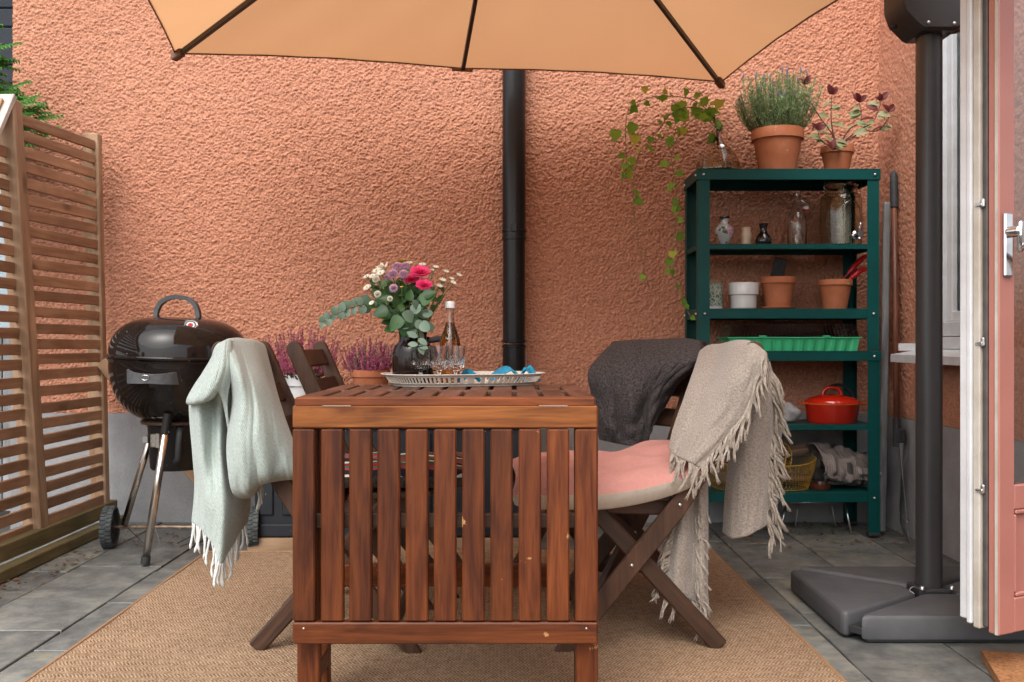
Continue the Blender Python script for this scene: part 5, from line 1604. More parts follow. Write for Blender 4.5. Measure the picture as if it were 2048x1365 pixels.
for vi, (pts, nl) in enumerate(vines):
    line = smooth_pts([P(*p) for p in pts], 44)
    mb = MB(); mb.tube([p - ivy.location for p in line], [0.0028 - 0.0015 * i / 43 for i in range(44)], 5)
    st = mb.build('stem', M['vine'], ivy, smooth=True)
    for k in range(nl):
        i = int(6 + (k + r.random() * 0.9) / nl * 37)
        p = line[min(i, 43)]
        big = (i < 22)
        sz = r.uniform(0.030, 0.058) if i < 16 else r.uniform(0.024, 0.050)
        if vi == 1 and i > 32 and r.random() < 0.75: continue
        if vi == 0 and 10 < i < 18 and r.random() < 0.3: sz *= 0.6
        d = Vector((r.uniform(-1, 1), r.uniform(-0.6, 0.15), r.uniform(-1.0, 0.25 if i > 18 else 0.9)))
        kind = 'ivy_y' if r.random() < 0.13 else 'ivy'
        off = d.normalized() * r.uniform(0.006, 0.016)
        put_leaf(kind, p + off, d, sz, ivy, (r.uniform(-.7, .7), -1, r.uniform(0, 1.0)), twist=r.uniform(-.4, .4))
for (px, py, sz, ky) in ((1440, 215, 0.050, 'ivy_y'), (1362, 235, 0.068, 'ivy'), (1350, 225, 0.05, 'ivy'), (1268, 262, 0.056, 'ivy'), (1233, 275, 0.058, 'ivy'), (1272, 285, 0.052, 'ivy_y'), (1395, 232, 0.05, 'ivy'), (1330, 205, 0.036, 'ivy'), (1288, 188, 0.034, 'ivy_y')):
    d = Vector((r.uniform(-.5, .3), -0.2, -1))
    put_leaf(ky, P(px, py - 14, 4.0), d, sz, ivy, (r.uniform(-.3, .3), -1, 0.35))

# lavender
q = at_shelf(1555, Z0, 4.07)
lv = thing('potted_lavender', 'terracotta pot of bushy grey green lavender on top of the shelf', 'potted plant', q)
lobj('pot', flower_pot(0.112, 0.192, 0.24), M['terracotta'], lv)
lobj('soil', [(0.0, 0.168), (0.098, 0.166)], M['soil'], lv)
mb = MB(); r = random.Random(3); buds = MB(); stems = MB()
for k in range(210):
    a = r.uniform(0, 2 * math.pi); rad = 0.085 * math.sqrt(r.random())
    base = Vector((rad * math.cos(a), rad * math.sin(a), 0.168))
    lean = rad / 0.085
    L = r.uniform(0.14, 0.275) * (1.05 - 0.18 * lean)
    top = base + Vector((math.cos(a) * lean * 0.085 + r.uniform(-.03, .03), math.sin(a) * lean * 0.07 + r.uniform(-.03, .03), L))
    mid = base.lerp(top, 0.5) + Vector((math.cos(a) * 0.015 * lean, math.sin(a) * 0.015 * lean, -0.01))
    line = smooth_pts([base, mid, top], 9)
    stems.tube(line, 0.0010, 3, False)
    for i in range(1, 9):
        for s in range(5):
            b = r.uniform(0, 6.28); p = line[i].lerp(line[i - 1], r.random())
            d = Vector((math.cos(b), math.sin(b), r.uniform(0.5, 1.8))).normalized(); l = r.uniform(0.014, 0.030)
            w = d.cross(Vector((r.uniform(-1, 1), r.uniform(-1, 1), r.uniform(-1, 1)))).normalized() * 0.0018
            mb.add([p - w * .5, p + w * .5, p + d * l * .55 + w, p + d * l, p + d * l * .55 - w], [(0, 1, 2, 3, 4)])
    if r.random() < 0.07:
        p = top; d = Vector((r.uniform(-.3, .3), r.uniform(-.3, .1), 1)).normalized()
        buds.tube([p, p + d * 0.01, p + d * 0.022, p + d * 0.03], [0.002, 0.0045, 0.004, 0.001], 5)
stems.build('stems', M['stem'], lv)['kind'] = 'stuff'
mb.build('foliage', M['lavender'], lv)['kind'] = 'stuff'
buds.build('flower_buds', M['lav_bud'], lv)['kind'] = 'stuff'

# sage with wine red tips
q = at_shelf(1674, Z0, 4.07)
sg = thing('potted_sage', 'small terracotta pot of straggly sage with wine red leaves on the shelf', 'potted plant', q)
lobj('saucer', [(0, 0), (0.052, 0), (0.068, 0.010), (0.070, 0.014), (0.064, 0.014), (0.055, 0.006), (0, 0.006)], M['terracotta'], sg)
lobj('pot', [(a, b + 0.007) for a, b in flower_pot(0.071, 0.112, 0.27)], M['terracotta'], sg)
lobj('soil', [(0.0, 0.098), (0.06, 0.097)], M['soil'], sg)
r = random.Random(6)
branches = [
    [(1674, 290, 4.07), (1660, 262, 4.05), (1640, 235, 4.04), (1622, 205, 4.03), (1610, 170, 4.03)],
    [(1672, 290, 4.07), (1664, 255, 4.06), (1662, 220, 4.05), (1664, 190, 4.05)],
    [(1678, 290, 4.07), (1700, 258, 4.06), (1720, 245, 4.05), (1722, 222, 4.05), (1718, 205, 4.04)],
    [(1680, 290, 4.07), (1715, 262, 4.04), (1745, 245, 4.03), (1757, 220, 4.02), (1762, 202, 4.02)],
    [(1680, 290, 4.07), (1725, 264, 4.03), (1755, 262, 4.02), (1775, 240, 4.01), (1778, 225, 4.01)],
    [(1670, 290, 4.07), (1655, 290, 4.03), (1640, 278, 4.0), (1636, 262, 4.0)],
    [(1672, 290, 4.06), (1668, 285, 3.99), (1664, 300, 3.96)],
]
for bi, pts in enumerate(branches):
    line = smooth_pts([P(*p) for p in pts], 16)
    mb = MB(); mb.tube([p - sg.location for p in line], [0.0032 - 0.0018 * i / 15 for i in range(16)], 6); mb.build('stem', M['brown_stem'], sg, smooth=True)
    tip = line[-1]
    for k in range(5):
        a = k * 1.3 + bi
        put_leaf('wine', tip, (math.cos(a) * 0.7, r.uniform(-.6, .2), r.uniform(0.4, 1.2)), r.uniform(0.03, 0.048), sg, (r.uniform(-.5, .5), -1, 0.3))
    for k in range(6):
        i = int(5 + k * 1.7)
        d = Vector((r.choice((-1, 1)) * r.uniform(0.5, 1), r.uniform(-.6, .3), r.uniform(-.35, .5)))
        kind = 'wine' if r.random() < 0.2 else 'sage'
        put_leaf(kind, line[i], d, r.uniform(0.035, 0.062), sg, (r.uniform(-.4, .4), -0.8, 0.8), twist=r.uniform(-.5, .5))

# ------------------------------------------------------------------ second board: little vases, bottle, dispenser
def cloisonne():
    m = NT('painted_vase_glaze')
    v = m.coord()
    vor = m.voronoi(v, 42)
    n = m.noise(v, 30, 2)
    sep = m.n.new('ShaderNodeSeparateXYZ'); m.set(sep.inputs[0], v)
    base = (0.55, 0.56, 0.58)
    green = m.math('MULTIPLY', m.ramp(vor, [(0.42, 1.0), (0.46, 0.0)], 'CONSTANT'), m.ramp(n, [(0.48, 0.0), (0.50, 1.0)], 'CONSTANT'))
    col = m.mix(green, base, (0.05, 0.13, 0.055))
    dx = m.math('SUBTRACT', sep.outputs[0], 0.019); dz = m.math('SUBTRACT', sep.outputs[2], 0.068)
    rr2 = m.math('SQRT', m.math('ADD', m.math('MULTIPLY', dx, dx), m.math('MULTIPLY', dz, dz)))
    fl = m.ramp(m.math('ADD', m.math('MULTIPLY', rr2, 20.0), m.math('MULTIPLY', n, 0.25)), [(0.5, 1.0), (0.53, 0.0)])
    petals = m.mix(m.ramp(m.voronoi(v, 120), [(0.2, 0.0), (0.6, 1.0)]), (0.40, 0.18, 0.28), (0.62, 0.42, 0.52))
    col = m.mix(fl, col, petals)
    m.bs(base=col, rough=0.22, coat=0.4)
    return m.m
q = at_shelf(1449, Z1)
t = thing('painted_vase', 'small white vase painted with purple peony and green leaves on shelf', 'vase', q)
lobj('body', [(0, 0), (0.021, 0), (0.022, 0.006), (0.016, 0.012), (0.022, 0.022), (0.036, 0.048), (0.041, 0.066), (0.039, 0.080), (0.028, 0.092), (0.018, 0.100), (0.017, 0.112), (0.021, 0.126), (0.018, 0.128), (0.0, 0.122)], cloisonne(), t)
lobj('mouth_rim', [(0.0205, 0.120), (0.0225, 0.127), (0.0215, 0.132), (0.017, 0.132), (0.016, 0.12)], M['black_glaze'], t)
lobj('foot_ring', [(0.0205, 0.0), (0.0235, 0.001), (0.0235, 0.008), (0.0175, 0.012)], simple('foot_ring_enamel', (0.45, 0.5, 0.6), (0.2, 0.25, 0.4), 0.3, 60), t)
q = at_shelf(1492, Z1)
o = lobj('beige_vase', [(0, 0), (0.022, 0), (0.023, 0.008), (0.020, 0.022), (0.024, 0.040), (0.025, 0.052), (0.020, 0.066), (0.0225, 0.080), (0.023, 0.083), (0.018, 0.083), (0.0, 0.074)], M['beige_glaze'], None, q)
tag(o, 'small beige waisted vase between painted vase and black vase', 'vase')
q = at_shelf(1527, Z1)
o = lobj('black_vase', [(0, 0), (0.026, 0), (0.034, 0.012), (0.036, 0.026), (0.030, 0.044), (0.018, 0.060), (0.014, 0.070), (0.016, 0.084), (0.021, 0.100), (0.017, 0.099), (0.012, 0.084), (0.0, 0.07)], M['black_glaze'], None, q)
tag(o, 'small round glossy black vase with flared neck on the shelf', 'vase')
q = at_shelf(1594, Z1, 4.10)
t = thing('swing_top_bottle', 'clear glass swing top bottle between the vases and the drink dispenser', 'bottle', q)
bo = [(0, 0), (0.037, 0), (0.041, 0.006), (0.041, 0.11), (0.038, 0.135), (0.026, 0.17), (0.016, 0.195), (0.0135, 0.222), (0.0165, 0.226), (0.0165, 0.236)]
lobj('bottle_body', bo + [(a - 0.003, b) for a, b in reversed(bo[2:])] + [(0.036, 0.005), (0, 0.005)], M['glass'], t)
mb = MB(); mb.lathe([(0, 0.012), (0.011, 0.012), (0.014, 0.007), (0.014, -0.002), (0, -0.002)], 16, (0.037, -0.01, 0.168), Matrix.Rotation(R(8), 3, 'Y')); mb.build('stopper', M['white_pot'], t, angle=40)
mb = MB(); mb.lathe([(0.0, -0.002), (0.0145, -0.002), (0.0145, -0.007), (0, -0.007)], 16, (0.037, -0.01, 0.168), Matrix.Rotation(R(8), 3, 'Y')); mb.build('rubber_ring', M['red_plastic'], t)
mb = MB(); mb.tube(smooth_pts([(0.014, -0.016, 0.205), (0.032, -0.02, 0.192), (0.05, -0.012, 0.176), (0.04, -0.01, 0.182)], 12), 0.0013, 5); mb.tube(smooth_pts([(0.014, 0.012, 0.205), (0.032, 0.01, 0.192), (0.05, -0.008, 0.176)], 10), 0.0013, 5); mb.build('wire_bail', M['steel'], t)
q = at_shelf(1682, Z1, 4.08)
t = thing('drink_dispenser', 'large dusty greenish glass drink dispenser with steel tap', 'dispenser', q)
bo = [(0, 0), (0.080, 0), (0.086, 0.008), (0.0885, 0.12), (0.089, 0.20), (0.084, 0.220), (0.070, 0.230), (0.068, 0.262), (0.071, 0.266)]
lobj('jar', bo + [(a - 0.005, b) for a, b in reversed(bo[2:])] + [(0.08, 0.008), (0, 0.008)], M['dispenser'], t, seg=40)
lobj('lid', [(0.0, 0.285), (0.06, 0.284), (0.071, 0.278), (0.072, 0.268), (0.0, 0.267)], M['dispenser'], t)
mb = MB()
for a in np.linspace(0.05, math.pi - 0.05, 22)[:-1]:
    pass
mb.tube([(0.012 + 0.045 * math.cos(a), -math.sqrt(0.0895 ** 2 - (0.012 + 0.045 * math.cos(a)) ** 2) - 0.001, 0.138 + 0.052 * math.sin(a)) for a in np.linspace(0.0, math.pi, 22)], 0.0022, 5); mb.build('embossed_arch', M['dispenser'], t)
mb = MB(); m = Matrix.Rotation(R(90), 3, 'X')
mb.lathe([(0, 0), (0.019, 0), (0.019, 0.006), (0.012, 0.010), (0.010, 0.034), (0.014, 0.036), (0.014, 0.058), (0.0, 0.058)], 20, (0.036, -0.078, 0.042), m)
mb.tube([(0.036, -0.122, 0.05), (0.036, -0.124, 0.022)], 0.009, 12); mb.bar((0.036, -0.120, 0.052), (0.042, -0.124, 0.092), 0.012, 0.007, (0, 1, 0), 0.003); mb.build('tap', M['chrome'], t, angle=40)
for s in (-1, 1):
    mb = MB(); mb.tube(smooth_pts([(s * 0.070, -0.02, 0.245), (s * 0.082, -0.022, 0.255), (s * 0.078, -0.02, 0.28)], 8), 0.002, 5); mb.build('clasp', M['steel'], t)

# ------------------------------------------------------------------ third board: pots
def pattern():
    m = NT('green_printed_tin')
    v = m.scaled(m.coord(), (1, 1, 0.9))
    e = m.voronoi(v, 55, 'DISTANCE_TO_EDGE')
    n = m.noise(v, 140, 2)
    col = m.mix(m.ramp(e, [(0.05, 0.0), (0.09, 1.0)]), (0.50, 0.52, 0.44), (0.09, 0.16, 0.13))
    col = m.mix(m.ramp(n, [(0.5, 0.0), (0.6, 1.0)]), col, (0.38, 0.42, 0.35))
    m.bs(base=col, rough=0.4); return m.m
q = at_shelf(1429, Z2)
t = thing('patterned_jar', 'green and white patterned jar with wooden lid behind the shelf post', 'jar', q)
lobj('body', [(0, 0.004), (0.033, 0.004), (0.0345, 0.010), (0.0345, 0.112), (0, 0.112)], pattern(), t)
lobj('base_band', [(0, 0), (0.034, 0), (0.0352, 0.003), (0.0352, 0.012), (0.0, 0.012)], M['white_pot'], t)
lobj('lid', [(0, 0.113), (0.034, 0.113), (0.034, 0.126), (0.031, 0.128), (0, 0.128)], M['fence_post'], t)
q = at_shelf(1487, Z2)
o = lobj('white_pot', [(0, 0), (0.050, 0), (0.055, 0.006), (0.0565, 0.060), (0.064, 0.064), (0.0665, 0.112), (0.065, 0.115), (0.061, 0.113), (0.052, 0.03), (0, 0.02)], M['white_pot'], None, q, 40)
tag(o, 'empty white ceramic pot with stepped rim on the green shelf', 'pot')
q = at_shelf(1556, Z2)
t = thing('terracotta_pot', 'terracotta pot on a saucer with a dark trowel inside', 'pot', q)
lobj('saucer', [(0, 0), (0.064, 0), (0.074, 0.007), (0.074, 0.011), (0.062, 0.009), (0, 0.007)], M['terracotta'], t)
lobj('pot', [(a, b + 0.008) for a, b in flower_pot(0.076, 0.132, 0.22)], M['terracotta'], t)
o = MB(); o.box((0, 0, 0.03), (0.055, 0.01, 0.085), 0.004); o.tube([(0, 0, -0.01), (-0.02, 0.0, -0.09)], 0.008, 8)
o = o.build('trowel', M['black_rubber'], None, (q[0] + 0.005, q[1] + 0.03, q[2] + 0.155)); o.rotation_euler = (R(8), R(12), 0)
tag(o, 'black trowel blade sticking up from the terracotta pot with saucer', 'trowel')
q = at_shelf(1670, Z2)
o = lobj('terracotta_pot', flower_pot(0.073, 0.128, 0.20), M['terracotta'], None, q)
tag(o, 'terracotta pot without saucer holding red hand tools', 'pot')
for i, (dx, dz, dy) in enumerate(((0.085, 0.058, -0.02), (0.100, 0.12, 0.02))):
    p0 = Vector((q[0] + 0.0, q[1] + dy, q[2] + 0.10)); p1 = p0 + Vector((dx + 0.05, 0, dz + 0.02))
    mb = MB(); mb.tube(smooth_pts([p0 - p0, (p1 - p0) * 0.35 + Vector((0, 0, -0.004)), (p1 - p0) * 0.5, (p1 - p0) * 0.75 + Vector((0, 0, 0.006)), p1 - p0], 14), [0.003] * 5 + [0.006, 0.009, 0.011, 0.0115, 0.0115, 0.011, 0.0105, 0.010, 0.006], 10)
    o = mb.build('hand_tool', M['red_plastic'], None, p0, smooth=True)
    tag(o, ('bright red hand tool handle leaning low over the pot rim', 'darker red hand tool handle leaning steeply behind the bright one')[i], 'garden tool')

# ------------------------------------------------------------------ fourth board: seed tray with dome
d = 4.05
x0, x1 = (1443 - 1024) / F * d, (1706 - 1024) / F * d
t = thing('seed_tray', 'bright green plastic seed tray with smoky ribbed cover on the shelf', 'seed tray', ((x0 + x1) / 2, d, Z3))
w = x1 - x0; dp = 0.22
mb = MB()
def tub(mb, w0, d0, w1, d1, z0, z1, n_rib):
    """tapering tub with fluted long sides"""
    ring0, ring1 = [], []
    nx = n_rib * 4
    def side(wa, da, amp):
        pts = []
        for i in range(nx): 
            f = i / nx; pts.append((-wa / 2 + wa * f, -da / 2 + amp * (1 if (i % 4) in (0, 1) else 0)))
        for i in range(8): pts.append((wa / 2, -da / 2 + da * i / 8))
        for i in range(nx):
            f = i / nx; pts.append((wa / 2 - wa * f, da / 2))
        for i in range(8): pts.append((-wa / 2, da / 2 - da * i / 8))
        return pts
    a = side(w0, d0, 0.007); b = side(w1, d1, 0.004); n = len(a)
    mb.add([(x, y, z0) for x, y in a] + [(x, y, z1) for x, y in b], [(k, (k + 1) % n, n + (k + 1) % n, n + k) for k in range(n)] + [tuple(range(n, 2 * n))] + [tuple(reversed(range(n)))])
tub(mb, w * 0.93, dp * 0.9, w * 0.965, dp * 0.95, 0.001, 0.053, 12)
mb.build('tub', M['green_plastic'], t)
mb = MB(); mb.box((0, 0, 0.0565), (w, dp, 0.006), 0.002); mb.build('rim', M['green_plastic'], t)
for x in (-0.135, 0.135):
    mb = MB(); mb.box((x, -dp / 2 + 0.004, 0.0625), (0.03, 0.012, 0.008), 0.002); mb.build('clip', M['green_plastic'], t)
mb = MB(); tub(mb, w * 0.965, dp * 0.93, w * 0.90, dp * 0.85, 0.060, 0.115, 34); mb.build('cover', M['smoke_plastic'], t, angle=20)

# ------------------------------------------------------------------ fifth board: stone, casserole, ring
q = at_shelf(1574, Z4, 4.05)
vs, fs = [], []
nu, nv = 24, 14
for i in range(nu):
    for j in range(nv):
        a = 2 * math.pi * i / nu; b = math.pi * j / (nv - 1)
        sx = 0.052 * math.copysign(abs(math.cos(a)) ** 0.8, math.cos(a)) * max(0.0, math.sin(b)) ** 0.7; sy = 0.04 * math.copysign(abs(math.sin(a)) ** 0.8, math.sin(a)) * max(0.0, math.sin(b)) ** 0.7
        k = 1 + 0.12 * math.sin(3 * a + 2 * b) + 0.08 * math.sin(5 * b + a)
        vs.append((sx * k, sy * k, 0.040 - 0.040 * math.cos(b) * (1 if math.cos(b) > 0 else 1.05 * k)))
fs = [(i * nv + j, ((i + 1) % nu) * nv + j, ((i + 1) % nu) * nv + j + 1, i * nv + j + 1) for i in range(nu) for j in range(nv - 1)]
zmin = min(v[2] for v in vs); vs = [(x, y, z - zmin) for x, y, z in vs]
o = obj('pale_stone', mesh_from('stone', vs, fs, M['stone'], smooth=True), None, q)
tag(o, 'rough pale grey stone beside the red casserole', 'stone')
q = at_shelf(1664, Z4, 4.05)
t = thing('casserole', 'red enamelled oval casserole pot with lid on the lower shelf', 'casserole', q)
def ell(prof, name, mat, parent, kx=1.0, ky=0.78):
    vs, fs = lathe_geo(prof, 44)
    return obj(name, mesh_from(name, [(v.x * kx, v.y * ky, v.z) for v in vs], fs, mat, angle=40), parent)
ell([(0, 0), (0.100, 0), (0.106, 0.006), (0.117, 0.078), (0.119, 0.080), (0.0, 0.079)], 'body', M['red_enamel'], t)
ell([(0.117, 0.0785), (0.122, 0.080), (0.123, 0.086), (0.117, 0.088)], 'rim', M['orange_enamel'], t)
ld = ell([(0.119, 0.0885), (0.116, 0.094), (0.095, 0.108), (0.06, 0.119), (0.0, 0.124)], 'lid', M['red_enamel'], t)
mb = MB(); mb.tube(smooth_pts([(-0.042, 0, 0.112), (-0.036, 0, 0.136), (-0.018, 0, 0.150), (0.018, 0, 0.150), (0.036, 0, 0.136), (0.042, 0, 0.112)], 18), 0.0068, 10); mb.build('lid_handle', M['red_enamel'], ld, smooth=True)
for s in (-1, 1):
    mb = MB(); mb.box((s * 0.128, 0, 0.084), (0.032, 0.07, 0.010), 0.004); mb.build('side_handle', M['orange_enamel'], t)
mb = MB(); mb.tube([(0.075 * math.cos(a), 0, 0.082 + 0.075 * math.sin(a)) for a in np.linspace(0, 2 * math.pi, 40)], 0.007, 8, False)
o = mb.build('hose_coil', M['black_rubber'], None, (q[0] + 0.075, 4.185, Z4)); o.rotation_euler = (R(-4), 0, 0)
tag(o, 'dark rubber hose ring standing behind the red casserole', 'hose')

# ------------------------------------------------------------------ bottom board: wire basket, newspaper parcel, dish
q = at_shelf(1520, Z5, 4.06)
t = thing('wire_basket', 'yellow wire basket filled with firewood on the bottom shelf', 'basket', q)
mb = MB(); bl_, bd_, bh = 0.235, 0.125, 0.105
def bask(a, h): 
    k = 0.86 + 0.14 * h / bh
    return Vector((bl_ * k * math.copysign(abs(math.cos(a)) ** 0.7, math.cos(a)), bd_ * k * math.copysign(abs(math.sin(a)) ** 0.7, math.sin(a)), h + 0.003 + (0.028 * (abs(math.cos(a)) ** 3) if h > bh * .8 else 0)))
for h in (0.0, bh):
    mb.tube([bask(a, h) for a in np.linspace(0, 2 * math.pi, 61)], 0.003 if h else 0.002, 5, False)
for k in range(80):
    a = 2 * math.pi * k / 80; st_ = 2 * math.pi / 80
    for row in range(5):
        h0, h1 = bh * row / 5, bh * (row + 1) / 5
        off = 0.5 if row % 2 else 0
        mb.tube([bask(a + off * st_, h0), bask(a + (0.5 - off) * st_, h1)], 0.0009, 3, False)
        mb.tube([bask(a + off * st_, h0), bask(a + (-0.5 + 1.0 * off + (0.5 if off else 0)) * st_, h1)], 0.0009, 3, False)
wm = mb.build('wire_mesh', M['gold_wire'], t); wm['kind'] = 'stuff'
mb = MB()
for s in (-0.018, 0.018):
    mb.tube(smooth_pts([(s, -0.12, 0.10), (s, -0.09, 0.19), (s, 0.0, 0.225), (s, 0.09, 0.19), (s, 0.12, 0.10)], 20), 0.0025, 5)
for k in range(26):
    f = (k + 0.5) / 26; c = catmull([(0, -0.12, 0.10), (0, -0.09, 0.19), (0, 0.0, 0.225), (0, 0.09, 0.19), (0, 0.12, 0.10)], 60)[int(f * 59)]
    mb.tube([Vector(c) + Vector((-0.018, 0, 0)), Vector(c) + Vector((0.018, 0, 0.004 * (-1) ** k))], 0.0014, 4)
h_ = mb.build('handle', M['gold_wire'], t); h_.rotation_euler = (R(6), R(18), R(90 - 60)); 
r = random.Random(2)
for k in range(9):
    x = r.uniform(-0.15, 0.17); y = r.uniform(-0.05, 0.06); z = 0.045 + 0.013 * k
    p = Vector(q) + Vector((x - 0.07, y, z - 0.0)); e = Vector(q) + Vector((x + 0.07, y + r.uniform(-.04, .04), z + r.uniform(-.015, .025)))
    o = bar('firewood', p, e, r.uniform(0.03, 0.045), r.uniform(0.022, 0.035), M['bark'], None, (0, r.uniform(-1, 1), 1), 0.006)
    tag(o, 'split piece of firewood lying in the yellow wire basket', 'firewood', 'firewood in the wire basket')
def newspaper():
    m = NT('newspaper_print')
    uv = m.coord('UV'); sep = m.n.new('ShaderNodeSeparateXYZ'); m.set(sep.inputs[0], uv)
    ln = m.math('SINE', m.math('MULTIPLY', sep.outputs[0], 2 * math.pi / 0.008))
    blk = m.node('ShaderNodeTexVoronoi', distance='CHEBYCHEV', i_Vector=uv, i_Scale=11.0)
    photo = m.ramp(blk.outputs['Color'], [(0.50, 0.0), (0.52, 1.0)], 'CONSTANT')
    text = m.math('MULTIPLY', m.ramp(ln, [(0.35, 0.0), (0.7, 1.0)]), m.ramp(m.noise(uv, 260, 2), [(0.42, 0.0), (0.5, 1.0)]))
    col = m.mix(m.math('MULTIPLY', text, 0.65), (0.25, 0.21, 0.195), (0.045, 0.04, 0.036))
    col = m.mix(m.math('MULTIPLY', photo, 0.92), col, (0.03, 0.03, 0.028))
    m.bs(base=col, rough=0.75, normal=m.bump(m.noise(uv, 40, 4), 0.5, 0.01)); return m.m
q = at_shelf(1692, Z5, 4.06)
nu, nv = 40, 36
A, B = np.meshgrid(np.linspace(0, 1, nu), np.linspace(0, 2 * math.pi, nv), indexing='ij')
rad = 0.078 * (1.05 - 0.35 * A) * (1 + 0.0 * B)
cr = (np.abs(vnoise(A * 7 + 4, B * 2 + 9, 91) - 0.5) * 0.05 + (vnoise(A * 17, B * 5, 92) - 0.5) * 0.012)
rad = rad + cr - 0.012
flat = np.where(np.sin(B) < 0, 0.55, 1.0)
X = -0.125 + 0.27 * A + 0.012 * np.sin(B * 3) * (1 - A) - 0.03 * np.sin(B) * (1 - A); Y = rad * np.cos(B) * 1.15; Zz = rad * np.sin(B) * flat + 0.04
Zz = np.maximum(Zz, 0.004 + 0.004 * vnoise(A * 9, B * 4, 95)); Zz = Zz + 0.012 * (1 - A)
Zz = Zz - Zz.min() + 0.001
vs = [tuple(map(float, p)) for p in np.stack([X, Y, Zz], -1).reshape(-1, 3)]
fs = grid_faces(nu, nv)
vs.append((float(X[-1].mean()) + 0.02, 0, float(Zz[-1].mean()))); e = len(vs) - 1
fs += [((nu - 1) * nv + j, (nu - 1) * nv + j + 1, e) for j in range(nv - 1)]
uv = [(float(a) * 0.3, float(b) * 0.09) for a, b in zip(A.ravel(), B.ravel())] + [(0.3, 0.2)]
o = obj('newspaper_parcel', mesh_from('newspaper_parcel', vs, fs, newspaper(), angle=55, uvs=uv), None, q)
o.modifiers.new('thick', 'SOLIDIFY').thickness = 0.0015
o.scale = (1.0, 1.1, 1.55)
tag(o, 'crumpled newspaper parcel on the bottom shelf at its right end', 'parcel')
q = at_shelf(1640, Z5, 4.02)
o = lobj('brown_dish', [(0, 0), (0.04, 0), (0.046, 0.008), (0.048, 0.026), (0.044, 0.026), (0.04, 0.008), (0, 0.006)], simple('brown_glaze', (0.12, 0.035, 0.02), None, 0.25), None, q)
tag(o, 'small brown glazed dish between basket and newspaper parcel', 'dish')
# folded wire stand under the shelf
t = thing('folding_stand', 'thin metal folding stand leaning under the bottom shelf', 'stand', (1.22, 4.08, 0))
for a, b in (((1688, 1004, 4.05), (1703, 1062, 3.99)), ((1575, 1006, 4.05), (1560, 1060, 4.0)), ((1660, 1004, 4.15), (1672, 1050, 4.12)), ((1600, 1004, 4.15), (1590, 1050, 4.12))):
    mb = MB(); p0 = P(*a) - Vector((1.22, 4.08, 0)); p1 = P(*b) - Vector((1.22, 4.08, 0)); p1.z = 0.004; p0.z = 0.148
    mb.tube([p0, p1], 0.004, 7); mb.build('leg', M['steel'], t, smooth=True)
mb = MB(); mb.tube([P(1688, 1004, 4.05) * 1 - Vector((1.22, 4.08, 0)), P(1575, 1006, 4.05) - Vector((1.22, 4.08, 0))], 0.004, 6); 
o = mb.build('top_bar', M['steel'], t, smooth=True)

# ------------------------------------------------------------------ garden tools in the corner
t = thing('leaf_rake', 'leaf rake with reddish brown shaft leaning in the wall corner', 'rake', (1.645, 4.00, 0))
p_top = Vector((0.020, 0.06, 1.545)); p_bot = Vector((-0.012, -0.05, 0.40))
mb = MB(); mb.tube([p_bot, p_top], 0.0125, 12); mb.build('shaft', wood('rake_shaft', (0.10, 0.035, 0.02), (0.19, 0.075, 0.045), 0.4, 40, 0.1), t, smooth=True)
dd = (p_top - p_bot).normalized()
mb = MB(); mb.tube([p_top - dd * 0.135, p_top - dd * 0.02, p_top + dd * 0.015, p_top + dd * 0.03], [0.017, 0.017, 0.014, 0.004], 12); mb.build('grip', M['black_rubber'], t, angle=40)
mb = MB(); mb.tube([p_bot - dd * 0.02, p_bot + dd * 0.10], 0.016, 10); mb.box(p_bot + Vector((0.012, -0.01, 0.03)), (0.035, 0.03, 0.06), 0.006); mb.build('clamp', M['black_rubber'], t)
for k in range(11):
    f = (k - 5) / 5
    a = p_bot + Vector((0.008 * f + 0.012, -0.015, 0.0)); b = Vector((0.032 * f + 0.012, -0.06 + 0.12 * f, 0.045)); c = b + Vector((0.004 * f, -0.025, -0.036))
    mb = MB(); mb.tube([a, a.lerp(b, 0.5), b, c], 0.0022, 5); mb.build('tine', M['steel'], t)
mb = MB(); mb.tube([Vector((0.032 * f + 0.012, -0.06 + 0.12 * f, 0.085)) for f in np.linspace(-1, 1, 9)], 0.003, 5); mb.build('tine_brace', M['steel'], t)
mb = MB(); 
o = bar('tool_shaft', (1.585, 3.985, 0.012), (1.622, 4.03, 1.43), 0.030, 0.022, M['grey_board'], None, (0, 1, 0), 0.006)
tag(o, 'grey weathered wooden pole leaning beside the leaf rake', 'pole')

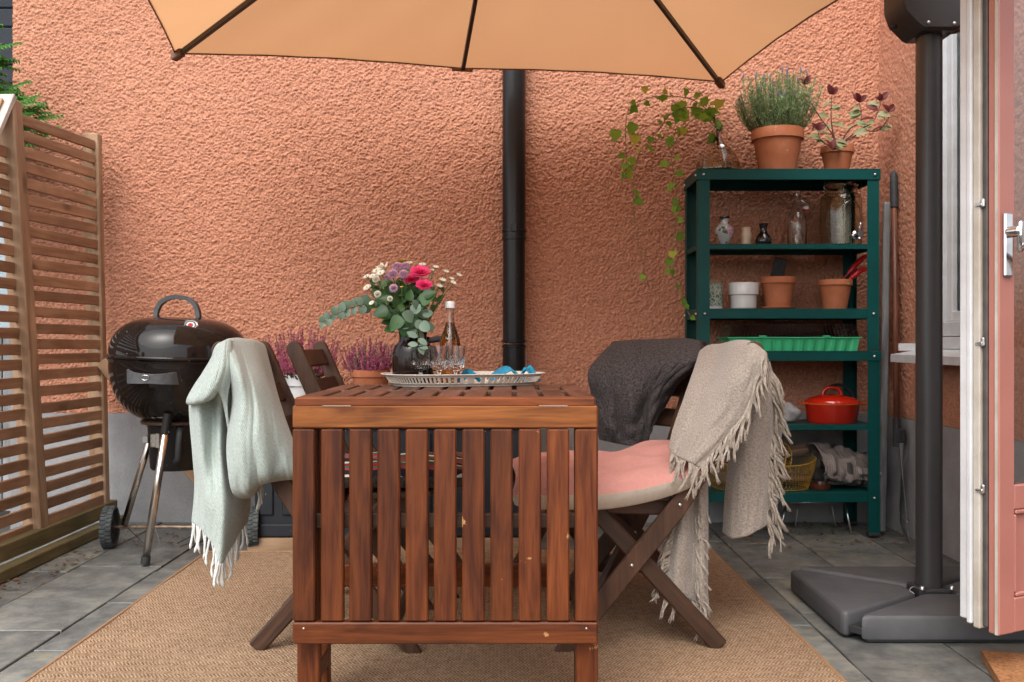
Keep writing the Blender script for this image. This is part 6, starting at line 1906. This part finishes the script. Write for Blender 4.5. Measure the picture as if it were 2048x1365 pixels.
# ------------------------------------------------------------------ things on the storage box
def heather(name, label, q, pot_prof, potmat, n, spread, hmin, hmax, mat, seed, h0, pale=0.0, green=0.3):
    t = thing(name, label, 'potted plant', q)
    lobj('pot', pot_prof, potmat, t)
    r = random.Random(seed); fl = MB(); gr = MB(); pl_ = MB()
    for k in range(n):
        a = r.uniform(0, 6.283); f = math.sqrt(r.random()); rad = spread * f
        base = Vector((rad * 0.55 * math.cos(a), rad * 0.55 * math.sin(a), h0 - 0.02))
        H = r.uniform(hmin, hmax) * (1.08 - 0.3 * f)
        top = base + Vector((math.cos(a) * rad * 0.95 + r.uniform(-.02, .02), math.sin(a) * rad * 0.8 + r.uniform(-.02, .02), H))
        mid = base.lerp(top, 0.5) + Vector((math.cos(a) * 0.02 * f, math.sin(a) * 0.02 * f, -0.006))
        line = smooth_pts([base, mid, top], 12)
        gr.tube(line[::3] + [line[-1]], 0.0010, 3, False)
        isp = r.random() < pale
        for i in range(1, 12):
            tgt = (pl_ if isp else fl) if i / 12 > green else gr
            for s in range(6):
                b = r.uniform(0, 6.28); p = line[i].lerp(line[i - 1], r.random())
                d = Vector((math.cos(b), math.sin(b), r.uniform(0.2, 1.0))).normalized(); l = r.uniform(0.004, 0.0085) * (1.2 - 0.5 * i / 12)
                w = d.cross(Vector((r.uniform(-1, 1), r.uniform(-1, 1), .3))).normalized() * 0.0026
                tgt.add([p - w, p + w, p + d * l + w * .6, p + d * l - w * .6], [(0, 1, 2, 3)])
    gr.build('foliage', M['heather_green'], t)['kind'] = 'stuff'
    fl.build('flower_spikes', mat, t)['kind'] = 'stuff'
    if pale: pl_.build('pale_spikes', M['heather_pale'], t)['kind'] = 'stuff'
    return t
qh = P(603, 806, 3.80); qh.z = BZ + 0.001
heather('potted_heather', 'magenta heather in a white pot on the storage box', qh,
        [(0, 0), (0.050, 0), (0.055, 0.006), (0.057, 0.058), (0.066, 0.063), (0.069, 0.105), (0.067, 0.108), (0.062, 0.106), (0.055, 0.085), (0, 0.084)], M['white_pot'], 140, 0.112, 0.10, 0.225, M['heather'], 3, 0.104)
qh = P(741, 800, 3.85); qh.z = BZ + 0.001
heather('potted_heather', 'pink heather in a terracotta pot on the storage box', qh,
        flower_pot(0.082, 0.125, 0.24, taper=0.74), M['terracotta'], 150, 0.078, 0.07, 0.160, M['heather'], 5, 0.118, pale=0.3, green=0.2)
t = thing('black_jug', 'black jug with loop handle behind the flower vase', 'jug', (-0.405, 3.93, BZ + 0.001))
lobj('body', [(0, 0), (0.085, 0), (0.092, 0.008), (0.085, 0.12), (0.06, 0.20), (0.052, 0.25), (0.058, 0.262), (0.05, 0.262), (0.045, 0.24), (0, 0.2)], M['dark_glass'], t)
mb = MB(); mb.tube(smooth_pts([(0.05, 0, 0.245), (0.10, 0, 0.252), (0.145, 0, 0.25), (0.165, 0, 0.22), (0.15, 0, 0.16), (0.085, 0, 0.09)], 20), 0.0135, 10); mb.build('handle', M['black_rubber'], t, smooth=True)

# ------------------------------------------------------------------ tray and what stands on it
TZ = 0.7160
tc = Vector((-0.126, 2.435, TZ))
tray = thing('serving_tray', 'cream perforated metal tray on the table', 'tray', tc, R(17))
n = 200
def oval(k, sc, z):
    a = 2 * math.pi * k / n
    c, s = math.cos(a), math.sin(a)
    e = 2 / 2.8
    return (0.208 * sc * math.copysign(abs(c) ** e, c), 0.118 * (sc + (sc - 1) * 0.5) * math.copysign(abs(s) ** e, s), z)
lev = [(0.885, 0.0015), (0.925, 0.0075), (0.975, 0.0225), (1.0, 0.0285)]
vs = []
for sc, z in lev: vs += [oval(k, sc, z) for k in range(n)]
fs = []
for a in range(3):
    for k in range(n):
        if a == 1 and k % 2 == 0: continue                 # the row of slots
        k2 = (k + 1) % n
        fs.append((a * n + k, a * n + k2, (a + 1) * n + k2, (a + 1) * n + k))
vs += [oval(k, 1.035, 0.0295) for k in range(n)]
fs += [(3 * n + k, 3 * n + (k + 1) % n, 4 * n + (k + 1) % n, 4 * n + k) for k in range(n)]
o = obj('rim', mesh_from('rim', vs, fs, M['tray']), tray); o.modifiers.new('t', 'SOLIDIFY').thickness = 0.0016
vs = [oval(k, 0.886, 0.002) for k in range(n)]
o = obj('floor', mesh_from('floor', vs, [tuple(range(n))], M['tray']), tray); o.modifiers.new('t', 'SOLIDIFY').thickness = 0.0015
FZ = TZ + 0.0025
vx = P(826, 750, 2.445)
vase = thing('brown_vase', 'shiny black brown glass vase on the tray holding the bouquet', 'vase', (vx.x, 2.445, FZ))
vo = [(0, 0), (0.046, 0), (0.0525, 0.006), (0.054, 0.02), (0.054, 0.082), (0.050, 0.098), (0.040, 0.108), (0.0365, 0.114), (0.036, 0.126), (0.0385, 0.136)]
lobj('body', vo + [(a - 0.003, b) for a, b in reversed(vo[4:])] + [(0.04, 0.06), (0.0, 0.055)], M['dark_glass'], vase, seg=48)
def goblet(px, d, label):
    q = P(px, 750, d)
    GS = 1.0
    t = thing('cut_glass_goblet', label, 'glass', (q.x, d, FZ), 0, 'goblets on the tray')
    po = [(0, 0), (0.0215, 0), (0.0225, 0.0015), (0.012, 0.0045), (0.0048, 0.008), (0.0042, 0.015), (0.0072, 0.018), (0.0042, 0.021), (0.010, 0.026), (0.0205, 0.034), (0.0235, 0.042), (0.0262, 0.0935)]
    seg = 40
    vs, fs = [], []
    def add_prof(pr, flute):
        rings = []
        for r_, z_ in pr:
            if r_ < 1e-6: rings.append([len(vs)]); vs.append((0, 0, z_)); continue
            ring = []
            for k in range(seg):
                a = 2 * math.pi * k / seg
                am = 0.0011 * (1 if k % 2 else -1) * (1.0 if (flute and 0.042 < z_ < 0.066) else 0.15 if flute else 0)
                ring.append(len(vs)); vs.append(((r_ + am) * math.cos(a), (r_ + am) * math.sin(a), z_))
            rings.append(ring)
        return rings
    outer_ = [(0, 0), (0.0215, 0), (0.0225, 0.0015), (0.012, 0.0045), (0.0045, 0.009), (0.0040, 0.020), (0.0075, 0.024), (0.0040, 0.028), (0.0050, 0.034), (0.0150, 0.038), (0.0215, 0.044), (0.0232, 0.050), (0.0240, 0.058), (0.0246, 0.068), (0.0262, 0.0995)]
    inner_ = [(0.0248, 0.0995), (0.0226, 0.060), (0.0205, 0.051), (0.010, 0.046), (0, 0.045)]
    rings = add_prof(outer_, True) + add_prof(inner_, False)
    for A_, B_ in zip(rings, rings[1:]):
        for k in range(seg):
            k2 = (k + 1) % seg
            if len(A_) == 1: fs.append((A_[0], B_[k2], B_[k]))
            elif len(B_) == 1: fs.append((A_[k], A_[k2], B_[0]))
            else: fs.append((A_[k], A_[k2], B_[k2], B_[k]))
    obj('bowl', mesh_from('goblet', [(x_ * 0.98, y_ * 0.98, z_ * GS) for x_, y_, z_ in vs], fs, M['crystal'], angle=25), t)
goblet(841, 2.385, 'cut glass goblet in front of the brown vase')
goblet(878, 2.40, 'cut glass goblet in the middle of the row on the tray')
goblet(911, 2.395, 'cut glass goblet at the right of the row before the bottle')
q = P(900, 750, 2.48)
bt = thing('cider_bottle', 'clear glass bottle of amber cider with white cap', 'bottle', (q.x, 2.48, FZ))
bo = [(0, 0), (0.0245, 0), (0.0275, 0.004), (0.0280, 0.010), (0.0280, 0.105), (0.026, 0.118), (0.0165, 0.142), (0.0125, 0.155), (0.0105, 0.185), (0.0105, 0.196), (0.0118, 0.198), (0.0118, 0.204)]
lobj('glass_body', bo + [(a - 0.0022, b) for a, b in reversed(bo[3:])] + [(0.024, 0.005), (0, 0.005)], M['glass'], bt, seg=36)
lobj('cider', [(0, 0.0045), (0.0245, 0.0045), (0.0264, 0.0105), (0.0264, 0.105), (0.0245, 0.117), (0.0150, 0.1415), (0.0110, 0.155), (0.0100, 0.162), (0, 0.162)], M['liquid'], bt, seg=36)
lobj('cap', [(0, 0.217), (0.0115, 0.217), (0.013, 0.2145), (0.0132, 0.199), (0.0122, 0.1985)], M['white_pot'], bt, seg=36)
def strokes(parent, segs, z0, ang0, rad, sc, mat):
    for (a0, b0, a1, b1) in segs:
        mb = MB()
        n_ = 3
        pts = []
        for i in range(n_ + 1):
            f = i / n_; a = ang0 + (a0 + (a1 - a0) * f) * sc / rad; z = z0 + (b0 + (b1 - b0) * f) * sc
            pts.append(Vector((rad * math.cos(a), rad * math.sin(a), z)))
        mb.tube(pts, 0.0007, 5)
        mb.build('printed_letter', mat, parent)
S = 0.018
strokes(bt, [(0, 0, 0, 1), (0, 0.45, 0.42, 1), (0.1, 0.55, 0.45, 0), (0.62, 1, 0.62, 0.1), (0.62, 0.05, 0.9, 0.05), (0.9, 0.1, 0.9, 1), (1.1, 0.05, 1.1, 1), (1.1, 0.05, 1.4, 0.05)], 0.052, -math.pi / 2 + 0.02, 0.0284, S, M['white_pot'])
# paper napkins
def napkin(px, d, h, w, rz, label, seed):
    q = P(px, 745, d); t = MB()
    r = random.Random(seed)
    nu = 9
    vs = []
    for i in range(nu):
        for j in range(nu):
            u, v = i / (nu - 1), j / (nu - 1)
            z = h * (1 - abs(u - 0.45) * 1.9) * (0.7 + 0.3 * v) + 0.004 * math.sin(9 * u + 5 * v + seed)
            vs.append(((u - 0.5) * w, (v - 0.5) * w * 0.8, max(z, 0.002 + 0.002 * r.random())))
    t.add(vs, grid_faces(nu, nu))
    o = t.build('paper_napkin', M['napkin'], None, (q.x, d, FZ)); o.rotation_euler = (0, 0, rz)
    o.modifiers.new('t', 'SOLIDIFY').thickness = 0.003
    tag(o, label, 'napkin')
napkin(942, 2.455, 0.040, 0.055, 0.4, 'blue paper napkin just right of the cider bottle', 1)
napkin(1018, 2.49, 0.050, 0.10, 0.15, 'large folded blue paper napkin in the tray centre right', 2)
napkin(1056, 2.50, 0.050, 0.055, -0.3, 'blue paper napkin at the right end of the tray', 3)

# ------------------------------------------------------------------ bouquet
VC = Vector((vx.x, 2.445, FZ + 0.125))
PB = lambda px, py, d: P(px, py, d - 0.088)
bq = thing('flower_bouquet', 'mixed bouquet of pink roses lilac and white blooms in the vase', 'bouquet', tuple(VC))
r = random.Random(21)
def petals_mesh(name, kind, mat):
    vs, fs = [], []
    def petal(base, d, up, L, W, cup=0.0, seg=3):
        d = d.normalized(); s = d.cross(up).normalized(); nn = s.cross(d)
        b = len(vs)
        for i in range(seg + 1):
            f = i / seg; w = W * math.sin(math.pi * (0.12 + 0.80 * f)) * 0.5
            c = base + d * (L * f) + nn * (cup * f * f)
            vs.append(c - s * w); vs.append(c + s * w)
        for i in range(seg): fs.append((b + 2 * i, b + 2 * i + 1, b + 2 * i + 3, b + 2 * i + 2))
    Z = Vector((0, 0, 1))
    if kind == 'pompom':
        N = 130
        for k in range(N):
            z = 1 - 1.75 * (k + 0.5) / N; a = k * 2.39996; q = math.sqrt(max(0, 1 - z * z))
            d = Vector((q * math.cos(a), q * math.sin(a), z * 0.9))
            petal(d * 0.62, d + Z * 0.15, Z + Vector((.01, .02, 0)) if abs(d.z) < 0.98 else Vector((1, 0, 0)), 0.42, 0.26, 0.04, 2)
    elif kind == 'rose':
        for ring, (cnt, el, L, W, c) in enumerate([(4, 82, .62, .5, -.10), (5, 66, .75, .7, -.12), (6, 46, .88, .85, -.12), (7, 26, 1.0, .95, -.05), (7, 8, 1.02, .95, .10)]):
            for k in range(cnt):
                a = 2 * math.pi * (k + 0.37 * ring) / cnt; e = R(el)
                d = Vector((math.cos(a) * math.cos(e), math.sin(a) * math.cos(e), math.sin(e)))
                petal(Vector((math.cos(a), math.sin(a), 0)) * 0.10 * ring * 0.5 + Vector((0, 0, -0.25)), d, Z, L, W, c, 4)
    elif kind == 'daisy':
        for ring, cnt in enumerate((16, 12)):
            for k in range(cnt):
                a = 2 * math.pi * (k + 0.5 * ring) / cnt
                petal(Vector((math.cos(a), math.sin(a), 0)) * 0.2, Vector((math.cos(a), math.sin(a), 0.15 + 0.25 * ring)), Z, 0.8 - 0.2 * ring, 0.28, -0.08, 3)
    elif kind == 'lily':
        for k in range(6):
            a = 2 * math.pi * k / 6; petal(Vector((0, 0, -0.8)), Vector((math.cos(a) * .55, math.sin(a) * .55, 1.0)), Z + Vector((.1, 0, 0)), 1.7, 0.8, -0.35, 5)
    elif kind == 'star':
        for k in range(12):
            a = 2 * math.pi * k / 12; petal(Vector((0, 0, 0)), Vector((math.cos(a), math.sin(a), 0.35)), Z, 0.95, 0.28, -.05, 2)
        for k in range(10):
            a = 2.4 * k; petal(Vector((0, 0, 0)), Vector((math.cos(a) * .5, math.sin(a) * .5, 0.9)), Vector((1, 0.2, 0)), 0.6, 0.1, 0, 1)
    return mesh_from(name, vs, fs, mat, smooth=True)
FM = {k: petals_mesh('petals', kk, M[m_]) for k, kk, m_ in (('pom', 'pompom', 'lilac'), ('rose', 'rose', 'rose'), ('daisy', 'daisy', 'white_petal'), ('lily', 'lily', 'cream_petal'), ('gerb', 'daisy', 'yellow_petal'), ('star', 'star', 'white_petal'), ('wpom', 'pompom', 'white_petal'))}
vs, fs = lathe_geo([(0, 0.12), (0.12, 0.10), (0.2, 0.0), (0.18, -0.1), (0, -0.15)], 10)
CENT = mesh_from('flower_centre', vs, [tuple(reversed(f)) for f in fs], M['flower_centre'], smooth=True)
flowers = [('pom', 785, 549, 2.50, .0135), ('pom', 807, 549, 2.49, .0125), ('pom', 794, 534, 2.52, .0135), ('pom', 811, 533, 2.53, .0125), ('pom', 787, 577, 2.47, .0115), ('pom', 773, 556, 2.51, .0085),
           ('rose', 840, 543, 2.50, .0235), ('rose', 822, 558, 2.51, .018), ('rose', 848, 569, 2.48, .0195),
           ('daisy', 753, 541, 2.53, .014), ('daisy', 761, 546, 2.50, .013), ('wpom', 752, 559, 2.49, .010), ('daisy', 734, 575, 2.50, .012), ('wpom', 755, 589, 2.47, .0095), ('wpom', 780, 598, 2.45, .0075),
           ('daisy', 743, 606, 2.47, .008), ('daisy', 733, 553, 2.54, .011), ('daisy', 818, 526, 2.58, .012), ('daisy', 845, 529, 2.58, .0115), ('daisy', 745, 552, 2.52, .011), ('wpom', 763, 537, 2.55, .011),
           ('lily', 766, 536, 2.56, .017), ('gerb', 804, 524, 2.60, .026), ('gerb', 803, 574, 2.46, .0045),
           ('star', 871, 535, 2.56, .011), ('star', 892, 544, 2.57, .011), ('star', 918, 551, 2.56, .0105), ('star', 885, 561, 2.54, .012), ('star', 906, 566, 2.54, .011), ('star', 879, 573, 2.53, .011), ('star', 866, 541, 2.57, .008), ('star', 903, 558, 2.56, .009)]
NM = {'pom': 'lilac_bloom', 'rose': 'pink_rose', 'daisy': 'white_daisy', 'lily': 'cream_bloom', 'gerb': 'yellow_bloom', 'star': 'starry_white_bloom', 'wpom': 'white_bloom'}
for (k, px, py, d, sz) in flowers:
    p = PB(px, py, d)
    out = (p - VC - Vector((0, 0, -0.02))).normalized()
    nrm = (out + Vector((0, -0.75 if k != 'gerb' else -0.2, 0.35))).normalized()
    m4 = (frame(nrm) @ Matrix.Rotation(r.uniform(0, 6), 3, 'Z')).to_4x4() @ Matrix.Scale(sz, 4)
    m4.translation = p - VC
    f_ = obj(NM[k], FM[k], bq, mat4=m4)
    if k in ('pom', 'daisy', 'wpom', 'gerb'):
        obj('flower_centre', CENT, f_, mat4=Matrix.Translation((0, 0, 0.75 if k in ('pom', 'wpom') else 0.12)) @ Matrix.Scale(1.0 if k != 'pom' else 1.1, 4))
    mb = MB()
    b = Vector((r.uniform(-.018, .018), r.uniform(-.015, .015), -0.03))
    q = p - VC
    mid = b.lerp(q, 0.5) + Vector((q.x * 0.05 - b.x, 0.01, 0.012))
    line = smooth_pts([b, mid, q - nrm * sz * 0.2], 10)
    mb.tube(line, 0.0012, 5); mb.build('stem', M['stem'], bq, smooth=True)
    for _ in range(2 if k != 'star' else 1):
        i = r.randint(3, 8)
        put_leaf('leaf', VC + line[i], (r.uniform(-1, 1), r.uniform(-.8, .3), r.uniform(-.1, .8)), r.uniform(0.018, 0.032), bq, (r.uniform(-.5, .5), -.7, .6))
# filling leaves, eucalyptus and the larger leaves that show
for k in range(85):
    px = r.gauss(806, 26); py = r.uniform(575, 668); d = r.uniform(2.50, 2.60)
    if py > 640: px = r.gauss(808, 15)
    put_leaf('leaf', PB(px, py, d), ((px - 806) / 30 + r.uniform(-.6, .6), r.uniform(-.7, .2), r.uniform(-.5, 1)), r.uniform(0.020, 0.040), bq, (r.uniform(-.6, .6), -1, r.uniform(.1, .8)))
for (px, py, sz, dx, dz) in ((850, 602, .044, .75, .5), (765, 622, .042, -.95, -.25), (795, 640, .046, -.7, -.75), (808, 650, .04, -.1, -1), (858, 590, .034, .9, .3), (770, 600, .03, -1, .2), (818, 640, .036, .5, -.4)):
    put_leaf('leaf', PB(px - dx * 12, py + dz * 6, 2.465), (dx, -.15, dz), sz, bq, (0, -1, .45))
for (px, py, sz, dx, dz) in ((828, 628, .036, .1, 1), (838, 634, .038, .8, .3), (826, 640, .042, -.6, .5), (842, 646, .036, .6, -.5), (830, 655, .038, -.5, -.7), (846, 632, .032, .9, .6), (834, 618, .03, .0, 1), (822, 650, .034, -.9, -.1), (838, 662, .034, .3, -1), (850, 652, .03, .9, -.3), (830, 645, .03, .1, -.2)):
    put_leaf('euca', PB(px, py, 2.455 + r.uniform(-.012, .02)), (dx + r.uniform(-.3, .3), -.25 + r.uniform(-.5, .3), dz), sz * 0.82, bq, (dx * .5 + r.uniform(-.4, .4), -1, .35 + r.uniform(-.3, .6)), twist=r.uniform(-.7, .7))
line = smooth_pts([PB(832, 655, 2.46), PB(836, 672, 2.45), PB(836, 692, 2.45), PB(838, 700, 2.45)], 8)
mb = MB(); mb.tube([p - VC for p in line], 0.0009, 5); mb.build('stem', M['stem'], bq)
for (px, py, sz, dx, dz) in ((835, 675, .030, -.9, .5), (836, 678, .028, .9, -.5), (836, 690, .026, -.9, .1), (837, 692, .026, .9, -.2), (838, 690, .028, .5, -1)):
    put_leaf('euca_l', PB(px, py, 2.45), (dx, -.2, dz), sz, bq, (0, -1, .4))
line = smooth_pts([PB(800, 640, 2.54), PB(770, 625, 2.52), PB(738, 610, 2.50), PB(706, 615, 2.48), PB(675, 628, 2.47), (PB(645, 646, 2.46))], 24)
mb = MB(); mb.tube([p - VC for p in line], [0.0016 - 0.0009 * i / 23 for i in range(24)], 5); mb.build('stem', M['brown_stem'], bq, smooth=True)
for i in range(9, 24, 2):
    for s in (-1, 1):
        f = 1 - 0.4 * (i - 9) / 14
        put_leaf('euca', line[i], (-0.35 + r.uniform(-.4, .4), -.3 + r.uniform(-.3, .3), s * 0.9), r.uniform(0.024, 0.031) * f, bq, (r.uniform(-.6, .6), -1, r.uniform(-.2, .6)), twist=r.uniform(-.7, .7))
# thin sprays among the blooms
mb = MB()
for k in range(60):
    a = r.uniform(-1.1, 1.1); p = PB(800 + 62 * math.sin(a) + r.uniform(-8, 8), 600 - 55 * math.cos(a) * r.uniform(0.2, 1.0), r.uniform(2.5, 2.6)) - VC
    b = Vector((r.uniform(-.015, .015), r.uniform(-.01, .01), 0))
    line = smooth_pts([b, b.lerp(p, .5) + Vector((0, 0, .012)), p], 7); mb.tube(line, 0.0006, 3, False)
    for i in range(3, 7):
        for s in range(3):
            d = Vector((r.uniform(-1, 1), r.uniform(-1, 1), r.uniform(0, 1))).normalized() * r.uniform(0.008, 0.016); w = d.cross(Vector((0, 1, .3))).normalized() * 0.0014
            mb.add([line[i] - w, line[i] + w, line[i] + d], [(0, 1, 2)])
mb.build('fine_sprays', M['leaf'], bq)['kind'] = 'stuff'

# ------------------------------------------------------------------ litter on the slabs
mb = MB(); r = random.Random(31)
for k in range(420):
    if r.random() < 0.55: x, y = r.uniform(-1.78, -1.0), r.choice((r.uniform(3.75, 4.25), r.uniform(3.0, 4.2))); 
    else: x, y = r.uniform(0.75, 1.68), r.uniform(3.7, 4.26)
    if x < -1.0 and y < 3.7: x = r.uniform(-1.76, -1.6)
    a = r.uniform(0, 6.28); l = r.uniform(0.004, 0.017); w = l * r.uniform(0.15, 0.6)
    c, s = math.cos(a), math.sin(a); z = 0.003
    mb.add([(x - c * l, y - s * l, z), (x + s * w, y - c * w, z + r.uniform(0, .006)), (x + c * l, y + s * l, z + r.uniform(0, .004)), (x - s * w, y + c * w, z)], [(0, 1, 2, 3)])
o = mb.build('leaf_litter', M['litter']); o['kind'] = 'stuff'; o['label'] = 'dry leaf bits and dirt scattered on the slabs'; o['category'] = 'litter'
